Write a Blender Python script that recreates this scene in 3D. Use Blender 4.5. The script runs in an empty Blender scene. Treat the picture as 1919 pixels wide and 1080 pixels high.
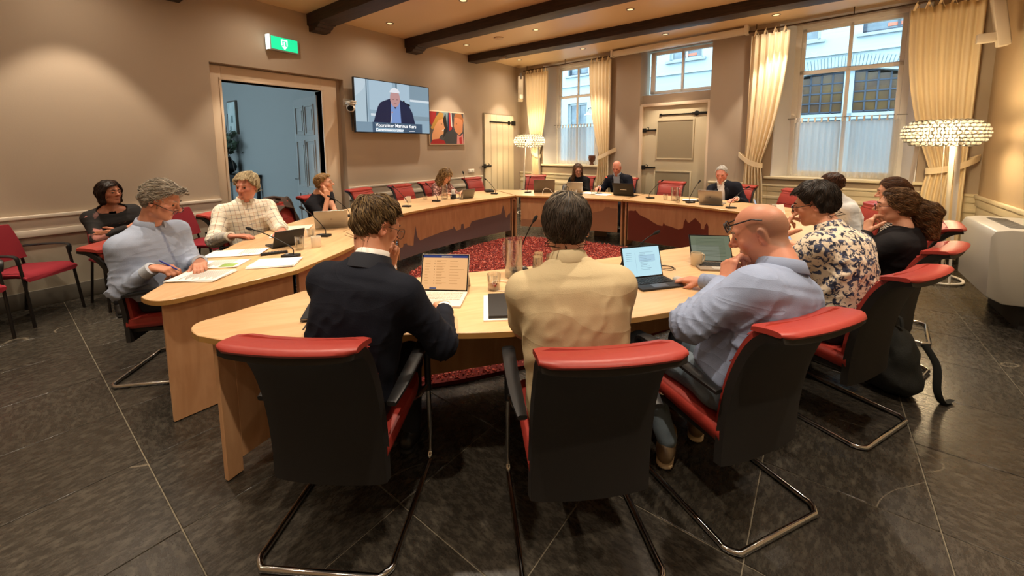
import bpy, bmesh, math, random
import numpy as np
from mathutils import Matrix, Vector

# ------------------------------------------------------------------ camera, world, exposure
scene = bpy.context.scene
COL = scene.collection
random.seed(7)
np.random.seed(7)
EYE = 1.60                                   # camera height above the floor


def camera():
    yaw, pitch, roll = (math.radians(a) for a in (-37.4633, 6.43442, -0.293))
    fwd = Vector((math.sin(yaw) * math.cos(pitch), math.cos(yaw) * math.cos(pitch), -math.sin(pitch)))
    right = Vector((math.cos(yaw), -math.sin(yaw), 0))
    up = right.cross(fwd)
    r2 = right * math.cos(roll) + up * math.sin(roll)
    u2 = up * math.cos(roll) - right * math.sin(roll)
    cam = bpy.data.cameras.new('camera')
    cam.sensor_width = 36.0
    cam.lens = 752.26 / 1919 * 36.0
    cam.shift_y = -(540 - 359.87) / 1919
    cam.clip_start = 0.05
    cam.clip_end = 200
    o = bpy.data.objects.new('camera', cam)
    o.matrix_world = Matrix((
        (r2.x, u2.x, -fwd.x, 0), (r2.y, u2.y, -fwd.y, 0), (r2.z, u2.z, -fwd.z, EYE), (0, 0, 0, 1)))
    COL.objects.link(o)
    scene.camera = o


camera()
world = bpy.data.worlds.new('overcast_sky')
scene.world = world
world.use_nodes = True
_bg = world.node_tree.nodes['Background']
_bg.inputs[0].default_value = (0.58, 0.83, 1.0, 1)
_bg.inputs[1].default_value = SKY_STRENGTH = 10.0
SPOT_W = 210.0                               # each recessed ceiling spot
FILL_W = 45.0                               # wide fill light added at each spot
scene.view_settings.view_transform = 'Standard'
scene.view_settings.look = 'None'
scene.view_settings.gamma = 1.0
scene.view_settings.use_curve_mapping = False
scene.view_settings.exposure = -0.22
scene.cycles.max_bounces = 8
scene.cycles.diffuse_bounces = 5
scene.cycles.transparent_max_bounces = 12
scene.cycles.caustics_reflective = False
scene.cycles.caustics_refractive = False
scene.cycles.sample_clamp_indirect = 6.0
scene.cycles.use_denoising = True

ROOM_X0, ROOM_X1 = -6.27, 1.67               # side walls
ROOM_Y0 = -2.2                               # wall behind the camera
CEIL = 3.60
BACK_O = Vector((ROOM_X0, 8.55, 0))          # the window wall runs slightly askew
BACK_A = math.radians(-5.0)
TABLE_Z = 0.75


# ------------------------------------------------------------------ helpers: objects
def lin(c):
    if isinstance(c, str):
        c = tuple(int(c[i:i + 2], 16) / 255 for i in (0, 2, 4))
    return tuple(x / 12.92 if x <= 0.04045 else ((x + 0.055) / 1.055) ** 2.4 for x in c[:3])


def link(o, parent=None):
    COL.objects.link(o)
    if parent is not None:
        o.parent = parent
    return o


def tag(o, label=None, cat=None, group=None, kind=None):
    if label: o['label'] = label
    if cat: o['category'] = cat
    if group: o['group'] = group
    if kind: o['kind'] = kind
    return o


def thing(name, label, cat, loc=(0, 0, 0), rz=0.0, group=None):
    o = link(bpy.data.objects.new(name, None))
    o.empty_display_size = 0.1
    o.location = loc
    o.rotation_euler = (0, 0, rz)
    return tag(o, label, cat, group)


def dup(root, loc=None, rz=None, label=None, group=None, skip=()):
    """copy a thing with its parts and sub-parts, sharing mesh data"""
    r = root.copy()
    COL.objects.link(r)
    if loc is not None: r.location = loc
    if rz is not None: r.rotation_euler = (0, 0, rz)
    if label: r['label'] = label
    if group: r['group'] = group
    for ch in KIDS.get(root.name, []):
        if any(ch.name.startswith(s) for s in skip): continue
        c = ch.copy(); COL.objects.link(c); c.parent = r
        KIDS.setdefault(r.name, []).append(c)
        for g in KIDS.get(ch.name, []):
            d = g.copy(); COL.objects.link(d); d.parent = c
    return r


KIDS = {}


class MB:
    """collects geometry, then builds ONE mesh object"""

    def __init__(self):
        self.v, self.f, self.m = [], [], []
        self.mi = 0

    def add(self, vs, fs, xf=None):
        n = len(self.v)
        if xf is not None:
            vs = [xf @ Vector(p) for p in vs]
        self.v.extend([tuple(p) for p in vs])
        for f in fs:
            self.f.append([i + n for i in f])
            self.m.append(self.mi)
        return self

    def box(self, c, s, rot=None, taper=1.0):
        x, y, z = (k / 2 for k in s)
        t = taper
        vs = [(-x, -y, -z), (x, -y, -z), (x, y, -z), (-x, y, -z), (-x * t, -y * t, z), (x * t, -y * t, z), (x * t, y * t, z), (-x * t, y * t, z)]
        fs = [(0, 3, 2, 1), (4, 5, 6, 7), (0, 1, 5, 4), (1, 2, 6, 5), (2, 3, 7, 6), (3, 0, 4, 7)]
        xf = Matrix.Translation(c)
        if rot is not None:
            xf = xf @ (rot.to_4x4() if not isinstance(rot, (int, float)) else Matrix.Rotation(rot, 4, 'Z'))
        return self.add(vs, fs, xf)

    def b2(self, x0, x1, y0, y1, z0, z1):
        return self.box(((x0 + x1) / 2, (y0 + y1) / 2, (z0 + z1) / 2), (x1 - x0, y1 - y0, z1 - z0))

    def prism(self, poly, z0, z1, xf=None):
        n = len(poly)
        vs = [(p[0], p[1], z0) for p in poly] + [(p[0], p[1], z1) for p in poly]
        fs = [tuple(range(n))[::-1], tuple(range(n, 2 * n))]
        fs += [(i, (i + 1) % n, (i + 1) % n + n, i + n) for i in range(n)]
        return self.add(vs, fs, xf)

    def loft(self, rings, closed=True, caps=True, xf=None):
        n = len(rings[0])
        vs = [p for r in rings for p in r]
        fs = []
        for k in range(len(rings) - 1):
            a, b = k * n, (k + 1) * n
            for i in range(n if closed else n - 1):
                j = (i + 1) % n
                fs.append((a + i, a + j, b + j, b + i))
        if caps and closed:
            fs.append(tuple(range(n))[::-1])
            fs.append(tuple(range((len(rings) - 1) * n, len(rings) * n)))
        return self.add(vs, fs, xf)

    def tube(self, path, r, n=8, caps=True, xf=None, flat=None):
        path = [Vector(p) for p in path]
        rs = r if isinstance(r, (list, tuple)) else [r] * len(path)
        rings = []
        prev = None
        for i, p in enumerate(path):
            t = (path[min(i + 1, len(path) - 1)] - path[max(i - 1, 0)])
            if t.length < 1e-9: t = Vector((0, 0, 1))
            t.normalize()
            if prev is None:
                a = Vector((0, 0, 1)) if abs(t.z) < 0.9 else Vector((1, 0, 0))
                u = t.cross(a).normalized()
            else:
                u = (prev - t * prev.dot(t))
                u = u.normalized() if u.length > 1e-6 else t.orthogonal().normalized()
            prev = u
            w = t.cross(u)
            ru, rw = (rs[i], rs[i]) if flat is None else (rs[i] * flat[0], rs[i] * flat[1])
            rings.append([tuple(p + u * (math.cos(2 * math.pi * k / n) * ru) + w * (math.sin(2 * math.pi * k / n) * rw)) for k in range(n)])
        return self.loft(rings, True, caps, xf)

    def lathe(self, prof, n=20, c=(0, 0, 0), caps=True, xf=None):
        rings = [[(c[0] + r * math.cos(2 * math.pi * k / n), c[1] + r * math.sin(2 * math.pi * k / n), c[2] + z) for k in range(n)] for r, z in prof]
        return self.loft(rings, True, caps, xf)

    def ball(self, c, r, n=12, m=8, s=(1, 1, 1), xf=None):
        prof = [(max(1e-4, r * math.sin(math.pi * k / m)), -r * math.cos(math.pi * k / m)) for k in range(m + 1)]
        rings = [[(c[0] + q * math.cos(2 * math.pi * k / n) * s[0], c[1] + q * math.sin(2 * math.pi * k / n) * s[1], c[2] + z * s[2]) for k in range(n)] for q, z in prof]
        return self.loft(rings, True, True, xf)

    def quad(self, a, b, c, d):
        return self.add([a, b, c, d], [(0, 1, 2, 3)])

    def mesh(self, name, mats, smooth=True, bevel=0.0, seg=2, angle=40):
        me = bpy.data.meshes.new(name)
        me.from_pydata(self.v, [], self.f)
        mats = mats if isinstance(mats, (list, tuple)) else [mats]
        for m in mats: me.materials.append(m)
        if len(mats) > 1: me.polygons.foreach_set('material_index', self.m)
        bm = bmesh.new(); bm.from_mesh(me)
        bmesh.ops.recalc_face_normals(bm, faces=bm.faces)
        if bevel:
            es = [e for e in bm.edges if len(e.link_faces) == 2 and e.calc_face_angle(0) > 0.5]
            bmesh.ops.bevel(bm, geom=es, offset=bevel, segments=seg, profile=0.6, affect='EDGES', clamp_overlap=True)
        bm.to_mesh(me); bm.free()
        if smooth:
            me.polygons.foreach_set('use_smooth', [True] * len(me.polygons))
            me.set_sharp_from_angle(angle=math.radians(angle))
        me.update()
        return me

    def build(self, name, mats, parent=None, smooth=True, bevel=0.0, seg=2, angle=40, loc=None, rz=None):
        return mobj(name, self.mesh(name, mats, smooth, bevel, seg, angle), parent, loc, rz)


def mobj(name, me, parent=None, loc=None, rz=None):
    o = link(bpy.data.objects.new(name, me), parent)
    if loc is not None: o.location = loc
    if rz is not None: o.rotation_euler = (0, 0, rz) if isinstance(rz, (int, float)) else rz
    if parent is not None: KIDS.setdefault(parent.name, []).append(o)
    return o


def struct(o, label=None, cat=None):
    o['kind'] = 'structure'
    return tag(o, label, cat)


# ------------------------------------------------------------------ helpers: materials
MATS = {}


def mat(name, col, rough=0.5, metal=0.0, spec=0.5, var=None, bump=None, coat=0.0, trans=0.0, ior=1.45, alpha=1.0, emit=None, sheen=0.0, attr=None, stretch=(1, 1, 1), thin=False):
    """principled material; var=(scale, amount, colour2) mixes noise; bump=(scale, strength)"""
    if name in MATS: return MATS[name]
    m = bpy.data.materials.new(name)
    m.use_nodes = True
    nt = m.node_tree
    N, L = nt.nodes, nt.links
    b = N['Principled BSDF']
    I = b.inputs
    I['Base Color'].default_value = (*lin(col), 1)
    I['Roughness'].default_value = rough
    I['Metallic'].default_value = metal
    I['Specular IOR Level'].default_value = spec
    I['Coat Weight'].default_value = coat
    I['Coat Roughness'].default_value = 0.1
    I['Transmission Weight'].default_value = trans
    I['IOR'].default_value = ior
    I['Alpha'].default_value = alpha
    I['Sheen Weight'].default_value = sheen
    if emit:
        I['Emission Color'].default_value = (*lin(emit[0]), 1)
        I['Emission Strength'].default_value = emit[1]
    src = None
    if var or bump:
        tc = N.new('ShaderNodeTexCoord')
        mp = N.new('ShaderNodeMapping')
        mp.inputs['Scale'].default_value = stretch
        L.new(tc.outputs['Object'], mp.inputs[0])
    if attr:
        at = N.new('ShaderNodeAttribute'); at.attribute_name = attr
        src = at.outputs['Color']
    if var:
        nz = N.new('ShaderNodeTexNoise')
        nz.inputs['Scale'].default_value = var[0]
        nz.inputs['Detail'].default_value = 4
        L.new(mp.outputs[0], nz.inputs['Vector'])
        rp = N.new('ShaderNodeMapRange')
        rp.inputs['From Min'].default_value = 0.32; rp.inputs['From Max'].default_value = 0.68
        rp.inputs['To Max'].default_value = var[1]
        L.new(nz.outputs['Fac'], rp.inputs['Value'])
        mx = N.new('ShaderNodeMix'); mx.data_type = 'RGBA'
        L.new(rp.outputs[0], mx.inputs['Factor'])
        if src is not None: L.new(src, mx.inputs['A'])
        else: mx.inputs['A'].default_value = (*lin(col), 1)
        mx.inputs['B'].default_value = (*lin(var[2]), 1)
        src = mx.outputs['Result']
    if src is not None: L.new(src, I['Base Color'])
    if bump:
        n2 = N.new('ShaderNodeTexNoise')
        n2.inputs['Scale'].default_value = bump[0]; n2.inputs['Detail'].default_value = 3
        L.new(mp.outputs[0], n2.inputs['Vector'])
        bp = N.new('ShaderNodeBump'); bp.inputs['Strength'].default_value = bump[1]; bp.inputs['Distance'].default_value = 0.01
        L.new(n2.outputs['Fac'], bp.inputs['Height'])
        L.new(bp.outputs[0], I['Normal'])
    MATS[name] = m
    return m


def wood(name, c1, c2, rough, scale, stretch, coat=0.0):
    """grain running along the axis with the small stretch"""
    m = bpy.data.materials.new(name)
    m.use_nodes = True
    nt = m.node_tree; N, L = nt.nodes, nt.links
    b = N['Principled BSDF']
    b.inputs['Roughness'].default_value = rough
    b.inputs['Coat Weight'].default_value = coat
    b.inputs['Coat Roughness'].default_value = 0.25
    tc = N.new('ShaderNodeTexCoord'); mp = N.new('ShaderNodeMapping')
    mp.inputs['Scale'].default_value = stretch
    L.new(tc.outputs['Object'], mp.inputs[0])
    n1 = N.new('ShaderNodeTexNoise'); n1.inputs['Scale'].default_value = scale; n1.inputs['Detail'].default_value = 6; n1.inputs['Distortion'].default_value = 0.6
    L.new(mp.outputs[0], n1.inputs['Vector'])
    cr = N.new('ShaderNodeValToRGB')
    cr.color_ramp.elements[0].position = 0.35; cr.color_ramp.elements[0].color = (*lin(c1), 1)
    cr.color_ramp.elements[1].position = 0.65; cr.color_ramp.elements[1].color = (*lin(c2), 1)
    L.new(n1.outputs['Fac'], cr.inputs[0]); L.new(cr.outputs[0], b.inputs['Base Color'])
    bp = N.new('ShaderNodeBump'); bp.inputs['Strength'].default_value = 0.06; bp.inputs['Distance'].default_value = 0.005
    L.new(n1.outputs['Fac'], bp.inputs['Height']); L.new(bp.outputs[0], b.inputs['Normal'])
    MATS[name] = m
    return m


BLACK = mat('black_plastic', '18181a', 0.45)
CHROME = mat('chrome', 'c8c8c8', 0.12, 1.0)
STEEL = mat('brushed_steel', '9a9a98', 0.32, 1.0)
WHITE = mat('white_paint', 'e9e4da', 0.5)
GLASS = mat('clear_glass', 'ffffff', 0.02, trans=1.0, ior=1.35)
IRON = mat('wrought_iron', '15130f', 0.55, 0.3)
PAPER = mat('paper_white', 'efece6', 0.8)
CERAMIC = mat('cream_ceramic', 'e4dccb', 0.25)


def frame_of(x, y, z, rz=0.0):
    return Matrix.Translation((x, y, z)) @ Matrix.Rotation(rz, 4, 'Z')
# ------------------------------------------------------------------ people: distance-field modelling tools
def V3(*a):
    return np.array(a if len(a) == 3 else a[0], dtype=np.float32)


def unit(v):
    v = np.asarray(v, dtype=np.float32)
    return v / (np.linalg.norm(v) + 1e-9)


def cone(P, a, b, r1, r2):
    ba = b - a
    h = np.clip((P - a) @ ba / (ba @ ba + 1e-9), 0, 1)
    d = P - a - h[:, None] * ba
    return np.sqrt((d * d).sum(1)) - (r1 + (r2 - r1) * h)


def ellip(P, c, r, M=None):
    q = P - c
    if M is not None: q = q @ M
    r = np.asarray(r, dtype=np.float32)
    k0 = np.sqrt(((q / r) ** 2).sum(1)) + 1e-6
    k1 = np.sqrt(((q / (r * r)) ** 2).sum(1)) + 1e-6
    return k0 * (k0 - 1) / k1


def smin(a, b, k):
    h = np.maximum(k - np.abs(a - b), 0) / k
    return np.minimum(a, b) - h * h * k * 0.25


def smax(a, b, k):
    return -smin(-a, -b, k)


def nets(fn, lo, hi, h, clip=None):
    """surface nets: polygonise fn(P)=0 in a box"""
    lo = np.asarray(lo, dtype=np.float32); hi = np.asarray(hi, dtype=np.float32)
    n = np.maximum(np.ceil((hi - lo) / h).astype(int) + 1, 3)
    ax = [lo[i] + h * np.arange(n[i], dtype=np.float32) for i in range(3)]
    bs = 4
    nb = (n + bs - 1) // bs
    bx = [lo[i] + h * (np.arange(nb[i], dtype=np.float32) * bs + (bs - 1) / 2) for i in range(3)]
    Bc = np.stack(np.meshgrid(*bx, indexing='ij'), -1).reshape(-1, 3)
    Bd = fn(Bc)
    F = np.repeat(np.repeat(np.repeat(Bd.reshape(nb), bs, 0), bs, 1), bs, 2)[:n[0], :n[1], :n[2]].copy()
    near = np.abs(Bd) < 5.2 * h + 0.012
    bi = np.stack(np.unravel_index(np.nonzero(near)[0], nb), 1)
    oo = np.stack(np.meshgrid(*[np.arange(bs)] * 3, indexing='ij'), -1).reshape(-1, 3)
    pi = (bi[:, None, :] * bs + oo[None]).reshape(-1, 3)
    pi = pi[(pi < n).all(1)]
    G = lo + pi.astype(np.float32) * h
    vals = np.empty(len(G), dtype=np.float32)
    for i in range(0, len(G), 120000):
        vals[i:i + 120000] = fn(G[i:i + 120000].astype(np.float32))
    F[pi[:, 0], pi[:, 1], pi[:, 2]] = vals
    S = F < 0
    c = [S[i:n[0] - 1 + i, j:n[1] - 1 + j, k:n[2] - 1 + k] for i in (0, 1) for j in (0, 1) for k in (0, 1)]
    anyv = np.zeros_like(c[0]); allv = np.ones_like(c[0])
    for q in c: anyv |= q; allv &= q
    act = anyv & ~allv
    idx = np.argwhere(act)
    if len(idx) == 0: return np.zeros((0, 3)), []
    num = -np.ones(act.shape, dtype=np.int64)
    num[act] = np.arange(len(idx))
    pos = np.zeros((len(idx), 3), dtype=np.float64); cnt = np.zeros(len(idx))
    cor = [(i, j, k) for i in (0, 1) for j in (0, 1) for k in (0, 1)]
    val = {q: F[idx[:, 0] + q[0], idx[:, 1] + q[1], idx[:, 2] + q[2]] for q in cor}
    for a in cor:
        for d in range(3):
            if a[d]: continue
            b = list(a); b[d] = 1; b = tuple(b)
            va, vb = val[a], val[b]
            m = (va < 0) != (vb < 0)
            t = va[m] / (va[m] - vb[m])
            p = np.tile(np.array(a, dtype=np.float64), (m.sum(), 1)); p[:, d] += t
            pos[m] += p; cnt[m] += 1
    verts = lo + (idx + pos / cnt[:, None]) * h
    faces = []
    for d in range(3):
        e1, e2 = [q for q in range(3) if q != d]
        A = [slice(None)] * 3; B = [slice(None)] * 3
        A[d] = slice(0, n[d] - 1); B[d] = slice(1, n[d])
        chg = S[tuple(A)] != S[tuple(B)]
        e = np.argwhere(chg)
        ok = (e[:, e1] > 0) & (e[:, e2] > 0) & (e[:, e1] < n[e1] - 1) & (e[:, e2] < n[e2] - 1)
        e = e[ok]
        if len(e) == 0: continue
        def cell(o1, o2):
            q = e.copy(); q[:, e1] -= o1; q[:, e2] -= o2
            return num[q[:, 0], q[:, 1], q[:, 2]]
        quad = np.stack([cell(1, 1), cell(0, 1), cell(0, 0), cell(1, 0)], 1)
        inside = S[e[:, 0], e[:, 1], e[:, 2]]
        flip = inside if d != 1 else ~inside
        quad[~flip] = quad[~flip][:, ::-1]
        faces.append(quad)
    return verts, np.concatenate(faces) if faces else []


def smooth_mesh(name, V, Fc, m, attrs=None):
    me = bpy.data.meshes.new(name)
    me.from_pydata(np.asarray(V).tolist(), [], np.asarray(Fc).tolist() if not isinstance(Fc, list) else Fc)
    me.polygons.foreach_set('use_smooth', [True] * len(me.polygons))
    for q in (m if isinstance(m, (list, tuple)) else [m]): me.materials.append(q)
    for k, arr in (attrs or {}).items():
        a = me.attributes.new(k, 'FLOAT_COLOR', 'POINT')
        A = np.ones((len(V), 4), dtype=np.float32); A[:, :3] = arr
        a.data.foreach_set('color', A.ravel())
    me.update()
    return me


_rs = np.random.RandomState(3)
_WK = _rs.normal(size=(24, 3)).astype(np.float32)
_WP = _rs.uniform(0, 6.28, 24).astype(np.float32)


def wob(P, f, i=0, n=4):
    """cheap smooth noise, about -1..1"""
    out = np.zeros(len(P), dtype=np.float32)
    for k in range(i, i + n):
        out += np.sin(P @ (_WK[k % 24] * f) + _WP[k % 24])
    return out / n ** 0.5 / 1.2


# ---- head, in head coordinates: x to the person's right hand, y to the face, z up; origin between the ears
def head_sdf(P, s):
    A = np.abs(P[:, 0])
    Q = P.copy(); Q[:, 0] = A
    w, jaw, fat = s.get('hw', 1.0), s.get('jaw', 1.0), s.get('fat', 0.0)
    d = ellip(P, V3(0, -0.014, 0.028), (0.075 * w, 0.098, 0.090))
    d = smin(d, ellip(P, V3(0, 0.026, -0.028), (0.061 * w + fat, 0.066, 0.086)), 0.03)
    d = smin(d, cone(Q, V3(0.044 * w, -0.005, -0.055), V3(0.013, 0.070, -0.098 * jaw), 0.024 + fat, 0.018 + fat * 0.6), 0.03)
    d = smin(d, ellip(Q, V3(0.042 * w, 0.058, -0.018), (0.022 + fat, 0.022, 0.020)), 0.02)
    d = smin(d, cone(Q, V3(0, 0.084, 0.027), V3(0.038, 0.072, 0.026), 0.013, 0.010), 0.018)
    d = smax(d, -(np.sqrt(((Q - V3(0.031, 0.103, 0.006)) ** 2).sum(1)) - 0.019), 0.016)
    nl = s.get('nose', 1.0)
    d = smin(d, cone(P, V3(0, 0.084, 0.016), V3(0, 0.088 + 0.028 * nl, -0.022), 0.008, 0.0125), 0.012)
    d = smin(d, ellip(Q, V3(0.012, 0.100, -0.027), (0.009, 0.012, 0.008)), 0.006)
    # lids and lips
    d = smin(d, cone(Q, V3(0.020, 0.086, 0.012), V3(0.042, 0.078, 0.011), 0.0065, 0.006), 0.006)
    d = smin(d, cone(Q, V3(0.021, 0.085, -0.003), V3(0.041, 0.078, -0.002), 0.006, 0.0055), 0.006)
    d = smin(d, cone(Q, V3(0, 0.090, -0.057), V3(0.022, 0.079, -0.062), 0.0065, 0.004), 0.007)
    d = smin(d, cone(Q, V3(0, 0.089, -0.068), V3(0.021, 0.079, -0.064), 0.0075, 0.004), 0.007)
    # ears
    c, sn = math.cos(0.25), math.sin(0.25)
    M = np.array([[0.94, 0.34, 0], [-0.34, 0.94, 0], [0, 0, 1]], dtype=np.float32)
    ear = ellip(Q, V3(0.079 * w, -0.014, -0.004), (0.0085, 0.020, 0.034), M)
    ear = smax(ear, -ellip(Q, V3(0.088 * w, -0.008, 0.0), (0.010, 0.012, 0.022), M), 0.006)
    d = smin(d, ear, 0.007)
    return d


def hair_edge(P, s):
    """lowest z that carries hair, by direction around the head"""
    phi = np.degrees(np.arctan2(np.abs(P[:, 0]), P[:, 1]))
    z = np.interp(phi, [0, 25, 45, 62, 78, 92, 108, 135, 180], s.get('edge', [0.088, 0.086, 0.075, 0.035, 0.012, 0.010, -0.045, -0.075, -0.080]))
    return z.astype(np.float32)


def make_hair_sdf(s):
    top, side = s.get('top', 0.026), s.get('side', 0.012)
    lumps = s.get('lump', 0.004)
    extra = s.get('locks', [])

    def fn(P):
        zz = np.clip((P[:, 2] - 0.02) / 0.09, 0, 1)
        inf = side + (top - side) * zz * zz * (3 - 2 * zz)
        d = ellip(P, V3(0, -0.014, 0.028), (0.075, 0.098, 0.090)) - inf
        # sweep volume (quiff, parting)
        for (c, r) in s.get('vol', []):
            d = smin(d, ellip(P, V3(c), r), 0.03)
        e = hair_edge(P, s)
        d = smax(d, (e - P[:, 2]) * 0.8, 0.012)
        for (a, b, r1, r2) in extra:
            d = smin(d, cone(P, V3(a), V3(b), r1, r2), 0.03)
        if s.get('nobase'):
            pass
        return d + lumps * wob(P * s.get('lumpdir', V3(1, 1, 1)), s.get('lf', 70), 3, 5)
    return fn


def grad(fn, P, e=0.003):
    g = np.stack([fn(P + V3(e, 0, 0)) - fn(P - V3(e, 0, 0)), fn(P + V3(0, e, 0)) - fn(P - V3(0, e, 0)), fn(P + V3(0, 0, e)) - fn(P - V3(0, 0, e))], 1)
    return g / (np.linalg.norm(g, axis=1)[:, None] + 1e-9)


def hair_strands(fn, V, s, rng):
    """thin tapering strands laid along the hair surface; returns verts, faces, strand id"""
    n, L, seg = s.get('n', 500), s.get('len', 0.06), s.get('seg', 5)
    r0 = s.get('r', 0.0022)
    V = V.astype(np.float32)
    keep = V[:, 2] > s.get('zmin', -9)
    V = V[keep]
    P = V[rng.randint(0, len(V), n)].copy()
    crown = V3(s.get('crown', (0.01, -0.05, 0.12)))
    sweep = V3(s.get('sweep', (0, 0, 0)))
    curl = s.get('curl', 0.0)
    ln = L * rng.uniform(0.6, 1.25, n).astype(np.float32)
    lift = rng.uniform(0.0, s.get('lift', 0.004), n).astype(np.float32)
    ph = rng.uniform(0, 6.28, n).astype(np.float32)
    jit = rng.normal(size=(n, 3)).astype(np.float32) * s.get('jit', 0.35)
    pts = []
    for k in range(seg + 1):
        g = grad(fn, P)
        dist = fn(P)
        P = P - g * (dist - lift * (k / seg + 0.3))[:, None]
        out = P.copy()
        if curl:
            sd = np.cross(g, V3(0, 0, 1)); sd /= np.linalg.norm(sd, axis=1)[:, None] + 1e-6
            a = ph + k * s.get('cf', 1.6)
            out = out + sd * (np.sin(a) * curl)[:, None] + g * (np.cos(a) * curl * 0.7 + curl * 0.4)[:, None]
        pts.append(out)
        grav = s.get('grav', 0.3)
        flow = (P - crown); flow /= np.linalg.norm(flow, axis=1)[:, None] + 1e-6
        flow = flow + sweep + jit + V3(0, 0, -grav)
        flow = flow - g * (flow * g).sum(1)[:, None]
        flow /= np.linalg.norm(flow, axis=1)[:, None] + 1e-6
        P = P + flow * (ln / seg)[:, None]
    verts, faces = [], []
    K = 3
    pts = np.stack(pts, 0)                               # seg+1, n, 3
    for k in range(seg + 1):
        t = pts[min(k + 1, seg)] - pts[max(k - 1, 0)]
        t /= np.linalg.norm(t, axis=1)[:, None] + 1e-9
        u = np.cross(t, V3(0.3, 0.2, 0.93)); u /= np.linalg.norm(u, axis=1)[:, None] + 1e-9
        w = np.cross(t, u)
        r = r0 * (1.0 if k < seg * 0.6 else max(0.12, 1 - (k / seg - 0.6) / 0.42)) * (0.5 if k == 0 else 1)
        for q in range(K):
            a = 2 * math.pi * q / K
            verts.append(pts[k] + u * (math.cos(a) * r) + w * (math.sin(a) * r))
    VV = np.stack(verts, 0).reshape(seg + 1, K, n, 3)
    ids = np.arange((seg + 1) * K * n).reshape(seg + 1, K, n)
    fs = []
    for k in range(seg):
        for q in range(K):
            q2 = (q + 1) % K
            fs.append(np.stack([ids[k, q], ids[k, q2], ids[k + 1, q2], ids[k + 1, q]], 1))
    sid = np.tile(np.arange(n), (seg + 1) * K)
    return VV.reshape(-1, 3), np.concatenate(fs), sid


# ---- hands
def hand_prims(w, fd, pn, right, curl, spread=0.0, thumb=(0.5, 0.3), size=1.0):
    """capsules (a, b, r1, r2) of a hand: wrist w, finger direction fd, palm normal pn, curl per finger (mcp, pip, dip) in degrees"""
    fd = unit(fd); pn = unit(pn - fd * (pn @ fd))
    lat = -np.cross(pn, fd) if right else np.cross(pn, fd)
    prims = []
    L = [((0.045, 0.027, 0.021), 0.030, 0.094), ((0.050, 0.031, 0.022), 0.010, 0.097), ((0.046, 0.029, 0.021), -0.010, 0.091), ((0.036, 0.022, 0.019), -0.028, 0.081)]
    if not isinstance(curl[0], (tuple, list)): curl = [curl] * 4
    for i, (ls, off, kn) in enumerate(L):
        root = w + lat * off * 0.55 * size + fd * 0.012
        k = w + lat * off * size + fd * kn * size
        prims.append((root, k, 0.0155 * size, 0.0125 * size))
        a = 0.0
        p = k
        r = (0.0100, 0.0103, 0.0098, 0.0086)[i] * size
        sp = spread * (1.5 - i) * 0.09
        for j in range(3):
            a += math.radians(curl[i][j])
            d = unit(fd * math.cos(a) + pn * math.sin(a) + lat * sp)
            q = p + d * ls[j] * size
            prims.append((p, q, r * (1 - 0.08 * j), r * (0.92 - 0.08 * j)))
            p = q
    tb = w + fd * 0.022 * size + lat * 0.026 * size + pn * 0.006
    open_, bend = thumb
    d = unit(fd * (1 - open_ * 0.5) + lat * open_ + pn * 0.35)
    t1 = tb + d * 0.045 * size
    d2 = unit(d * 1.0 + fd * bend * 0.9 - lat * bend * 0.3 + pn * bend * 0.6)
    t2 = t1 + d2 * 0.034 * size
    d3 = unit(d2 + fd * bend * 0.7 - lat * bend * 0.4)
    t3 = t2 + d3 * 0.026 * size
    prims += [(tb, t1, 0.0165 * size, 0.0125 * size), (t1, t2, 0.0120 * size, 0.0110 * size), (t2, t3, 0.0108 * size, 0.0088 * size)]
    return prims


def capsules(P, prims, k):
    d = None
    for (a, b, r1, r2) in prims:
        q = cone(P, a, b, r1, r2)
        d = q if d is None else smin(d, q, k)
    return d


def bend_arm(S, W, U, F, hint):
    """two-bone arm: elbow position; the wrist is pulled in when out of reach"""
    v = W - S
    D = np.linalg.norm(v)
    if D > (U + F) * 0.985:
        W = S + v / D * (U + F) * 0.985
        v = W - S; D = np.linalg.norm(v)
    x = (U * U - F * F + D * D) / (2 * D)
    h = math.sqrt(max(U * U - x * x, 0))
    e = unit(v)
    hn = np.asarray(hint, dtype=np.float32)
    hn = unit(hn - e * (hn @ e))
    return (S + e * x + hn * h).astype(np.float32), W.astype(np.float32)


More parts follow.
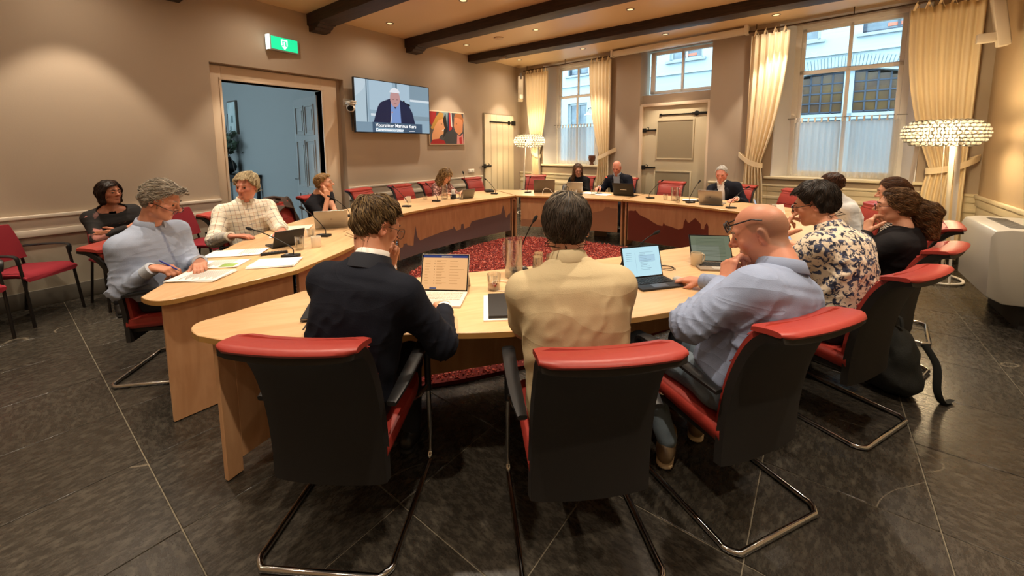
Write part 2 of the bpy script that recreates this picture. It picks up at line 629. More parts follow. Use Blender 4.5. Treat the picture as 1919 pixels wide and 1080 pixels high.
class Torso:
    """generalised cylinder along a bent spine with elliptic sections"""

    def __init__(self, a, c, b, ux, prof, off=0.0, n=11):
        ts = np.linspace(0, 1, n)
        self.pts = np.stack([((1 - t) ** 2) * a + 2 * t * (1 - t) * c + t * t * b for t in ts]).astype(np.float32)
        self.ts = ts
        self.ux = ux                                     # lateral axis at bottom and top
        self.prof = prof
        self.len = float(np.linalg.norm(np.diff(self.pts, axis=0), axis=1).sum())

    def frame(self, t):
        i = min(int(t * (len(self.pts) - 1)), len(self.pts) - 2)
        tg = unit(self.pts[i + 1] - self.pts[i])
        u = self.ux[0] * (1 - t) + self.ux[1] * t
        u = unit(u - tg * (u @ tg))
        fr = np.cross(tg, u)
        p = self.pts[i] + (self.pts[i + 1] - self.pts[i]) * (t * (len(self.pts) - 1) - i)
        return p, u, fr, tg

    def coords(self, P):
        best = np.full(len(P), 1e9, dtype=np.float32)
        T = np.zeros(len(P), dtype=np.float32); X = np.zeros_like(T); Y = np.zeros_like(T); W = np.zeros_like(T)
        n = len(self.pts) - 1
        for i in range(n):
            a, b = self.pts[i], self.pts[i + 1]
            ba = b - a
            h = (P - a) @ ba / (ba @ ba)
            hc = np.clip(h, 0, 1)
            r = P - a - hc[:, None] * ba
            d = (r * r).sum(1)
            m = d < best
            best[m] = d[m]
            t = (i + hc) / n
            tg = unit(ba)
            tm = (i + 0.5) / n
            u = unit(self.ux[0] * (1 - tm) + self.ux[1] * tm); u = unit(u - tg * (u @ tg))
            fr = np.cross(tg, u)
            ov = np.zeros_like(h)
            if i == 0: ov = np.minimum(h, 0) * np.linalg.norm(ba)
            if i == n - 1: ov = np.where(h > 1, (h - 1) * np.linalg.norm(ba), ov)
            T[m] = t[m]; X[m] = (r @ u)[m]; Y[m] = (r @ fr)[m]; W[m] = ov[m]
        return T, X, -Y if False else Y, W

    def sdf(self, P, off=0.0):
        T, X, Y, W = self.coords(P)
        a = np.interp(T, self.prof['t'], self.prof['a']).astype(np.float32) + off
        bf = np.interp(T, self.prof['t'], self.prof['front']).astype(np.float32) + off
        bb = np.interp(T, self.prof['t'], self.prof['back']).astype(np.float32) + off
        b = np.where(Y > 0, bf, bb)
        cc = np.where(W < 0, 0.07, 0.018) + off * 0.5
        e = 2.5
        q = (np.abs(X / a) ** e + np.abs(Y / b) ** e + np.abs(W / cc) ** e) ** (1 / e)
        return (q - 1) * np.minimum(a, b) * 0.9, T, X, Y
# ------------------------------------------------------------------ room shell
PLASTER = mat('plaster_beige', 'b8a180', 0.85, var=(1.2, 0.25, 'ad9676'), bump=(90, 0.05))
PLASTER_G = mat('plaster_grey_beige', 'ad9d8a', 0.85, var=(1.2, 0.2, 'a39380'), bump=(90, 0.05))
CEILM = mat('ceiling_paint', 'd8bd94', 0.38, var=(0.8, 0.2, 'cdb188'))
CREAM = mat('cream_woodwork', 'e2d6b6', 0.45, bump=(40, 0.02))
GREYW = mat('grey_beige_woodwork', 'd6cdbc', 0.4, bump=(40, 0.02))
CASING = mat('casing_paint', 'd4c1a8', 0.45)
SILLW = mat('window_white', 'eceae6', 0.4)
REVEAL = mat('reveal_grey_white', 'dfe1e6', 0.6)
STONE = mat('grey_stone', '6f6a60', 0.6, var=(8, 0.5, '5c574e'))
BEAM = wood('dark_beam_wood', '1c110b', '3a251a', 0.6, 3.0, (1.2, 14, 14))
HALLW = mat('hall_plaster', '8f8e8a', 0.8)


def glass_pane():
    m = bpy.data.materials.new('window_glass'); m.use_nodes = True
    N, L = m.node_tree.nodes, m.node_tree.links
    N.remove(N['Principled BSDF'])
    tr = N.new('ShaderNodeBsdfTransparent'); gl = N.new('ShaderNodeBsdfGlossy'); gl.inputs['Roughness'].default_value = 0.02
    fr = N.new('ShaderNodeFresnel'); fr.inputs[0].default_value = 1.35
    mx = N.new('ShaderNodeMixShader')
    L.new(fr.outputs[0], mx.inputs[0]); L.new(tr.outputs[0], mx.inputs[1]); L.new(gl.outputs[0], mx.inputs[2])
    L.new(mx.outputs[0], N['Material Output'].inputs[0])
    MATS['window_glass'] = m
    return m


def tumbler_glass():
    m = bpy.data.materials.new('thin_glassware'); m.use_nodes = True
    N, L = m.node_tree.nodes, m.node_tree.links
    N.remove(N['Principled BSDF'])
    tr = N.new('ShaderNodeBsdfTransparent'); tr.inputs[0].default_value = (0.93, 0.94, 0.93, 1)
    gl = N.new('ShaderNodeBsdfGlossy'); gl.inputs['Roughness'].default_value = 0.03
    lw = N.new('ShaderNodeLayerWeight'); lw.inputs[0].default_value = 0.28
    mr = N.new('ShaderNodeMapRange'); mr.inputs['To Min'].default_value = 0.10; mr.inputs['To Max'].default_value = 0.85
    mx = N.new('ShaderNodeMixShader')
    L.new(lw.outputs['Facing'], mr.inputs['Value']); L.new(mr.outputs[0], mx.inputs[0])
    L.new(tr.outputs[0], mx.inputs[1]); L.new(gl.outputs[0], mx.inputs[2])
    L.new(mx.outputs[0], N['Material Output'].inputs[0])
    MATS['thin_glassware'] = m
    return m


def sheer_mat():
    m = bpy.data.materials.new('sheer_voile'); m.use_nodes = True
    N, L = m.node_tree.nodes, m.node_tree.links
    N.remove(N['Principled BSDF'])
    tr = N.new('ShaderNodeBsdfTransparent'); tl = N.new('ShaderNodeBsdfTranslucent'); df = N.new('ShaderNodeBsdfDiffuse')
    tl.inputs[0].default_value = (0.86, 0.86, 0.84, 1); df.inputs[0].default_value = (0.80, 0.79, 0.75, 1)
    m1 = N.new('ShaderNodeMixShader'); m1.inputs[0].default_value = 0.5
    L.new(tl.outputs[0], m1.inputs[1]); L.new(df.outputs[0], m1.inputs[2])
    m2 = N.new('ShaderNodeMixShader'); m2.inputs[0].default_value = 0.62
    L.new(tr.outputs[0], m2.inputs[1]); L.new(m1.outputs[0], m2.inputs[2])
    L.new(m2.outputs[0], N['Material Output'].inputs[0])
    return m


PANE, TUMBLER, SHEER = glass_pane(), tumbler_glass(), sheer_mat()


def slate_mat():
    m = bpy.data.materials.new('slate_tile'); m.use_nodes = True
    N, L = m.node_tree.nodes, m.node_tree.links
    b = N['Principled BSDF']
    tc = N.new('ShaderNodeTexCoord'); oi = N.new('ShaderNodeObjectInfo')
    ad = N.new('ShaderNodeVectorMath'); ad.operation = 'MULTIPLY_ADD'
    cv = N.new('ShaderNodeCombineXYZ')
    L.new(oi.outputs['Random'], cv.inputs[0]); L.new(oi.outputs['Random'], cv.inputs[1])
    L.new(cv.outputs[0], ad.inputs[0]); ad.inputs[1].default_value = (37, 53, 0); L.new(tc.outputs['Object'], ad.inputs[2])
    mp = N.new('ShaderNodeMapping'); mp.inputs['Rotation'].default_value = (0, 0, 0.6); mp.inputs['Scale'].default_value = (1.0, 2.2, 1)
    L.new(ad.outputs[0], mp.inputs[0])
    n1 = N.new('ShaderNodeTexNoise'); n1.inputs['Scale'].default_value = 17; n1.inputs['Detail'].default_value = 9; n1.inputs['Roughness'].default_value = 0.78
    L.new(mp.outputs[0], n1.inputs['Vector'])
    cr = N.new('ShaderNodeValToRGB')
    e = cr.color_ramp.elements
    e[0].position = 0.30; e[0].color = (*lin('1a1815'), 1); e[1].position = 0.75; e[1].color = (*lin('5b564b'), 1)
    k = e.new(0.52); k.color = (*lin('312d27'), 1)
    L.new(n1.outputs['Fac'], cr.inputs[0])
    # per-tile tone
    mr = N.new('ShaderNodeMapRange'); mr.inputs['To Min'].default_value = 0.85; mr.inputs['To Max'].default_value = 1.2
    L.new(oi.outputs['Random'], mr.inputs['Value'])
    ml = N.new('ShaderNodeVectorMath'); ml.operation = 'SCALE'
    L.new(cr.outputs[0], ml.inputs[0]); L.new(mr.outputs[0], ml.inputs['Scale'])
    vo = N.new('ShaderNodeTexNoise'); vo.inputs['Scale'].default_value = 0.9; vo.inputs['Detail'].default_value = 1.5; vo.inputs['Distortion'].default_value = 0.15
    L.new(ad.outputs[0], vo.inputs['Vector'])
    s1 = N.new('ShaderNodeMath'); s1.operation = 'SUBTRACT'; L.new(vo.outputs['Fac'], s1.inputs[0]); s1.inputs[1].default_value = 0.36
    s2 = N.new('ShaderNodeMath'); s2.operation = 'ABSOLUTE'; L.new(s1.outputs[0], s2.inputs[0])
    s3 = N.new('ShaderNodeMapRange'); s3.inputs['From Min'].default_value = 0.0; s3.inputs['From Max'].default_value = 0.0016; s3.inputs['To Min'].default_value = 0.32; s3.inputs['To Max'].default_value = 0.0
    L.new(s2.outputs[0], s3.inputs['Value'])
    vx = N.new('ShaderNodeMix'); vx.data_type = 'RGBA'; L.new(s3.outputs[0], vx.inputs['Factor']); L.new(ml.outputs[0], vx.inputs['A']); vx.inputs['B'].default_value = (*lin('a89c86'), 1)
    L.new(vx.outputs['Result'], b.inputs['Base Color'])
    n2 = N.new('ShaderNodeTexNoise'); n2.inputs['Scale'].default_value = 60; n2.inputs['Detail'].default_value = 5
    L.new(mp.outputs[0], n2.inputs['Vector'])
    r2 = N.new('ShaderNodeMapRange'); r2.inputs['To Min'].default_value = 0.17; r2.inputs['To Max'].default_value = 0.38
    L.new(n1.outputs['Fac'], r2.inputs['Value']); L.new(r2.outputs[0], b.inputs['Roughness'])
    bp = N.new('ShaderNodeBump'); bp.inputs['Strength'].default_value = 0.10; bp.inputs['Distance'].default_value = 0.004
    L.new(n1.outputs['Fac'], bp.inputs['Height']); L.new(bp.outputs[0], b.inputs['Normal'])
    return m


def room():
    T = 0.635
    floor = MB().b2(ROOM_X0 - 0.3, ROOM_X1 + 0.3, ROOM_Y0 - 0.3, 9.4, -0.20, -0.004).build('floor', mat('floor_grout', '6b6353', 0.8))
    struct(floor, 'dark slate tiled floor of the meeting room')
    sm = slate_mat()
    tile = MB().box((0, 0, -0.012), (T - 0.005, T - 0.005, 0.024)).mesh('tile', sm, bevel=0.0018, seg=1)
    xs = [0.5 + T * k for k in range(-12, 3)]
    ys = [0.36 + T * k for k in range(-5, 14)]
    for x in xs:
        for y in ys:
            cx, cy = x + T / 2, y + T / 2
            if cx - T / 2 > ROOM_X1 or cy - T / 2 < ROOM_Y0 or cy - T / 2 > 8.4: continue
            o = mobj('tile', tile, floor, (cx, cy, random.uniform(-0.0006, 0.0006)))
            o.rotation_euler = (random.gauss(0, 0.0006), random.gauss(0, 0.0006), random.choice((0, math.pi / 2, math.pi, -math.pi / 2)))
    # ceiling slab
    ce = MB().b2(ROOM_X0 - 0.3, ROOM_X1 + 0.3, ROOM_Y0 - 0.3, 9.1, CEIL, CEIL + 0.25).build('ceiling', CEILM)
    struct(ce, 'smooth beige ceiling between dark beams')
    # left wall with a door niche
    m = MB()
    x0, x1 = ROOM_X0 - 0.30, ROOM_X0
    ny0, ny1, nz = 1.84, 3.66, 2.70
    m.b2(x0, x1, ROOM_Y0 - 0.3, ny0, 0, CEIL).b2(x0, x1, ny1, 9.0, 0, CEIL).b2(x0, x1, ny0, ny1, nz, CEIL)
    xi = ROOM_X0 - 0.12
    oy0, oy1, oz = 1.985, 3.33, 2.50
    m.b2(x0, xi, ny0, oy0, 0, nz).b2(x0, xi, oy1, ny1, 0, nz).b2(x0, xi, oy0, oy1, oz, nz)
    wl = struct(m.build('wall_left', PLASTER_G, smooth=False), 'beige plaster wall that carries the screen')
    # casing boards around the doorway
    m = MB()
    m.b2(xi - 0.01, xi + 0.035, ny0 + 0.01, oy0, 0, nz - 0.02).b2(xi - 0.01, xi + 0.035, oy1, ny1 - 0.08, 0, nz - 0.02).b2(xi - 0.01, xi + 0.035, oy0, oy1, oz, nz - 0.02)
    m.b2(xi - 0.17, xi + 0.045, oy0 - 0.03, oy0, 0, oz).b2(xi - 0.17, xi + 0.045, oy1, oy1 + 0.03, 0, oz).b2(xi - 0.17, xi + 0.045, oy0 - 0.03, oy1 + 0.03, oz, oz + 0.03)
    struct(m.build('door_1', CASING, bevel=0.006), 'wide beige casing around the open hall doorway')
    # back wall with two windows and a door recess
    m = MB()
    D = 0.45
    for poly, z0, z1 in (
            ([(-0.35, 0), (0.75, 0), (0.90, D), (-0.35, D)], 0, CEIL), ([(0.75, 0), (2.32, 0), (2.14, D), (0.90, D)], 0, 1.13), ([(0.75, 0), (2.32, 0), (2.14, D), (0.90, D)], 3.56, CEIL),
            ([(2.32, 0), (3.27, 0), (3.27, D), (2.14, D)], 0, CEIL), ([(3.27, 0), (4.62, 0), (4.62, D), (3.27, D)], 3.53, CEIL), ([(3.27, 0.12), (4.62, 0.12), (4.62, D), (3.27, D)], 2.42, 2.63),
            ([(4.62, 0), (5.63, 0), (5.80, D), (4.62, D)], 0, CEIL), ([(5.63, 0), (7.38, 0), (7.25, D), (5.80, D)], 0, 1.04), ([(5.63, 0), (7.38, 0), (7.25, D), (5.80, D)], 3.56, CEIL),
            ([(7.38, 0), (8.4, 0), (8.4, D), (7.25, D)], 0, CEIL)):
        m.prism(poly, z0, z1)
    struct(m.build('wall_back', PLASTER_G, smooth=False, loc=BACK_O, rz=BACK_A), 'beige window wall at the far end')
    m = MB().b2(ROOM_X1, ROOM_X1 + 0.3, ROOM_Y0 - 0.3, 9.0, 0, CEIL)
    struct(m.build('wall_right', PLASTER, smooth=False), 'warm beige wall beside the heater cabinet')
    m = MB().b2(ROOM_X0 - 0.3, ROOM_X1 + 0.3, ROOM_Y0 - 0.3, ROOM_Y0, 0, CEIL)
    struct(m.build('wall_front', PLASTER, smooth=False), 'beige wall behind the viewpoint')
    # wainscot and skirting
    for nm, spans in (('baseboard_left', ((ROOM_Y0, ny0), (ny1, 7.02))),):
        m = MB(); m2 = MB(); m3 = MB()
        for a, b in spans:
            m.b2(ROOM_X0, ROOM_X0 + 0.03, a, b, 0, 0.17)
            m2.b2(ROOM_X0, ROOM_X0 + 0.012, a, b, 0.17, 0.72)
            m3.b2(ROOM_X0, ROOM_X0 + 0.05, a, b, 0.905, 0.94).b2(ROOM_X0, ROOM_X0 + 0.03, a, b, 0.79, 0.905).b2(ROOM_X0, ROOM_X0 + 0.04, a, b, 0.72, 0.79)
        struct(m.build(nm, STONE, bevel=0.004), 'grey stone skirting along the screen wall')
        struct(m2.build('trim_1', mat('dado_panel_paint', 'b3a996', 0.5)), 'grey-beige dado panel along the screen wall')
        struct(m3.build('trim_2', GREYW, bevel=0.006), 'moulded dado rail along the screen wall')
    m = MB(); m3 = MB()
    for a, b in ((0.02, 0.72), (2.35, 3.24), (4.66, 5.6), (7.42, 7.97), (0.72, 2.35), (5.6, 7.42)):
        m.b2(a, b, -0.03, 0, 0, 0.16)
        hi = 0.95
        m3.b2(a, b, -0.045, 0, hi - 0.035, hi).b2(a, b, -0.03, 0, hi - 0.12, hi - 0.035).b2(a, b, -0.018, 0, 0.16, hi - 0.12).b2(a, b, -0.032, 0, 0.70, 0.75)
    struct(m.build('baseboard_back', STONE, bevel=0.004, loc=BACK_O, rz=BACK_A), 'grey stone skirting under the windows')
    struct(m3.build('trim_3', CREAM, bevel=0.005, loc=BACK_O, rz=BACK_A), 'cream panelled dado under the windows')
    m = MB(); m3 = MB()
    m.b2(ROOM_X1 - 0.03, ROOM_X1, ROOM_Y0, 7.80, 0, 0.16)
    m3.b2(ROOM_X1 - 0.045, ROOM_X1, ROOM_Y0, 7.80, 0.90, 0.94).b2(ROOM_X1 - 0.03, ROOM_X1, ROOM_Y0, 7.80, 0.80, 0.90).b2(ROOM_X1 - 0.015, ROOM_X1, ROOM_Y0, 7.80, 0.16, 0.80)
    struct(m.build('baseboard_right', STONE), 'grey stone skirting behind the heater cabinet')
    struct(m3.build('trim_4', CREAM, bevel=0.006), 'cream dado rail on the right wall')
    # beams, running across the room, with corbels at the screen wall
    for i, (y, z) in enumerate(((-0.30, 3.43), (1.47, 3.43), (3.27, 3.43), (5.07, 3.44), (6.76, 3.45))):
        m = MB().b2(ROOM_X0 - 0.05, ROOM_X1 + 0.05, y - 0.145, y + 0.145, z, CEIL + 0.02)
        b = struct(m.build('trim_%d' % (10 + i), BEAM, bevel=0.012), 'dark oak ceiling beam, number %s from the viewpoint' % ('one', 'two', 'three', 'four', 'five')[i])
        prof = [(0, z + 0.02), (0, z - 0.085), (0.18, z - 0.085), (0.21, z - 0.05), (0.25, z - 0.05), (0.28, z - 0.015), (0.33, z - 0.015), (0.36, z + 0.02)]
        m = MB()
        vs = [(ROOM_X0 + p[0], y - 0.12, p[1]) for p in prof] + [(ROOM_X0 + p[0], y + 0.12, p[1]) for p in prof]
        n = len(prof)
        m.add(vs, [tuple(range(n)), tuple(range(2 * n - 1, n - 1, -1))] + [(k, k + n, (k + 1) % n + n, (k + 1) % n) for k in range(n)])
        if i < 4: m.build('corbel', BEAM, b, smooth=False)
        else: MB().box((ROOM_X0 + 0.9, y - 0.04, z - 0.02), (0.16, 0.10, 0.05)).build('sensor', mat('sensor_plastic', 'a79c8c', 0.5), b, bevel=0.008)


room()


# ------------------------------------------------------------------ ceiling spots (the room's own lamps, with added fill)
def spots():
    ring = MB()
    ring.lathe([(0.062, 0.0), (0.062, -0.006), (0.048, -0.008), (0.043, 0.0), (0.040, 0.05), (0.055, 0.05)], 24, caps=False)
    ring_me = ring.mesh('trim_ring', mat('spot_ring_metal', '8d867a', 0.35, 0.8))
    disc = MB().lathe([(0.0001, -0.001), (0.041, -0.001), (0.041, 0.003), (0.0001, 0.003)], 20)
    on = disc.mesh('lamp_face', mat('spot_lamp_lit', 'ffe0b0', 0.4, emit=('ffd9a0', 1.6)))
    off = disc.mesh('lamp_face', mat('spot_lamp_dim', '3a3128', 0.3))
    word = {-5.68: 'next to the screen wall', -4.03: 'second row from the screen wall', -2.36: 'third row from the screen wall', -0.68: 'fourth row from the screen wall', 0.99: 'row by the heater wall'}
    yword = {-1.2: 'behind the viewpoint', 0.6: 'over the entrance gap', 2.4: 'between second and third beams', 4.18: 'between third and fourth beams', 5.96: 'between fourth and fifth beams', 7.72: 'beyond the last beam by the windows'}
    for x in (-5.68, -4.03, -2.36, -0.68, 0.99):
        for y in (-1.2, 0.6, 2.4, 4.18, 5.96, 7.72):
            if y > 7 and x > 0: continue
            lit = True
            t = thing('ceiling_spot', 'recessed ceiling spot %s, %s' % (yword[y], word[x]), 'ceiling lamp', (x, y - (0.14 * (x + 6) / 6.5 if y > 7 else 0), CEIL), 0, 'recessed ceiling spots')
            mobj('trim_ring', ring_me, t, (0, 0, -0.001))
            mobj('lamp_face', on if lit else off, t, (0, 0, 0.028 - 0.03))
            if lit:
                li = bpy.data.lights.new('ceiling_spot', 'SPOT')
                k = SPOT_K.get((x, y), 1.0)
                li.energy = SPOT_W * k
                li.color = (1.0, 0.83, 0.64)
                li.spot_size = math.radians(67); li.spot_blend = 0.35
                li.shadow_soft_size = 0.035
                lo = link(bpy.data.objects.new('spot_light', li), t)
                lo.location = (0, 0, -0.02)
                l2 = bpy.data.lights.new('ceiling_spot_fill', 'SPOT')          # added fill to brighten upper walls and faces
                l2.energy = FILL_W * k; l2.color = (1.0, 0.83, 0.64)
                l2.spot_size = math.radians(165); l2.spot_blend = 1.0; l2.shadow_soft_size = 0.05
                link(bpy.data.objects.new('fill_light', l2), t).location = (0, 0, -0.02)
    t = thing('smoke_detector', 'flat round white disc on the ceiling between two beams', 'detector', (-4.86, 5.96, CEIL))
    MB().lathe([(0.09, 0.0), (0.09, -0.012), (0.075, -0.02), (0.0001, -0.022)], 24).build('disc', mat('detector_plastic', 'c5a988', 0.5), t)


SPOT_K = {}
spots()


# ------------------------------------------------------------------ windows
def sash_window(nm, label, s0, s1, z0, z1, zt, dep):
    """two-light sash window: frame, transom, mullion and four panes"""
    root = struct(link(bpy.data.objects.new(nm, None)), label)
    root.location = BACK_O; root.rotation_euler = (0, 0, BACK_A)
    f = MB()
    w = 0.055
    f.b2(s0 - 0.09, s0, dep, dep + 0.10, z0 - 0.05, z1 + 0.06).b2(s1, s1 + 0.09, dep, dep + 0.10, z0 - 0.05, z1 + 0.06)
    f.b2(s0, s1, dep, dep + 0.10, z1, z1 + 0.06).b2(s0, s1, dep, dep + 0.10, z0 - 0.05, z0)
    f.build('window_frame', SILLW, root, bevel=0.008)
    sm = (s0 + s1) / 2
    for (a, b, d) in ((z0, zt + 0.02, dep + 0.02), (zt - 0.02, z1, dep + 0.055)):
        q = MB()
        q.b2(s0, s0 + w, d, d + 0.035, a, b).b2(s1 - w, s1, d, d + 0.035, a, b).b2(s0, s1, d, d + 0.035, a, a + w).b2(s0, s1, d, d + 0.035, b - w, b).b2(sm - 0.025, sm + 0.025, d, d + 0.035, a, b)
        sh = q.build('sash', SILLW, root, bevel=0.005)
        for (p0, p1) in ((s0 + w, sm - 0.025), (sm + 0.025, s1 - w)):
            MB().b2(p0, p1, d + 0.012, d + 0.018, a + w, b - w).build('pane', PANE, sh, smooth=False)
    return root


def reveal(nm, s0, s1, t0, t1, z0, z1, dep):
    m = MB()
    e = 0.012
    m.prism([(s0 + e * 0.4, -0.002), (s0 + 0.02, -0.002), (t0 + 0.02, dep), (t0 - 0.01, dep)], z0, z1)
    m.prism([(s1 - 0.02, -0.002), (s1 - e * 0.4, -0.002), (t1 + 0.01, dep), (t1 - 0.02, dep)], z0, z1)
    struct(m.build(nm, REVEAL, smooth=False, loc=BACK_O, rz=BACK_A), 'pale splayed window reveal boards')


def windows():
    sash_window('window_1', 'tall white sash window nearest the screen wall', 0.98, 2.06, 1.20, 3.50, 2.80, 0.33)
    sash_window('window_2', 'tall white sash window beside the heater cabinet', 5.90, 7.15, 1.12, 3.50, 2.79, 0.33)
    reveal('trim_20', 0.75, 2.32, 0.90, 2.14, 1.14, 3.56, 0.33)
    reveal('trim_21', 5.63, 7.38, 5.80, 7.25, 1.05, 3.56, 0.33)
    for nm, a, b, z in (('trim_22', 0.68, 2.40, 1.13), ('trim_23', 5.55, 7.46, 1.04)):
        m = MB().prism([(a, -0.06), (b, -0.06), (b, 0.0), (b - 0.2, 0.40), (a + 0.2, 0.40), (a, 0.0)], z, z + 0.04)
        struct(m.build(nm, CREAM, bevel=0.008, loc=BACK_O, rz=BACK_A), 'cream window sill board')
    # transom light over the boarded door
    root = struct(link(bpy.data.objects.new('window_3', None)), 'wide two-pane transom light above the white door')
    root.location = BACK_O; root.rotation_euler = (0, 0, BACK_A)
    s0, s1, z0, z1, d = 3.36, 4.60, 2.66, 3.50, 0.28
    f = MB()
    f.b2(s0, s0 + 0.09, d, d + 0.07, z0, z1).b2(s1 - 0.05, s1, d, d + 0.07, z0, z1).b2(s0, s1, d, d + 0.07, z0, z0 + 0.06).b2(s0, s1, d, d + 0.07, z1 - 0.06, z1)
    sm = (s0 + s1) / 2 + 0.02
    f.b2(sm - 0.022, sm + 0.022, d, d + 0.07, z0, z1)
    f.build('window_frame', SILLW, root, bevel=0.006)
    for a, b in ((s0 + 0.09, sm - 0.022), (sm + 0.022, s1 - 0.05)):
        MB().b2(a, b, d + 0.03, d + 0.036, z0 + 0.06, z1 - 0.06).build('pane', PANE, root, smooth=False)
    # boarded door in the recess
    root = struct(link(bpy.data.objects.new('door_2', None)), 'white panelled door with black iron hinges under the transom')
    root.location = BACK_O; root.rotation_euler = (0, 0, BACK_A)
    d = 0.06
    dm = mat('door_white', 'c9bd9f', 0.45)
    f = MB()
    a, b, z0, z1 = 3.33, 4.58, 0.01, 2.39
    f.b2(a, b, d, d + 0.05, z0, z1)
    f.build('door_leaf', dm, root, bevel=0.004)
    for (p0, p1, q0, q1) in ((3.64, 4.32, 1.36, 2.09), (3.62, 4.30, 0.20, 1.08)):
        MB().b2(p0, p1, d - 0.006, d + 0.01, q0, q1).build('panel', mat('door_panel', '9c9076', 0.5), root)
        m = MB()
        m.b2(p0 - 0.03, p0, d - 0.014, d, q0 - 0.03, q1 + 0.03).b2(p1, p1 + 0.03, d - 0.014, d, q0 - 0.03, q1 + 0.03).b2(p0, p1, d - 0.014, d, q0 - 0.03, q0).b2(p0, p1, d - 0.014, d, q1, q1 + 0.03)
        m.build('panel_moulding', dm, root, bevel=0.004)
    m = MB()
    m.b2(3.69, 4.42, d - 0.012, d, 2.20, 2.225).b2(4.30, 4.66, d - 0.02, d, 2.19, 2.235)
    m.lathe([(0.001, 0), (0.05, 0), (0.05, 0.012), (0.001, 0.012)], 8, xf=Matrix.Translation((4.38, d - 0.002, 2.213)) @ Matrix.Rotation(math.pi / 2, 4, 'X'))
    m.lathe([(0.001, 0), (0.028, 0), (0.028, 0.014), (0.001, 0.014)], 10, xf=Matrix.Translation((3.69, d - 0.002, 2.213)) @ Matrix.Rotation(math.pi / 2, 4, 'X'))
    m.build('strap_hinge', IRON, root, bevel=0.003)
    for z in (1.92, 1.16):
        m = MB()
        m.b2(3.28, 3.60, d - 0.028, d, z - 0.014, z + 0.014).b2(3.33, 3.40, d - 0.034, d, z - 0.04, z + 0.04)
        m.tube([(3.45, d - 0.03, z), (3.47, d - 0.05, z + 0.05), (3.43, d - 0.04, z + 0.06)], 0.009, 6)
        m.ball((3.60, d - 0.02, z), 0.022, 8, 6)
        m.build('bolt', IRON, root, bevel=0.002)
    # jamb trims of the recess
    m = MB().b2(3.27, 3.33, 0.0, 0.12, 0, 2.42).b2(4.58, 4.62, 0.0, 0.12, 0, 2.42).b2(3.27, 4.62, 0.02, 0.13, 2.39, 2.45)
    struct(m.build('trim_24', CASING, bevel=0.004, loc=BACK_O, rz=BACK_A), 'beige jamb boards of the white door')
    # cupboard door of upright boards in the screen wall
    root = struct(link(bpy.data.objects.new('door_3', None)), 'white boarded cupboard door with iron strap beside the corner')
    cm = mat('cupboard_white', 'd8cbae', 0.5)
    y0, y1, zt = 7.10, 8.22, 2.36
    n = 5
    wb = (y1 - y0) / n
    plank = MB().box((0, 0, zt / 2 + 0.01), (0.03, wb - 0.008, zt - 0.02)).mesh('plank', cm, bevel=0.004, seg=1)
    for k in range(n):
        mobj('plank', plank, root, (ROOM_X0 + 0.022, y0 + wb * (k + 0.5), 0))
    m = MB().b2(ROOM_X0, ROOM_X0 + 0.02, y0 - 0.02, y0 + 0.004, 0, zt + 0.02).b2(ROOM_X0, ROOM_X0 + 0.02, y1 - 0.004, y1 + 0.02, 0, zt + 0.02).b2(ROOM_X0, ROOM_X0 + 0.02, y0, y1, zt, zt + 0.02)
    m.build('edge_frame', mat('cupboard_gap', '8c8068', 0.6), root)
    m = MB()
    m.b2(ROOM_X0 + 0.035, ROOM_X0 + 0.05, y0 + 0.18, y1 - 0.05, 2.17, 2.205).b2(ROOM_X0 + 0.03, ROOM_X0 + 0.052, y1 - 0.10, y1 + 0.06, 2.13, 2.24)
    m.lathe([(0.001, 0), (0.055, 0), (0.055, 0.014), (0.001, 0.014)], 8, xf=Matrix.Translation((ROOM_X0 + 0.036, y1 - 0.2, 2.187)) @ Matrix.Rotation(math.pi / 2, 4, 'Y'))
    m.build('strap_hinge', IRON, root, bevel=0.003)
    m = MB()
    m.b2(ROOM_X0 + 0.03, ROOM_X0 + 0.055, y0 - 0.10, y0 + 0.22, 1.13, 1.165).b2(ROOM_X0 + 0.03, ROOM_X0 + 0.06, y0 - 0.04, y0 + 0.02, 1.09, 1.20)
    m.tube([(ROOM_X0 + 0.05, y0 + 0.08, 1.15), (ROOM_X0 + 0.09, y0 + 0.10, 1.19), (ROOM_X0 + 0.08, y0 + 0.06, 1.21)], 0.010, 6)
    m.build('latch', IRON, root, bevel=0.002)


windows()


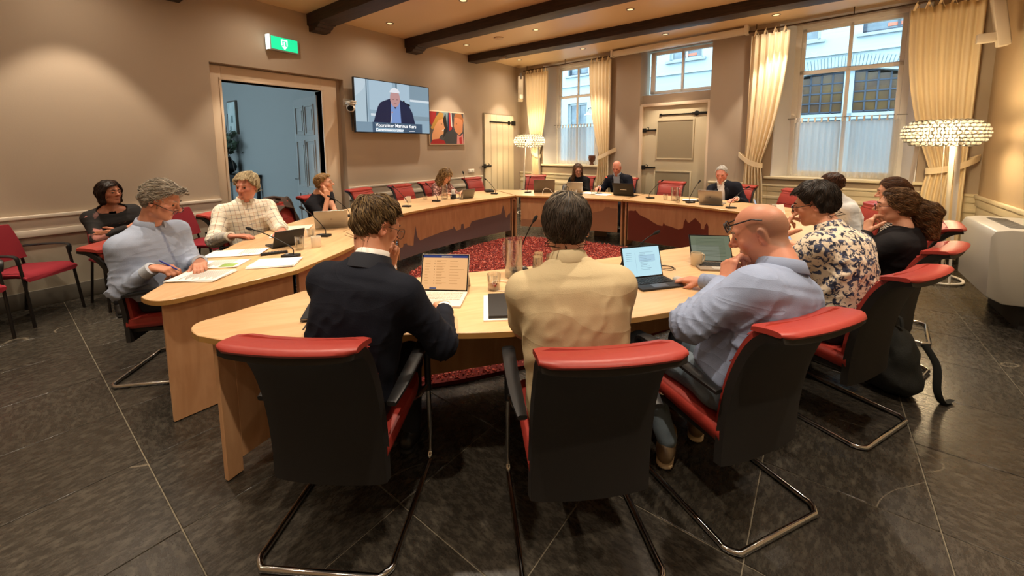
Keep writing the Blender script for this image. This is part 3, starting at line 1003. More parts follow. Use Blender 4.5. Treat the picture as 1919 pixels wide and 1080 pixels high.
# ------------------------------------------------------------------ street outside: a white painted house front
def street():
    FM = mat('house_paint_white', '8f9b9e', 0.7, var=(0.7, 0.2, '879396'))
    root = thing('town_house', 'white painted house front across the street, seen through the windows', 'building', (BACK_O.x, BACK_O.y, 0), BACK_A)
    d = 5.5
    holes = [(-2.31, -1.43, 0.6, 3.27), (-2.31, -1.40, 4.33, 6.0), (1.68, 2.71, 4.33, 6.0), (4.75, 5.62, 4.33, 6.0), (6.45, 7.75, 4.33, 6.0)]
    xs = sorted({-9.0, 16.0, *(h[0] for h in holes), *(h[1] for h in holes), 4.9, 8.1})
    zs = sorted({-0.3, 7.5, *(h[2] for h in holes), *(h[3] for h in holes), 2.36})
    # arched gateway between 4.9 and 8.1
    m = MB()
    for i in range(len(xs) - 1):
        for k in range(len(zs) - 1):
            cx, cz = (xs[i] + xs[i + 1]) / 2, (zs[k] + zs[k + 1]) / 2
            if any(h[0] < cx < h[1] and h[2] < cz < h[3] for h in holes): continue
            if 4.9 < cx < 8.1 and cz < 4.3: continue
            m.b2(xs[i], xs[i + 1], d, d + 0.3, zs[k], zs[k + 1])
    arc = lambda s: 3.52 - 0.115 * (s - 6.1) ** 2
    n = 20
    pts = [4.9 + 3.2 * i / n for i in range(n + 1)]
    for i in range(n):
        a, b = pts[i], pts[i + 1]
        m.add([(a, d, arc(a)), (b, d, arc(b)), (b, d, 4.33), (a, d, 4.33), (a, d + 0.3, arc(a)), (b, d + 0.3, arc(b)), (b, d + 0.3, 4.33), (a, d + 0.3, 4.33)],
              [(0, 1, 2, 3), (7, 6, 5, 4), (0, 4, 5, 1), (3, 2, 6, 7)])
    m.build('wall', FM, root, smooth=False)
    MB().b2(-9, 16, d - 0.08, d + 0.05, 3.90, 3.97).build('string_course', FM, root)
    # brick arch: one object per brick
    bm = mat('arch_brick', '879295', 0.8, var=(20, 0.4, '768286'))
    nb = 46
    br = MB().box((0, 0, 0.14), (0.062, 0.06, 0.27)).mesh('brick', bm, bevel=0.006, seg=1)
    for i in range(nb):
        s = 4.95 + 3.1 * (i + 0.5) / nb
        o = mobj('brick', br, root, (s, d - 0.005, arc(s) + 0.06))
        o.rotation_euler = (0, math.atan(0.23 * (s - 6.1)), 0)
    fr = mat('gate_frame_blue_grey', '2c3440', 0.5)
    wn = mat('dark_pane', '3d2c22', 0.25, var=(2.5, 0.8, '57421f'))
    sl = mat('stone_sill', '7d868c', 0.7)
    g = thing('arched_gate', 'arched shopfront with a grid of small dark panes across the street', 'shopfront', (BACK_O.x, BACK_O.y, 0), BACK_A)
    MB().b2(4.9, 8.1, d + 0.36, d + 0.40, -0.3, 3.55).build('backing', mat('shop_inside', '3a3024', 0.9), g)
    pane_n = 0
    for (a, b) in ((5.0, 6.16), (6.36, 7.98)):
        k = int(round((b - a) / 0.235))
        w = (b - a) / k
        for i in range(k):
            for r in range(4):
                s0, s1 = a + w * i + 0.018, a + w * (i + 1) - 0.018
                z0 = 2.46 + 0.25 * r + 0.018; z1 = z0 + 0.25 - 0.036
                zt = min(arc(s0), arc(s1)) - 0.05
                if z0 > zt - 0.06: continue
                MB().b2(s0, s1, d + 0.22, d + 0.23, z0, min(z1, zt)).build('pane', wn, g, smooth=False)
        m = MB()
        for i in range(k + 1): m.b2(a + w * i - 0.018, a + w * i + 0.018, d + 0.2, d + 0.25, 2.40, min(arc(a + w * i) - 0.02, 3.5))
        for r in range(5): m.b2(a, b, d + 0.2, d + 0.25, 2.46 + 0.25 * r - 0.018, 2.46 + 0.25 * r + 0.018)
        m.build('glazing_bars', fr, g)
    MB().b2(4.9, 8.1, d + 0.15, d + 0.28, 2.26, 2.42).b2(6.16, 6.36, d + 0.15, d + 0.28, -0.3, 3.5).b2(4.9, 5.0, d + .15, d + .28, -.3, 3.4).b2(7.98, 8.1, d + .15, d + .28, -.3, 3.2).build('gate_frame', FM, g)
    MB().b2(5.0, 6.16, d + 0.24, d + 0.26, -0.3, 2.26).b2(6.36, 7.98, d + 0.24, d + 0.26, -0.3, 2.26).build('shop_glass', mat('shop_glass_pale', '80898e', 0.3), g)
    # sash windows of the house
    wf = mat('house_window_white', '8f9799', 0.5)
    cu = mat('house_window_inside', '48545c', 0.2, var=(3, 0.9, '6d787c'))
    awn = mat('awning_red', 'a5604c', 0.8)
    for j, (a, b, z0, z1) in enumerate(holes):
        w = MB()
        w.b2(a, a + 0.07, d + 0.1, d + 0.18, z0, z1).b2(b - 0.07, b, d + 0.1, d + 0.18, z0, z1).b2(a, b, d + 0.1, d + 0.18, z0, z0 + 0.07).b2(a, b, d + 0.1, d + 0.18, z1 - 0.07, z1)
        c = (a + b) / 2
        w.b2(c - 0.025, c + 0.025, d + 0.11, d + 0.17, z0, z1).b2(a, b, d + 0.11, d + 0.17, z0 + (z1 - z0) * 0.66, z0 + (z1 - z0) * 0.66 + 0.05)
        wo = w.build('window', fr if j in (1, 4) else wf, root)
        for (p0, p1) in ((a + 0.07, c - 0.025), (c + 0.025, b - 0.07)):
            MB().b2(p0, p1, d + 0.15, d + 0.16, z0 + 0.07, z1 - 0.07).build('pane', cu, wo, smooth=False)
        MB().b2(a - 0.10, b + 0.10, d - 0.10, d + 0.12, z0 - 0.07, z0).build('window_sill', sl, root)
        if j in (2, 4):
            for q in range(3):
                MB().b2(a + 0.45, a + 0.8, d + 0.135, d + 0.149, z0 + 0.12 + 0.16 * q, z0 + 0.20 + 0.16 * q).build('blind_slat', awn, wo)
    ln = thing('street_lamp', 'small white swan-neck lamp on the house front outside', 'lamp', (BACK_O.x, BACK_O.y, 0), BACK_A)
    m = MB().tube([(-1.20, d, 2.95), (-1.20, d - 0.12, 3.05), (-1.20, d - 0.26, 3.0), (-1.20, d - 0.30, 2.9)], 0.015, 6)
    m.build('bracket', IRON, ln)
    MB().lathe([(0.03, 0.1), (0.06, 0.06), (0.14, 0.0), (0.13, -0.01)], 16, (-1.20, d - 0.30, 2.76)).build('lamp_shade', WHITE, ln)
    gr = MB().b2(-10, 18, 0.46, 5.5, -0.3, -0.2).build('ground', mat('street_paving', '77756f', 0.8, var=(3, 0.4, '6a6862')), loc=BACK_O, rz=BACK_A)
    struct(gr, 'grey street paving outside the windows')


street()


# ------------------------------------------------------------------ hall behind the open doorway
def hall():
    m = MB()
    m.b2(-14.0, ROOM_X0 - 0.30, 3.75, 3.95, 0, 3.4)
    struct(m.build('wall_hall', HALLW, smooth=False), 'pale blue-grey hall wall beyond the doorway')
    m = MB().b2(-14.2, -14.0, -3.0, 3.95, 0, 3.4)
    struct(m.build('wall_hall_end', HALLW, smooth=False), 'pale end wall of the hall')
    m = MB()
    for a, b in ((-14.0, -13.6), (-10.4, -10.0), (-6.9, ROOM_X0 - 0.3)): m.b2(a, b, -3.2, -3.0, 0, 3.4)
    m.b2(-13.6, -10.4, -3.2, -3.0, 0, 0.5).b2(-10.0, -6.9, -3.2, -3.0, 0, 0.5).b2(-13.6, -6.9, -3.2, -3.0, 3.0, 3.4)  # out of view; openings made large so the sky brightens the hall
    struct(m.build('wall_hall_street', HALLW, smooth=False), 'hall wall with two tall windows')
    m = MB().b2(-14.2, ROOM_X0 - 0.3, -3.2, 3.95, -0.1, -0.002)
    struct(m.build('floor_hall', mat('hall_floor', '6a6357', 0.4)), 'grey hall floor beyond the doorway')
    m = MB().b2(-14.2, ROOM_X0 - 0.3, -3.2, 3.95, 3.4, 3.5)
    struct(m.build('ceiling_hall', HALLW), 'hall ceiling')
    # open door leaf
    root = struct(link(bpy.data.objects.new('door_4', None)), 'grey-white panelled door leaf standing open into the hall')
    root.location = (-6.50, 3.36, 0); root.rotation_euler = (0, 0, math.radians(176))
    dm = mat('hall_door_paint', '9c9b97', 0.3)
    L = 0.95
    MB().b2(0, L, 0, 0.045, 0.01, 2.44).build('door_leaf', dm, root, bevel=0.004)
    for (z0, z1) in ((1.84, 2.28), (0.95, 1.70), (0.18, 0.80)):
        for (a, b) in ((0.14, 0.44), (0.54, 0.84)):
            m = MB()
            y = 0.045
            m.b2(a - 0.03, a, y, y + 0.02, z0 - 0.03, z1 + 0.03).b2(b, b + 0.03, y, y + 0.02, z0 - 0.03, z1 + 0.03).b2(a, b, y, y + 0.02, z0 - 0.03, z0).b2(a, b, y, y + 0.02, z1, z1 + 0.03)
            m.b2(a + 0.05, b - 0.05, y - 0.005, y + 0.012, z0 + 0.05, z1 - 0.05)
            m.build('panel', dm, root, bevel=0.006)
    MB().tube([(0.90, 0.05, 1.05), (0.90, 0.10, 1.05), (0.80, 0.10, 1.05)], 0.011, 8).build('handle', CHROME, root)
    # picture, console table, vase with flowers
    t = thing('picture_frame', 'slim framed picture on the hall wall above the flowers', 'picture', (-11.35, 3.75, 2.33))
    MB().b2(-0.27, 0.27, -0.05, 0, -0.40, 0.40).build('frame', mat('frame_dark', '5b5046', 0.4), t, bevel=0.006)
    MB().b2(-0.235, 0.235, -0.055, -0.05, -0.365, 0.365).build('picture_sheet', mat('picture_sheet', 'c9cfcb', 0.4, var=(5, 0.8, '9fb2b0')), t)
    MB().b2(-0.05, 0.08, -0.057, -0.055, -0.12, 0.05).b2(-0.14, -0.05, -0.057, -0.055, -0.30, -0.2).build('picture_motif', mat('picture_motif', '6e7f7d', 0.5), t)
    t = thing('console_table', 'narrow dark console table against the hall wall', 'table', (-10.95, 3.52, 0))
    dk = mat('dark_stained_wood', '1d1917', 0.4)
    MB().b2(-1.0, 1.0, -0.2, 0.2, 0.94, 1.0).build('table_top', dk, t, bevel=0.006)
    for sx in (-0.93, 0.93):
        for sy in (-0.15, 0.15):
            MB().b2(sx - 0.035, sx + 0.035, sy - 0.03, sy + 0.03, 0, 0.94).build('leg', dk, t)
    MB().b2(-0.93, 0.93, -0.17, -0.15, 0.84, 0.94).build('apron', dk, t)
    v = thing('flower_vase', 'round black vase on the dark console table', 'vase', (-11.20, 3.45, 1.0))
    MB().lathe([(0.10, 0), (0.19, 0.07), (0.22, 0.17), (0.17, 0.29), (0.10, 0.35), (0.12, 0.40), (0.10, 0.40), (0.08, 0.35)], 20).build('pot', mat('vase_black', '121314', 0.35), v)
    b = thing('flower_bouquet', 'tall bouquet of twigs and greenery in the black vase', 'flowers', (-11.20, 3.45, 1.38))
    rng = random.Random(5)
    tw = MB(); lf = MB(); fl = MB()
    for i in range(60):
        a = rng.uniform(0, 6.28); r = rng.uniform(0.05, 0.46); z = rng.uniform(0.08, 0.62)
        p = (r * math.cos(a), r * math.sin(a) * 0.6, z)
        tw.tube([(0, 0, -0.1), (p[0] * 0.5, p[1] * 0.5, z * 0.6), p], 0.004, 4)
        for q in range(3):
            c = Vector(p) + Vector((rng.gauss(0, .05), rng.gauss(0, .04), rng.gauss(0, .05)))
            d1 = Vector((rng.gauss(0, 1), rng.gauss(0, 1), rng.gauss(0, 1))).normalized() * 0.07
            d2 = d1.orthogonal().normalized() * 0.032
            lf.add([c - d1, c + d2, c + d1, c - d2], [(0, 1, 2, 3)])
    for pts in (((0.05, 0, 0.3), (0.12, 0, 0.6), (0.05, 0, 0.8), (0.16, 0, 1.0)), ((0.1, 0, 0.3), (0.2, 0, 0.65), (0.28, 0, 0.75), (0.36, 0, 1.0)), ((0.1, 0, 0.1), (0.35, 0, 0.0), (0.45, 0, -0.1), (0.55, 0, -0.35)), ((0, 0, .3), (-.05, 0, .6), (0.02, 0, .75))):
        tw.tube(pts, 0.008, 5)
    for c in ((0.10, -0.12, 0.16), (-0.05, -0.15, 0.10), (0.2, -0.1, 0.22)): fl.ball(c, 0.075, 10, 7, (1, 0.7, 0.9))
    tw.build('twigs', mat('twig_brown', '4a3f36', 0.8), b); lf.build('foliage', mat('bouquet_leaf', '3f4d3a', 0.7), b)
    fl.build('blossoms', mat('blossom_grey', '8f8a8c', 0.8, bump=(60, 0.6)), b)


hall()
# ------------------------------------------------------------------ council table
TOPW = wood('table_beech', 'cda678', 'dab689', 0.33, 2.2, (1.5, 9, 9), coat=0.15)
PANW = wood('panel_beech', 'b98c63', 'c79b72', 0.42, 2.0, (9, 9, 1.5))
EDGEW = mat('table_edge_band', 'b98d4f', 0.4)
SKY_GREY = mat('skyline_print_grey', '6c5d5e', 0.5)
SKY_BROWN = mat('skyline_print_brown', '6b3427', 0.5)


def catmull(pts, n=8):
    out = []
    P = [Vector(p) for p in pts]
    for i in range(len(P) - 1):
        p0, p1, p2, p3 = P[max(i - 1, 0)], P[i], P[i + 1], P[min(i + 2, len(P) - 1)]
        for k in range(n):
            t = k / n
            out.append(0.5 * ((2 * p1) + (p2 - p0) * t + (2 * p0 - 5 * p1 + 4 * p2 - p3) * t * t + (3 * p1 - p0 - 3 * p2 + p3) * t ** 3))
    out.append(P[-1])
    return out


def skyline(kind, L, H):
    """roofline heights along 0..1 of a modesty panel"""
    base = [(0, .34), (.03, .34), (.035, .42), (.06, .42), (.065, .36), (.10, .30), (.115, .30), (.12, .50), (.135, .86), (.15, .50), (.17, .38), (.33, .46), (.45, .50), (.455, .58), (.48, .40), (.52, .42), (.525, .58), (.545, .58), (.55, .40), (.60, .44), (.62, .60), (.63, .60), (.90, .68), (.905, .72), (.925, 1.0), (.945, .70), (.95, .52), (.965, .50), (.97, .60), (.985, .64), (1, .66)]
    castle = [(0, .95), (.03, .97), (.06, .97), (.07, 1.0), (.08, .97), (.11, .86), (.17, .78), (.19, .76), (.24, .66), (.28, .60), (.32, .58), (.33, .70), (.345, .62), (.39, .60), (.46, .54), (.48, .57), (.50, .60), (.505, .78), (.52, .90), (.535, .80), (.55, .78), (.60, .95), (.65, .80), (.655, .66), (.68, .66), (.685, .78), (.70, .86), (.715, .76), (.72, .40), (.76, .34), (1.0, .28)]
    gable = [(0, .30), (.30, .30), (.55, .34), (.62, .5), (.75, .72), (.86, .84), (.88, .98), (.90, .98), (.92, 1.0), (.93, .95), (1, .95)]
    return dict(base=base, castle=castle, gable=gable)[kind]


def panel_with_print(name_parent, pts, z0, z1, prints, facing):
    """curved modesty panel with a roofline print as thin flat sheet on its inner face"""
    m = MB()
    n = len(pts)
    nv = []
    for i, p in enumerate(pts):
        t = (pts[min(i + 1, n - 1)] - pts[max(i - 1, 0)]).normalized()
        nv.append(Vector((t.y, -t.x, 0)) * facing)
    rings = []
    for i, p in enumerate(pts):
        q = p - nv[i] * 0.025
        rings.append([(p.x, p.y, z0), (p.x, p.y, z1), (q.x, q.y, z1), (q.x, q.y, z0)])
    m.loft(rings)
    pan = m.build('modesty_panel', PANW, name_parent, smooth=True, angle=30)
    if prints:
        kind, mt = prints
        S = [0.0]
        for i in range(1, n): S.append(S[-1] + (pts[i] - pts[i - 1]).length)
        L = S[-1]
        prof = skyline(kind, L, z1 - z0)
        sm = sorted({*[s / L for s in S], *[a for a, _ in prof], *[k / 60 for k in range(61)]})
        m = MB()
        cols = []
        for u in sm:
            u_ = min(max(u, 0.004), 0.996)
            i = max(0, min(n - 2, next((k for k in range(n - 1) if S[k + 1] >= u_ * L), n - 2)))
            f = (u_ * L - S[i]) / max(S[i + 1] - S[i], 1e-6)
            p = pts[i].lerp(pts[i + 1], f) + nv[i] * 0.0015
            h = np.interp(u, [a for a, _ in prof], [b for _, b in prof])
            cols.append((p, z0 + 0.002 + h * (z1 - z0) * 0.80))
        for (p, h), (q, g) in zip(cols[:-1], cols[1:]):
            m.quad((p.x, p.y, z0 + 0.002), (q.x, q.y, z0 + 0.002), (q.x, q.y, g), (p.x, p.y, h))
        m.build('roofline_print', mt, pan, smooth=False)
    return pan


TABLE_POLYS = []                             # world outlines of the table tops


def table_segment(label, inner, outer, prints=None, ends=(True, True), low=0.13, legs=True, rot=None):
    """one table: top with edge band, inner modesty panel, end panels"""
    cx = sum(p[0] for p in inner + outer) / (len(inner) + len(outer)); cy = sum(p[1] for p in inner + outer) / (len(inner) + len(outer))
    dirv = Vector(inner[-1]) - Vector(inner[0])
    ang = math.atan2(dirv.y, dirv.x)
    t = thing('table', label, 'table', (cx, cy, 0), ang, 'curved council tables')
    ca, sa = math.cos(-ang), math.sin(-ang)
    loc = lambda p: Vector(((p[0] - cx) * ca - (p[1] - cy) * sa, (p[0] - cx) * sa + (p[1] - cy) * ca, 0))
    I = catmull([loc(p) for p in inner], 8) if len(inner) > 2 else [loc(p) for p in inner]
    O = catmull([loc(p) for p in outer], 8) if len(outer) > 2 else [loc(p) for p in outer]
    poly = [(p.x, p.y) for p in I] + [(p.x, p.y) for p in reversed(O)]
    TABLE_POLYS.append([(cx + x * math.cos(ang) - y * math.sin(ang), cy + x * math.sin(ang) + y * math.cos(ang)) for x, y in poly])
    m = MB(); m.prism(poly, TABLE_Z - 0.030, TABLE_Z)
    # outline face order may be either way; normals are recalculated on build
    top = m.build('table_top', [TOPW], t, smooth=True, bevel=0.003, seg=1, angle=30)
    m = MB()
    ring = poly + [poly[0]]
    for (a, b) in zip(ring[:-1], ring[1:]):
        e = Vector((b[0] - a[0], b[1] - a[1], 0))
        if e.length < 1e-5: continue
        nn = Vector((e.y, -e.x, 0)).normalized() * 0.0012
        area = sum(x0 * y1 - x1 * y0 for (x0, y0), (x1, y1) in zip(ring[:-1], ring[1:]))
        if area < 0: nn = -nn
        m.quad((a[0] + nn.x, a[1] + nn.y, TABLE_Z - 0.029), (b[0] + nn.x, b[1] + nn.y, TABLE_Z - 0.029), (b[0] + nn.x, b[1] + nn.y, TABLE_Z - 0.002), (a[0] + nn.x, a[1] + nn.y, TABLE_Z - 0.002))
    m.build('edge_band', EDGEW, top, smooth=True)
    # which side is the hollow?
    mid_i = I[len(I) // 2]; mid_o = O[len(O) // 2]
    tI = (I[-1] - I[0]).normalized(); nI = Vector((tI.y, -tI.x, 0))
    facing = 1 if nI.dot(mid_i - mid_o) > 0 else -1
    inn = []
    for i, p in enumerate(I):
        t_ = (I[min(i + 1, len(I) - 1)] - I[max(i - 1, 0)]).normalized()
        inn.append(p - Vector((t_.y, -t_.x, 0)) * facing * 0.05)
    k = 1
    panel_with_print(t, inn[1:-1], low, TABLE_Z - 0.03, prints, facing)
    for e, (pi, po) in zip(ends, ((I[0], O[0]), (I[-1], O[-1]))):
        if not e: continue
        d = (po - pi); ln = d.length; d.normalize()
        q = Vector((-d.y, d.x, 0))
        c0 = sum(((I[len(I) // 2] + O[len(O) // 2]) / 2 - (pi + po) / 2) * 1.0 * q) if False else ((I[len(I) // 2] + O[len(O) // 2]) / 2 - (pi + po) / 2).dot(q)
        q = q if c0 > 0 else -q
        a = pi + d * 0.06 + q * 0.012; b = pi + d * min(ln - 0.14, 0.36) + q * 0.012
        m = MB()
        vs = [(a.x, a.y), (b.x, b.y), (b.x + q.x * 0.025, b.y + q.y * 0.025), (a.x + q.x * 0.025, a.y + q.y * 0.025)]
        m.prism(vs, 0.0, TABLE_Z - 0.03)
        m.build('end_panel', PANW, t, smooth=False, bevel=0.002, seg=1)
    return t


def tables():
    A, B, Cc = (-4.20, 5.58), (-2.46, 6.10), (-0.66, 5.80)
    Dd, Ee = (-4.22, 3.12), (-0.80, 3.62)
    g = 0.004
    # left, nearest: tip by the entrance gap
    tl = [(-2.86, 0.60), (-2.86, 1.25), (-3.16, 1.85), (-3.56, 2.36), (-3.93, 2.78), (-4.215, 3.11)]
    ol = [(-3.06, 0.47), (-3.42, 0.74), (-4.05, 1.24), (-4.52, 1.74), (-4.88, 2.24), (-5.10, 2.62)]
    T1 = table_seg_custom('curved beech table by the entrance gap, piled with papers', tl, ol, [(-2.92, 0.475), (-2.865, 0.52)], True)
    table_segment('curved beech table along the screen wall with a grey church-spire print', [(-4.225, 3.13), (-4.30, 3.65), (-4.32, 4.2), (-4.30, 4.8), (-4.205, 5.57)], [(-5.12, 2.64), (-5.27, 3.4), (-5.33, 4.3), (-5.28, 5.2), (-5.12, 6.08)], ('base', SKY_GREY), (True, True))
    table_segment('beech table under the far window with pale gable print', [(-4.19, 5.59), (-3.35, 5.90), (-2.47, 6.095)], [(-5.10, 6.10), (-3.75, 6.80), (-2.46, 7.08)], ('gable', mat('skyline_print_pale', '9d7557', 0.5)), (True, True), low=0.20)
    table_segment('beech table before the white door with a brown castle print', [(-2.45, 6.095), (-1.55, 6.07), (-0.66, 5.82)], [(-2.44, 7.08), (-1.3, 7.0), (-0.10, 6.55)], ('castle', SKY_BROWN), (True, True), low=0.10)
    table_segment('beech table on the heater side', [(-0.65, 5.81), (-0.60, 5.0), (-0.64, 4.3), (-0.80, 3.63)], [(-0.08, 6.54), (0.20, 5.6), (0.22, 4.4), (0.02, 3.16)], None, (True, True))
    tr = [(-2.38, 0.62), (-2.40, 1.08), (-2.10, 1.58), (-1.70, 2.14), (-1.28, 2.76), (-0.81, 3.61)]
    orr = [(-2.20, 0.515), (-1.90, 0.665), (-1.42, 1.12), (-1.01, 1.49), (-0.48, 2.20), (0.01, 3.14)]
    table_seg_custom('nearest curved beech table, with the tablets and the water jug', tr, orr, [(-2.345, 0.495), (-2.395, 0.54)], False)


def table_seg_custom(label, inner, outer, tip, left):
    """end tables: pointed rounded tip beside the entrance gap"""
    I = [Vector((p[0], p[1], 0)) for p in inner]; O = [Vector((p[0], p[1], 0)) for p in outer]
    Ic = [I[0]] + catmull(I[1:], 6); Oc = catmull(O, 6)
    cx = sum(p.x for p in I + O) / 12; cy = sum(p.y for p in I + O) / 12
    dirv = I[-1] - I[1]
    ang = math.atan2(dirv.y, dirv.x)
    t = thing('table', label, 'table', (cx, cy, 0), ang, 'curved council tables')
    ca, sa = math.cos(-ang), math.sin(-ang)
    loc = lambda p: Vector(((p[0] - cx) * ca - (p[1] - cy) * sa, (p[0] - cx) * sa + (p[1] - cy) * ca, 0))
    tipc = [Vector((p[0], p[1], 0)) for p in tip]
    a, b = (tipc[0], tipc[1])
    arc = []
    q0, q1 = Oc[0], I[0]
    for k in range(1, 8):
        s = k / 8
        arc.append(((1 - s) ** 3) * q0 + 3 * s * (1 - s) ** 2 * a + 3 * s * s * (1 - s) * b + s ** 3 * q1)
    poly = [loc(p) for p in Ic] + [loc(p) for p in reversed(Oc)] + [loc(p) for p in arc]
    TABLE_POLYS.append([(cx + p.x * math.cos(ang) - p.y * math.sin(ang), cy + p.x * math.sin(ang) + p.y * math.cos(ang)) for p in poly])
    m = MB(); m.prism([(p.x, p.y) for p in poly], TABLE_Z - 0.030, TABLE_Z)
    top = m.build('table_top', TOPW, t, smooth=True, bevel=0.003, seg=1, angle=30)
    m = MB()
    ring = [(p.x, p.y) for p in poly]; ring.append(ring[0])
    area = sum(x0 * y1 - x1 * y0 for (x0, y0), (x1, y1) in zip(ring[:-1], ring[1:]))
    for (p, q) in zip(ring[:-1], ring[1:]):
        e = Vector((q[0] - p[0], q[1] - p[1], 0))
        if e.length < 1e-5: continue
        nn = Vector((e.y, -e.x, 0)).normalized() * (0.0012 if area > 0 else -0.0012)
        m.quad((p[0] + nn.x, p[1] + nn.y, TABLE_Z - 0.029), (q[0] + nn.x, q[1] + nn.y, TABLE_Z - 0.029), (q[0] + nn.x, q[1] + nn.y, TABLE_Z - 0.002), (p[0] + nn.x, p[1] + nn.y, TABLE_Z - 0.002))
    m.build('edge_band', EDGEW, top, smooth=True)
    # panel along the straight inner edge down to the floor, and the curved run
    x = I[0].x
    if left: p0, p1 = Vector((-2.905, 0.53, 0)), Vector((-2.905, 1.24, 0))
    else: p0, p1 = Vector((-2.19, 0.56, 0)), Vector((-2.33, 1.10, 0))
    d = (p1 - p0).normalized(); q = Vector((-d.y, d.x, 0)) * (1 if left else -1) * 0.028
    m = MB()
    vs = [loc(p0), loc(p1), loc(p1 + q), loc(p0 + q)]
    if left:
        m.prism([(v.x, v.y) for v in vs], 0.005, TABLE_Z - 0.03)
    else:
        n1 = p0 + d * 0.075
        v2 = [loc(p0), loc(n1), loc(n1 + q), loc(p0 + q)]
        v3 = [loc(n1), loc(p1), loc(p1 + q), loc(n1 + q)]
        m.prism([(v.x, v.y) for v in v2], 0.005, TABLE_Z - 0.03)
        m.prism([(v.x, v.y) for v in v3], 0.075, TABLE_Z - 0.03)
    m.build('end_panel', PANW, t, smooth=False, bevel=0.002, seg=1)
    tI = (I[-1] - I[2]).normalized(); nI = Vector((tI.y, -tI.x, 0))
    facing = 1 if nI.dot(I[3] - O[3]) > 0 else -1
    L = [loc(p) for p in Ic]
    inn = []
    for i, p in enumerate(L):
        t_ = (L[min(i + 1, len(L) - 1)] - L[max(i - 1, 0)]).normalized()
        inn.append(p - Vector((t_.y, -t_.x, 0)) * facing * 0.05)
    panel_with_print(t, inn[2:-1], 0.10, TABLE_Z - 0.03, ('gable' if left else 'castle', SKY_GREY if left else SKY_BROWN), facing)
    e0, e1 = L[-1], loc(O[-1])
    dd = (e1 - e0).normalized(); back = (L[-3] - L[-1]).normalized() * 0.03
    m = MB()
    a_, b_ = e0 + dd * 0.07, e0 + dd * 0.36
    m.prism([(a_.x, a_.y), (b_.x, b_.y), (b_.x + back.x, b_.y + back.y), (a_.x + back.x, a_.y + back.y)], 0, TABLE_Z - 0.03)
    m.build('end_panel', PANW, t, smooth=False)
    return t


tables()


# ------------------------------------------------------------------ shaggy red rug inside the ring
def rug():
    rng = np.random.RandomState(4)
    cx, cy = -2.50, 3.80
    out = [(-2.55, 1.30), (-3.2, 1.72), (-3.75, 2.6), (-4.15, 3.5), (-4.30, 4.5), (-4.18, 5.45), (-3.4, 5.83), (-2.5, 5.95), (-1.6, 5.85), (-0.85, 5.45), (-0.72, 4.5), (-0.95, 3.5), (-1.45, 2.5), (-2.0, 1.62)]
    P = catmull([Vector((x, y, 0)) for x, y in out + [out[0]]], 4)[:-1]
    poly = [(p.x, p.y) for p in P]
    o = MB().prism(poly, 0.001, 0.028).build('rug', mat('rug_backing', '5a1612', 0.95))
    tag(o, 'round shaggy red rug in the hollow of the table ring', 'rug')
    # pile: twisted wool tufts, countless
    px = np.array(poly)
    lo, hi = px.min(0), px.max(0)
    pts = rng.uniform(lo, hi, (34000, 2))
    ins = np.zeros(len(pts), bool)
    j = len(px) - 1
    for i in range(len(px)):
        xi, yi = px[i]; xj, yj = px[j]
        c = ((yi > pts[:, 1]) != (yj > pts[:, 1])) & (pts[:, 0] < (xj - xi) * (pts[:, 1] - yi) / (yj - yi + 1e-12) + xi)
        ins ^= c; j = i
    pts = pts[ins]
    n = len(pts)
    a = rng.uniform(0, 6.28, n); L = rng.uniform(0.016, 0.034, n); r = rng.uniform(0.006, 0.010, n)
    tilt = rng.uniform(-0.1, 0.9, n)
    dx, dy, dz = np.cos(a) * np.cos(tilt), np.sin(a) * np.cos(tilt), np.sin(tilt)
    D = np.stack([dx, dy, dz], 1)
    U = np.stack([-np.sin(a), np.cos(a), np.zeros(n)], 1)
    Wv = np.cross(D, U)
    c = np.concatenate([pts, rng.uniform(0.026, 0.045, (n, 1))], 1)
    vs = np.stack([c - D * L[:, None] / 2, c + U * r[:, None], c + Wv * r[:, None], c - U * r[:, None], c - Wv * r[:, None], c + D * L[:, None] / 2], 1).reshape(-1, 3)
    base = np.array([(0, 2, 1), (0, 3, 2), (0, 4, 3), (0, 1, 4), (5, 1, 2), (5, 2, 3), (5, 3, 4), (5, 4, 1)])
    fs = (base[None] + 6 * np.arange(n)[:, None, None]).reshape(-1, 3)
    pal = np.array([lin(c_) for c_ in ('a84438', '8d342b', 'bf5c4c', '6e211b', 'cc7c6c', '983a30')])
    col = np.repeat(pal[rng.randint(0, len(pal), n)], 6, 0)
    me = smooth_mesh('pile', vs, fs, mat('rug_wool', '9c2f26', 0.95, attr='col'), dict(col=col))
    me.polygons.foreach_set('use_smooth', [False] * len(me.polygons))
    p = mobj('pile', me, o)
    p['kind'] = 'stuff'

rug()

# ------------------------------------------------------------------ conference chairs
RED = mat('red_leather', '9a352d', 0.42, var=(5, 0.35, '872c26'), bump=(45, 0.10))
SHELL = mat('chair_shell_black', '1d1a18', 0.62, bump=(300, 0.08))
ARMB = mat('armrest_black', '1b1b1c', 0.4)


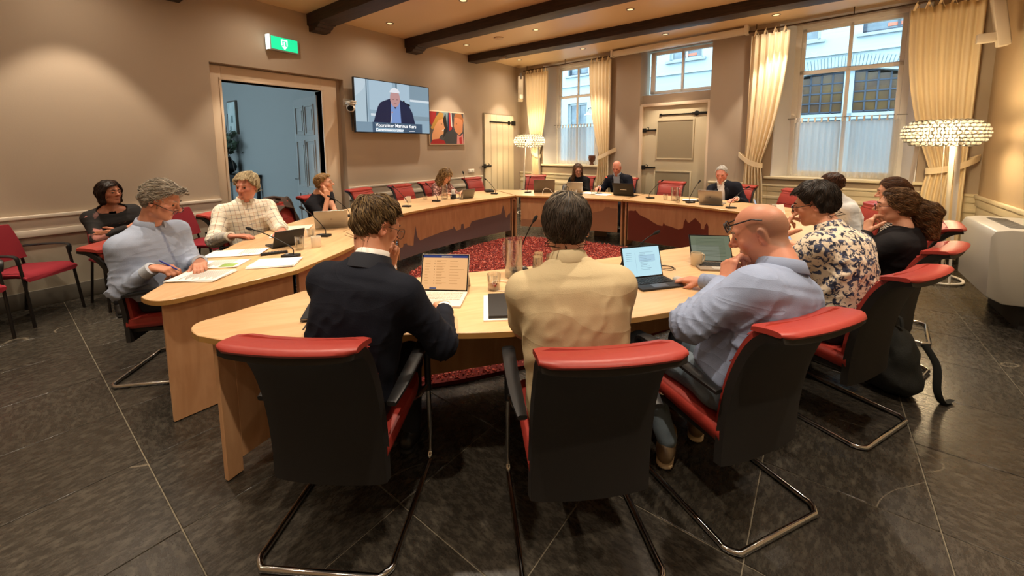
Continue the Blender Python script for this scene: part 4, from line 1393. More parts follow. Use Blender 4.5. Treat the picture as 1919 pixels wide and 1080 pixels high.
def chair_mesh():
    parts = {}
    # profile of the back in (y, z): from below the seat up to the rolled lip
    prof = [(-0.235, 0.30), (-0.238, 0.42), (-0.250, 0.55), (-0.275, 0.68), (-0.312, 0.79), (-0.352, 0.865), (-0.400, 0.912), (-0.455, 0.930)]
    P = catmull([Vector((0, y, z)) for y, z in prof], 4)
    n = len(P)
    wid = lambda k: np.interp(k / (n - 1), [0, 0.35, 0.6, 0.8, 0.92, 1], [0.234, 0.232, 0.230, 0.234, 0.238, 0.236])
    nx = 14

    def surf(off, curve=0.018, w_in=0.0, k0=0, k1=n):
        rows = []
        for k in range(k0, k1):
            p = P[k]; t = (P[min(k + 1, n - 1)] - P[max(k - 1, 0)]).normalized()
            nr = Vector((0, t.z, -t.y))                     # towards the sitter
            w = wid(k) - w_in
            row = []
            for i in range(nx + 1):
                u = -1 + 2 * i / nx
                x = w * u
                side = max(0.0, abs(u) - 0.8) / 0.2
                row.append(p + nr * (off + curve * u * u - side * side * 0.012 * (1 if off > 0 else -0.4)) + Vector((x, 0, 0)))
            rows.append(row)
        return rows

    def slab(fr, bk):
        m = MB()
        rings = []
        for a, b in zip(fr, bk):
            rings.append([tuple(v) for v in a] + [tuple(v) for v in reversed(b)])
        m.loft(rings)
        return m
    parts['back_shell'] = slab(surf(0.022, w_in=0.0), surf(-0.026, w_in=0.006)).mesh('back_shell', SHELL, angle=50)
    k0, k1_ = int(n * 0.20), int(n * 0.88)
    parts['back_cushion'] = slab(surf(0.044, w_in=0.020, k0=k0, k1=k1_), surf(0.010, w_in=0.016, k0=k0, k1=k1_)).mesh('back_cushion', RED, angle=50)
    # flat leather pad on the rolled lip, with piping along its edge
    m = MB()
    rings = []
    for i in range(nx + 1):
        u = -1 + 2 * i / nx
        x = 0.238 * u
        sag = 0.016 * u * u
        e = 1 - 0.25 * max(0, abs(u) - 0.93) / 0.07
        pts = []
        for (yy, zz) in ((0.085, -0.034), (0.082, -0.012), (0.060, -0.004), (0.0, 0.009), (-0.045, 0.014), (-0.062, 0.010), (-0.068, 0.0), (-0.062, -0.010), (-0.045, -0.014), (0.0, -0.018)):
            pts.append((x, -0.415 + yy * e + sag, 0.948 + zz * e + sag * 0.3))
        rings.append(pts)
    m.loft(rings)
    parts['top_pad'] = m.mesh('top_pad', RED, angle=60)
    # horizontal seam lines pressed in the back cushion
    m = MB()
    for kk in (0.52, 0.74):
        k = int(kk * (n - 1)); row = surf(0.0462, w_in=0.014, k0=k, k1=k + 1)[0]
        m.tube([tuple(v) for v in row], 0.0022, 5)
    parts['seam'] = m.mesh('seam', mat('red_seam', '7e241e', 0.6))
    # seat
    m = MB()
    rings = []
    for i in range(13):
        v = i / 12
        y = -0.225 + 0.46 * v
        z = 0.455 + 0.028 * v - 0.03 * max(0, v - 0.82) ** 2 * 30 * 0.18
        w = 0.235 - 0.02 * max(0, v - 0.85) / 0.15
        row = []
        for k in range(16):
            a = 2 * math.pi * k / 16
            ca, sa = math.cos(a), math.sin(a)
            row.append((w * math.copysign(abs(ca) ** 0.35, ca), y, z - 0.035 + 0.045 * math.copysign(abs(sa) ** 0.6, sa) + (0.012 * ca * ca if sa > 0 else 0)))
        rings.append(row)
    m.loft(rings)
    parts['seat'] = m.mesh('seat', RED, angle=60)
    parts['seat_pan'] = MB().box((0, 0.0, 0.375), (0.42, 0.42, 0.03)).mesh('seat_pan', SHELL, bevel=0.01)
    # tube frame: arm front, down, floor runner back, rear cross bar
    m = MB()
    x = 0.262
    path = [(x, 0.235, 0.40), (x, 0.245, 0.10), (x, 0.23, 0.035), (x, 0.17, 0.0145), (x, -0.24, 0.0145), (x, -0.305, 0.0145), (x - 0.035, -0.345, 0.0145)]
    path = [tuple(v) for v in catmull([Vector(p) for p in path], 5)]
    other = [(-p[0], p[1], p[2]) for p in reversed(path)]
    m.tube(path + other, 0.0125, 10)
    parts['frame'] = m.mesh('frame', CHROME)
    for s, nm in ((-1, 'a'), (1, 'b')):
        parts['frame_sleeve_' + nm] = MB().tube([(s * x, 0.235, 0.39), (s * x, 0.225, 0.62)], 0.016, 10).mesh('frame_sleeve', BLACK)
        parts['bracket_' + nm] = MB().tube([(s * x, 0.235, 0.42), (s * 0.24, 0.16, 0.405), (s * 0.20, 0.12, 0.395)], 0.011, 8).mesh('bracket', CHROME)
    for s, nm in ((-1, 'armrest_a'), (1, 'armrest_b')):
        m = MB()
        pts = catmull([Vector((s * x, 0.225, 0.575)), Vector((s * x, 0.235, 0.635)), Vector((s * x, 0.19, 0.668)), Vector((s * (x + 0.006), 0.05, 0.668)), Vector((s * (x + 0.004), -0.12, 0.650)), Vector((s * (x - 0.004), -0.235, 0.630))], 4)
        rings = []
        for i, p in enumerate(pts):
            t = (pts[min(i + 1, len(pts) - 1)] - pts[max(i - 1, 0)]).normalized()
            nn = Vector((0, -t.z, t.y)) if True else None
            w = np.interp(i / (len(pts) - 1), [0, 0.2, 0.45, 0.8, 1], [0.018, 0.024, 0.030, 0.026, 0.018])
            th = 0.011
            rings.append([tuple(p + Vector((w * a, 0, 0)) + nn * th * b) for a, b in ((-1, -0.6), (-0.6, -1), (0.6, -1), (1, -0.6), (1, 0.6), (0.6, 1), (-0.6, 1), (-1, 0.6))])
        m.loft(rings)
        parts[nm] = m.mesh('armrest', ARMB, angle=50)
    return parts


CH = chair_mesh()


def chair(x, y, face, label):
    th = math.atan2(-face[0], face[1])
    t = thing('conference_chair', label, 'chair', (x, y, 0), th, 'red leather conference chairs')
    for k, me in CH.items():
        nm = k[:-2] if k[-2:] in ('_a', '_b') else k
        if k == 'seam':
            p = [c for c in KIDS[t.name] if c.name.startswith('back_cushion')][0]
            mobj(nm, me, p)
        else:
            mobj(nm, me, t)
    return t


def lip_seat(lx, ly, f):
    n = math.hypot(*f)
    return (lx + 0.41 * f[0] / n, ly + 0.41 * f[1] / n)


CHAIRS = [  # seat centre, facing, label
    ((-1.58, 0.905), (-0.55, 0.835), 'red and black cantilever chair of the man in the navy suit'),
    ((-0.77, 1.435), (-0.70, 0.72), 'red and black cantilever chair of the man in the cream polo shirt'),
    ((-0.33, 2.02), (-0.86, 0.51), 'red and black cantilever chair of the bald man in light blue'),
    ((0.08, 3.03), (-0.90, 0.44), 'red and black cantilever chair of the man in the floral shirt'),
    ((0.30, 3.80), (-0.94, 0.33), 'red and black cantilever chair of the woman in the black blazer'),
    ((0.47, 4.72), (-0.99, 0.10), 'red cantilever chair behind the woman in the blazer, by the lamp'),
    ((0.22, 5.75), (-0.90, -0.42), 'red cantilever chair of the man in the pale shirt below the big window'),
    ((-3.64, 0.79), (0.67, 0.74), 'red cantilever chair of the grey-haired man in the blue shirt'),
    ((-4.56, 1.65), (0.75, 0.66), 'red cantilever chair of the white-haired man in the plaid shirt'),
    ((-4.86, 2.25), (0.82, 0.57), 'red cantilever chair with a brown jacket hung over its back'),
    ((-5.13, 2.83), (0.90, 0.43), 'red cantilever chair of the young man in the black T-shirt'),
    ((-5.36, 3.62), (0.97, 0.24), 'empty red chair under the screen, nearest the doorway'),
    ((-5.36, 4.36), (0.99, 0.12), 'empty red chair under the screen, beside the white cup'),
    ((-5.40, 5.02), (0.99, 0.05), 'red cantilever chair of the curly-haired woman'),
    ((-5.40, 6.13), (0.99, -0.10), 'empty red chair beside the boarded cupboard door'),
    ((-4.92, 7.19), (0.45, -0.89), 'empty red chair in the corner below the far bead lamp'),
    ((-3.92, 7.42), (0.22, -0.97), 'red cantilever chair of the woman in black with glasses'),
    ((-3.08, 7.55), (0.12, -0.99), 'red cantilever chair of the balding man with the black laptop'),
    ((-2.12, 7.14), (-0.03, -1.0), 'empty red chair in front of the white panelled door'),
    ((-1.12, 7.14), (-0.30, -0.95), 'red cantilever chair of the white-haired man in the dark suit'),
    ((-0.46, 6.80), (-0.62, -0.78), 'empty red chair at the bend below the big window'),
]
CHAIR_OBJ = [chair(p[0], p[1], f, lb) for p, f, lb in CHAIRS]


# ------------------------------------------------------------------ visitor chairs along the screen wall
def visitor_chair(x, y, face, label, arms=True):
    th = math.atan2(-face[0], face[1])
    t = thing('visitor_chair', label, 'chair', (x, y, 0), th, 'red fabric visitor chairs')
    fab = mat('red_fabric', '8c1f2c', 0.9, bump=(400, 0.25), var=(6, 0.3, '7a1824'))
    if 'visitor' not in MESHES:
        d = {}
        m = MB()
        rings = []
        for i in range(9):
            v = i / 8
            yy = -0.22 + 0.45 * v
            z = 0.455 + 0.015 * v - (0.04 * ((v - 0.8) / 0.2) ** 2 if v > 0.8 else 0)
            w = 0.225 + 0.012 * v
            rings.append([(w * a, yy, z + b + 0.012 * a * a) for a, b in ((-1, -0.01), (-0.9, -0.025), (0.9, -0.025), (1, -0.01), (1, 0.01), (0.9, 0.02), (0, 0.02), (-0.9, 0.02), (-1, 0.01))])
        m.loft(rings)
        d['seat'] = m.mesh('seat', fab, angle=60)
        m = MB(); rings = []
        for i in range(9):
            v = i / 8
            z = 0.55 + 0.33 * v
            yy = -0.215 - 0.09 * v
            w = 0.215 - 0.03 * v ** 3
            rings.append([(w * a, yy + b + 0.03 * a * a, z) for a, b in ((-1, 0), (-0.9, -0.018), (0, -0.022), (0.9, -0.018), (1, 0), (0.9, 0.016), (0, 0.02), (-0.9, 0.016))])
        m.loft(rings)
        d['backrest'] = m.mesh('backrest', fab, angle=60)
        tb = mat('chair_tube_dark', '2a2624', 0.35, 0.6)
        for s in (-1, 1):
            m = MB().tube([(s * 0.225, 0.17, 0.64 if arms else 0.44), (s * 0.228, 0.20, 0.44), (s * 0.235, 0.245, 0.0)], 0.0115, 8)
            d['leg' + 'a' * (s + 2)] = m.mesh('leg', tb)
            m = MB().tube([(s * 0.20, -0.235, 0.62), (s * 0.205, -0.20, 0.44), (s * 0.225, -0.27, 0.0)], 0.0115, 8)
            d['leg' + 'b' * (s + 2)] = m.mesh('leg', tb)
            m = MB().tube([tuple(v) for v in catmull([Vector((s * 0.235, -0.22, 0.655)), Vector((s * 0.25, -0.05, 0.665)), Vector((s * 0.25, 0.12, 0.665)), Vector((s * 0.24, 0.175, 0.645)), Vector((s * 0.23, 0.18, 0.58))], 4)], 0.014, 8, flat=(1.3, 0.8))
            d['arm' + 'a' * (s + 2)] = m.mesh('armrest', BLACK)
        MESHES['visitor'] = d
    for k, me in MESHES['visitor'].items():
        if k.startswith('arm') and not arms: continue
        mobj('leg' if k.startswith('leg') else 'armrest' if k.startswith('arm') else k, me, t)
    return t


MESHES = {}
visitor_chair(-5.86, 0.13, (0.72, 0.69), 'red fabric visitor chair with black arms, whole, against the screen wall')
visitor_chair(-5.50, -0.29, (0.95, 0.30), 'red fabric visitor chair cut by the picture edge')
visitor_chair(-5.72, 0.80, (0.98, 0.15), 'red fabric visitor chair of the woman in the dark floral blouse', arms=False)
visitor_chair(-5.84, 1.52, (0.75, 0.66), 'red fabric visitor chair beside the hall doorway', arms=False)


# ------------------------------------------------------------------ bead floor lamps
def bead_lamp(x, y, label, near, rz):
    t = thing('floor_lamp', label, 'lamp', (x, y, 0), rz, 'bead floor lamps')
    bm = bpy.data.materials.get('lamp_bead')
    if bm is None:
        bm = bpy.data.materials.new('lamp_bead'); bm.use_nodes = True
        N, L = bm.node_tree.nodes, bm.node_tree.links
        N.remove(N['Principled BSDF'])
        tr = N.new('ShaderNodeBsdfTransparent'); tr.inputs[0].default_value = (1, 0.97, 0.92, 1)
        gl = N.new('ShaderNodeBsdfGlossy'); gl.inputs['Roughness'].default_value = 0.08
        tl = N.new('ShaderNodeBsdfTranslucent'); tl.inputs[0].default_value = (0.95, 0.92, 0.86, 1)
        lw = N.new('ShaderNodeLayerWeight'); lw.inputs[0].default_value = 0.35
        m1 = N.new('ShaderNodeMixShader'); m2 = N.new('ShaderNodeMixShader'); m1.inputs[0].default_value = 0.45
        L.new(tr.outputs[0], m1.inputs[1]); L.new(tl.outputs[0], m1.inputs[2])
        L.new(lw.outputs['Fresnel'], m2.inputs[0]); L.new(m1.outputs[0], m2.inputs[1]); L.new(gl.outputs[0], m2.inputs[2])
        L.new(m2.outputs[0], N['Material Output'].inputs[0])
    R, zc = 0.34, 1.73
    bead = MB().ball((0, 0, 0), 0.0265, 10, 7).mesh('bead', bm)
    spots_ = []
    rows = [(-0.118, 0.270, 28), (-0.080, 0.318, 33), (-0.040, 0.338, 36), (0.0, 0.344, 36), (0.040, 0.338, 36), (0.080, 0.318, 33), (0.118, 0.270, 28), (-0.128, 0.215, 22), (0.128, 0.215, 22), (0.13, 0.16, 16)]
    for i, (dz, r, n) in enumerate(rows):
        for k in range(n):
            a = 2 * math.pi * (k + 0.5 * (i % 2)) / n
            spots_.append((r * math.cos(a), r * math.sin(a), zc + dz))
    if near:
        for p in spots_: mobj('bead', bead, t, p)
    else:
        m = MB()
        for p in spots_: m.ball(p, 0.027, 8, 6)
        o = m.build('beads', bm, t); o['kind'] = 'stuff'
    wm = mat('lamp_white_lacquer', 'e6e0d2', 0.35)
    MB().lathe([(0.05, -0.05), (0.075, -0.045), (0.075, 0.04), (0.05, 0.05)], 24, (0, 0, zc)).build('diffuser', mat('lamp_glow', 'fff0d0', 0.5, emit=('ffe6bc', 5.0)), t)
    m = MB()
    m.lathe([(0.325, zc - 0.004), (0.325, zc + 0.004), (0.315, zc + 0.004), (0.315, zc - 0.004)], 32)
    for k in range(3):
        a = 2 * math.pi * k / 3
        m.tube([(0.14 * math.cos(a), 0.14 * math.sin(a), zc), (0.32 * math.cos(a), 0.32 * math.sin(a), zc)], 0.006, 6)
    m.build('ring', wm, t)
    for k in range(3):
        a = 2 * math.pi * k / 3 + 0.4
        ca, sa = math.cos(a), math.sin(a)
        w = 0.026
        m = MB()
        pts = catmull([Vector((0.20 * ca, 0.20 * sa, zc - 0.06)), Vector((0.23 * ca, 0.23 * sa, 1.2)), Vector((0.26 * ca, 0.26 * sa, 0.6)), Vector((0.29 * ca, 0.29 * sa, 0.03))], 5)
        m.tube([tuple(p) for p in pts], [np.interp(i / (len(pts) - 1), [0, 1], [0.036, 0.014]) for i in range(len(pts))], 8, flat=(1.0, 0.35))
        m.build('leg', wm, t)
    m = MB()
    pts = [(0.29 * math.cos(2 * math.pi * k / 32), 0.29 * math.sin(2 * math.pi * k / 32), 0.018) for k in range(34)]
    m.tube(pts, 0.014, 8)
    m.build('base_ring', wm, t)
    MB().tube([(0.02, 0, zc - 0.05), (0.05, 0.02, 1.2), (0.12, 0.04, 0.6), (0.28, 0.06, 0.02)], 0.004, 5).build('cable', wm, t)
    li = bpy.data.lights.new('bead_lamp', 'POINT')
    li.energy = LAMP_W; li.color = (1.0, 0.74, 0.42); li.shadow_soft_size = 0.16
    lo = link(bpy.data.objects.new('lamp_light', li), t); lo.location = (0, 0, zc)
    return t


LAMP_W = 160.0
bead_lamp(1.12, 6.78, 'floor lamp with a wide clear-bead shade beside the heater cabinet', True, 0.6)
bead_lamp(-5.50, 7.86, 'floor lamp with a wide clear-bead shade in the far corner', False, 0.2)


# ------------------------------------------------------------------ curtains, rods, sheers
def curtain(label, s0, s1, tie_s, z_top, z_tie, w_tie, side, z_bot=0.06, d=-0.10):
    t = thing('curtain', label, 'curtain', BACK_O, BACK_A, 'cream tab-top curtains')
    cm = mat('curtain_cream', 'eddcb8', 0.85, bump=(200, 0.08), sheen=0.2)
    nz, nxx = 30, 60
    npl = max(5, int((s1 - s0) / 0.088))
    rows = []
    for j in range(nz + 1):
        v = j / nz
        z = z_top + (z_bot - z_top) * v
        if z > z_tie:
            u = (z_top - z) / (z_top - z_tie)
            e = u ** 2.2
        else:
            e = 1 - 0.30 * (1 - math.exp(-(z_tie - z) / 0.5))
        a = s0 + (tie_s - w_tie / 2 - s0) * e
        b = s1 + (tie_s + w_tie / 2 - s1) * e
        amp = 0.028 * (1 - 0.25 * e) + 0.02 * e * (1 - 0.5 * abs(z - z_tie))
        row = []
        for i in range(nxx + 1):
            x = a + (b - a) * i / nxx
            ph = i / nxx * npl * 2 * math.pi
            dd = d - 0.01 + amp * math.sin(ph + 0.4 * math.sin(3 * v + i * 0.13)) + 0.006 * math.sin(2.3 * ph + 5 * v)
            row.append((x, dd, z))
        rows.append(row)
    m = MB()
    m.loft(rows, closed=False, caps=False)
    o = m.build('fabric', cm, t, angle=180)
    md = o.modifiers.new('thickness', 'SOLIDIFY'); md.thickness = 0.004
    # tieback: a band from a wall hook down across the folds and round behind
    m = MB()
    hw = w_tie / 2 + 0.03
    path = [Vector((tie_s + side * (hw + 0.09), -0.015, z_tie + 0.13)), Vector((tie_s + side * hw, d - 0.04, z_tie + 0.07)), Vector((tie_s + side * hw * 0.3, d - 0.085, z_tie + 0.0)), Vector((tie_s - side * hw * 0.6, d - 0.075, z_tie - 0.05)), Vector((tie_s - side * hw, d - 0.01, z_tie - 0.06)), Vector((tie_s - side * hw * 0.6, d + 0.05, z_tie - 0.04)), Vector((tie_s + side * hw * 0.4, d + 0.06, z_tie + 0.03)), Vector((tie_s + side * (hw + 0.07), -0.012, z_tie + 0.12))]
    pts = catmull(path, 5)
    rings = []
    for i, q in enumerate(pts):
        hb = 0.042
        tn = (pts[min(i + 1, len(pts) - 1)] - pts[max(i - 1, 0)]).normalized()
        nn = tn.cross(Vector((0, 0, 1)))
        nn = nn.normalized() * 0.004 if nn.length > 1e-6 else Vector((0, 0.004, 0))
        rings.append([tuple(q + Vector((0, 0, hb)) + nn), tuple(q + Vector((0, 0, -hb)) + nn), tuple(q + Vector((0, 0, -hb)) - nn), tuple(q + Vector((0, 0, hb)) - nn)])
    m.loft(rings)
    m.build('tieback', cm, t, angle=60)
    nt = max(4, int((s1 - s0) / 0.11))
    for k in range(nt):
        x = s0 + (s1 - s0) * (k + 0.5) / nt
        m = MB()
        m.tube([(x - 0.03, d, z_top - 0.02), (x - 0.005, d - 0.02, z_top + 0.06), (x, d + 0.0, z_top + 0.09), (x + 0.005, d + 0.02, z_top + 0.06), (x + 0.03, d, z_top - 0.02)], 0.016, 6, flat=(0.25, 1))
        m.build('tab', cm, t)
    return t


def drapery():
    curtain('cream curtain tied back beside the far bead lamp', 0.27, 0.98, 0.62, 3.40, 1.42, 0.20, -1)
    curtain('cream curtain tied back between the small window and the white door', 2.12, 2.66, 2.52, 3.42, 1.40, 0.24, 1)
    curtain('cream curtain tied back between the white door and the big window', 5.26, 5.80, 5.38, 3.42, 1.32, 0.24, -1)
    curtain('cream curtain tied back behind the near bead lamp', 7.16, 7.84, 7.66, 3.42, 1.30, 0.34, 1)
    rm = mat('rod_dark_metal', '4b3a2c', 0.4, 0.6)
    for nm, a, b in (('curtain rod above the small far window', 0.22, 2.72), ('curtain rod above the big window', 5.22, 7.90)):
        t = thing('curtain_rod', nm, 'curtain rod', BACK_O, BACK_A)
        MB().tube([(a, -0.10, 3.49), (b, -0.10, 3.49)], 0.012, 10).build('rod', rm, t)
        for e in (a, b): MB().ball((e, -0.10, 3.49), 0.022, 10, 8).build('finial', rm, t)
        for e in (a + 0.1, (a + b) / 2, b - 0.1): MB().tube([(e, -0.10, 3.49), (e, -0.10, 3.60)], 0.007, 6).build('bracket', rm, t)
    # sheer half curtains
    for nm, a, b, z1, z0 in (('sheer white half curtain in the small far window', 0.96, 2.10, 2.06, 1.17), ('sheer white half curtain in the big window', 5.88, 7.18, 1.98, 1.09)):
        t = thing('sheer_curtain', nm, 'curtain', BACK_O, BACK_A, 'sheer half curtains')
        rows = []
        n = 90
        npl = int((b - a) / 0.085)
        for j in range(9):
            z = z1 + (z0 - z1) * j / 8
            rows.append([(a + (b - a) * i / n, 0.27 + (0.018 + 0.008 * j / 8) * math.sin(i / n * npl * 2 * math.pi + 0.5 * math.sin(i * 0.21)), z) for i in range(n + 1)])
        m = MB(); m.loft(rows, closed=False, caps=False)
        m.build('fabric', SHEER, t, angle=180)
        MB().tube([(a - 0.12, 0.27, z1 + 0.06), (b + 0.06, 0.27, z1 + 0.06)], 0.006, 8).build('rod', STEEL, t)
        for k in range(npl):
            x = a + (b - a) * (k + 0.25) / npl
            MB().box((x, 0.27, z1 + 0.03), (0.022, 0.022, 0.08)).build('tab', mat('sheer_tab', 'e6e2d8', 0.8), t)
    t = thing('projection_screen', 'white roller screen case under the ceiling over the white door', 'screen', BACK_O, BACK_A)
    MB().b2(2.74, 5.16, -0.20, -0.08, 3.46, 3.56).build('case', mat('screen_case_white', 'dcd3c2', 0.45), t, bevel=0.012)
    for s in (2.70, 5.18): MB().b2(s - 0.02, s + 0.03, -0.21, -0.07, 3.45, 3.598).build('end_cap', mat('screen_case_white', 'dcd3c2', 0.45), t, bevel=0.006)
    v = thing('window_urn', 'small dark turned wooden urn on the far window sill', 'urn', BACK_O + Vector((2.14, -0.03, 1.17)))
    v.location = Matrix.Translation(BACK_O) @ Matrix.Rotation(BACK_A, 4, 'Z') @ Vector((2.10, 0.10, 1.17))
    MB().lathe([(0.05, 0), (0.055, 0.02), (0.03, 0.05), (0.07, 0.10), (0.085, 0.18), (0.075, 0.20), (0.08, 0.22), (0.02, 0.225)], 18).build('urn', mat('urn_wood', '5c3420', 0.4), v)


drapery()


# ------------------------------------------------------------------ fan-coil heater, speakers, signs on walls
def fixtures():
    t = thing('heater_cabinet', 'off-white floor heater cabinet with sloped grille against the side wall', 'heater', (1.43, 5.68, 0))
    cm = mat('heater_enamel', 'bdbab0', 0.35)
    m = MB()
    pr = [(-0.20, 0.27), (-0.215, 0.80), (-0.19, 0.855), (-0.10, 0.875), (0.23, 0.875), (0.23, 0.24), (-0.10, 0.22)]
    n = len(pr)
    vs = [(p[0], -0.46, p[1]) for p in pr] + [(p[0], 0.46, p[1]) for p in pr]
    m.add(vs, [tuple(range(n)), tuple(range(2 * n - 1, n - 1, -1))] + [(k, k + n, (k + 1) % n + n, (k + 1) % n) for k in range(n)])
    m.build('cabinet', cm, t, bevel=0.012)
    m = MB()
    MB().box((-0.02, -0.02, 0.8755), (0.13, 0.62, 0.006)).build('grille_panel', mat('heater_grille', '6f6f6c', 0.5), t)
    for k in range(14):
        MB().box((-0.02, -0.32 + 0.046 * k, 0.880), (0.12, 0.010, 0.005)).build('slat', mat('heater_slat', '8f8d86', 0.4), t)
    MB().b2(0.02, 0.20, -0.40, 0.40, 0.0, 0.23).build('plinth', mat('heater_plinth', '2d2a27', 0.8), t)
    sp = mat('speaker_white', 'cfc4ae', 0.5)
    for nm, x, y, z, rz, tilt in (('slim white column speaker in the far corner by the cupboard', -6.02, 8.22, 3.02, math.radians(-135), 0.12), ('slim white column speaker high on the wall over the heater cabinet', 1.50, 7.05, 3.00, math.radians(90), 0.16)):
        t = thing('column_speaker', nm, 'speaker', (x, y, z), rz + math.pi, 'column speakers')
        c = MB().box((0, 0, 0), (0.13, 0.10, 0.62), Matrix.Rotation(tilt, 3, 'X'))
        c.build('cabinet', sp, t, bevel=0.02)
        MB().box((0, 0.052, 0), (0.10, 0.004, 0.56), Matrix.Rotation(tilt, 3, 'X')).build('grille', mat('speaker_grille', 'bdb29b', 0.7, bump=(500, 0.4)), t)
        MB().box((0.0, -0.09, -0.20), (0.09, 0.14, 0.10)).build('bracket', sp, t, bevel=0.006)
        MB().box((0.0, -0.05, 0.30), (0.05, 0.10, 0.14)).build('wall_plate', mat('speaker_plate', '5a5148', 0.6), t, bevel=0.004)
    # emergency exit sign
    t = thing('exit_sign', 'green lit emergency exit sign with a white arrow above the doorway', 'sign', (ROOM_X0 + 0.04, 2.74, 3.07), math.radians(7))
    MB().b2(-0.04, 0.035, -0.22, 0.22, -0.105, 0.105).build('housing', mat('sign_housing', '8f8b82', 0.4), t, bevel=0.012)
    MB().b2(0.035, 0.04, -0.185, 0.195, -0.085, 0.085).build('sign_face', mat('sign_green', '10a36c', 0.4, emit=('18c588', 1.6)), t)
    wm = mat('sign_white', 'd8fff0', 0.4, emit=('d8fff0', 2.0))
    m = MB()
    X = 0.0415
    P2 = lambda pts: m.add([(X, y, z) for y, z in pts], [tuple(range(len(pts)))])
    P2([(-0.045, 0.06), (0.045, 0.06), (0.045, 0.045), (-0.045, 0.045)]); P2([(-0.045, 0.045), (-0.03, 0.045), (-0.03, -0.02), (-0.045, -0.02)]); P2([(0.03, 0.045), (0.045, 0.045), (0.045, -0.02), (0.03, -0.02)])
    P2([(-0.010, 0.03), (0.010, 0.03), (0.010, -0.03), (-0.010, -0.03)]); P2([(-0.04, -0.03), (0.04, -0.03), (0.0, -0.075)])
    m.build('arrow', wm, t, smooth=False)
    MB().b2(-0.03, 0.042, -0.225, -0.205, -0.10, 0.10).build('side_lens', mat('sign_side_light', 'e8f4f0', 0.4, emit=('e8fff8', 2.0)), t)
    # pan-tilt camera on a bracket
    t = thing('conference_camera', 'white domed conference camera on a wall bracket beside the screen', 'camera', (ROOM_X0, 3.70, 2.30))
    cw = mat('camera_white', 'c9c2b4', 0.4)
    MB().b2(0.0, 0.22, -0.05, 0.05, 0.035, 0.055).b2(0, 0.015, -0.06, 0.06, -0.02, 0.10).build('bracket', cw, t, bevel=0.004)
    MB().lathe([(0.085, 0.0), (0.088, 0.03), (0.07, 0.035), (0.0001, 0.036)], 20, (0.13, 0, 0.055 - 0.056)).build('base', cw, t)
    MB().ball((0.14, -0.01, -0.055), 0.07, 16, 12).build('dome', cw, t)
    MB().lathe([(0.045, 0), (0.048, 0.05), (0.036, 0.055), (0.0001, 0.05)], 18, xf=Matrix.Translation((0.17, -0.03, -0.07)) @ Matrix.Rotation(math.radians(90), 4, 'Y') @ Matrix.Rotation(math.radians(35), 4, 'X')).build('lens', mat('lens_black', '0d0d10', 0.1), t)
    MB().tube([(0.02, 0.03, -0.02), (0.03, 0.06, -0.2), (0.02, 0.08, -0.42)], 0.012, 6).build('cable', mat('cable_grey', '4a4540', 0.6), t)
    # outlets beside the cupboard
    t = thing('wall_outlet', 'white double wall socket beside the boarded cupboard door', 'socket', (ROOM_X0, 6.66, 1.06))
    MB().b2(0, 0.015, -0.09, 0.09, -0.04, 0.04).build('plate', WHITE, t, bevel=0.006)
    for k in (-0.045, 0.045): MB().b2(0.015, 0.022, k - 0.03, k + 0.03, -0.03, 0.03).build('rocker', WHITE, t, bevel=0.004)


fixtures()


# ------------------------------------------------------------------ screen and painting
def flat(root, name, polys, m, x):
    for p in polys:
        o = MB().add([(x, a, b) for a, b in p], [tuple(range(len(p)))]).build(name, m, root, smooth=False)
    return o


def circ(cx, cz, rx, rz, n=20, a0=0, a1=360):
    return [(cx + rx * math.cos(math.radians(a0 + (a1 - a0) * k / (n - (0 if a1 - a0 == 360 else 1)))), cz + rz * math.sin(math.radians(a0 + (a1 - a0) * k / (n - (0 if a1 - a0 == 360 else 1))))) for k in range(n)]


def text_mesh(s, size, bold=0.0):
    cu = bpy.data.curves.new('lettering', 'FONT')
    cu.body = s; cu.size = size; cu.offset = bold; cu.resolution_u = 2
    o = bpy.data.objects.new('lettering', cu); COL.objects.link(o)
    dg = bpy.context.evaluated_depsgraph_get()
    me = bpy.data.meshes.new_from_object(o.evaluated_get(dg))
    bpy.data.objects.remove(o)
    return me


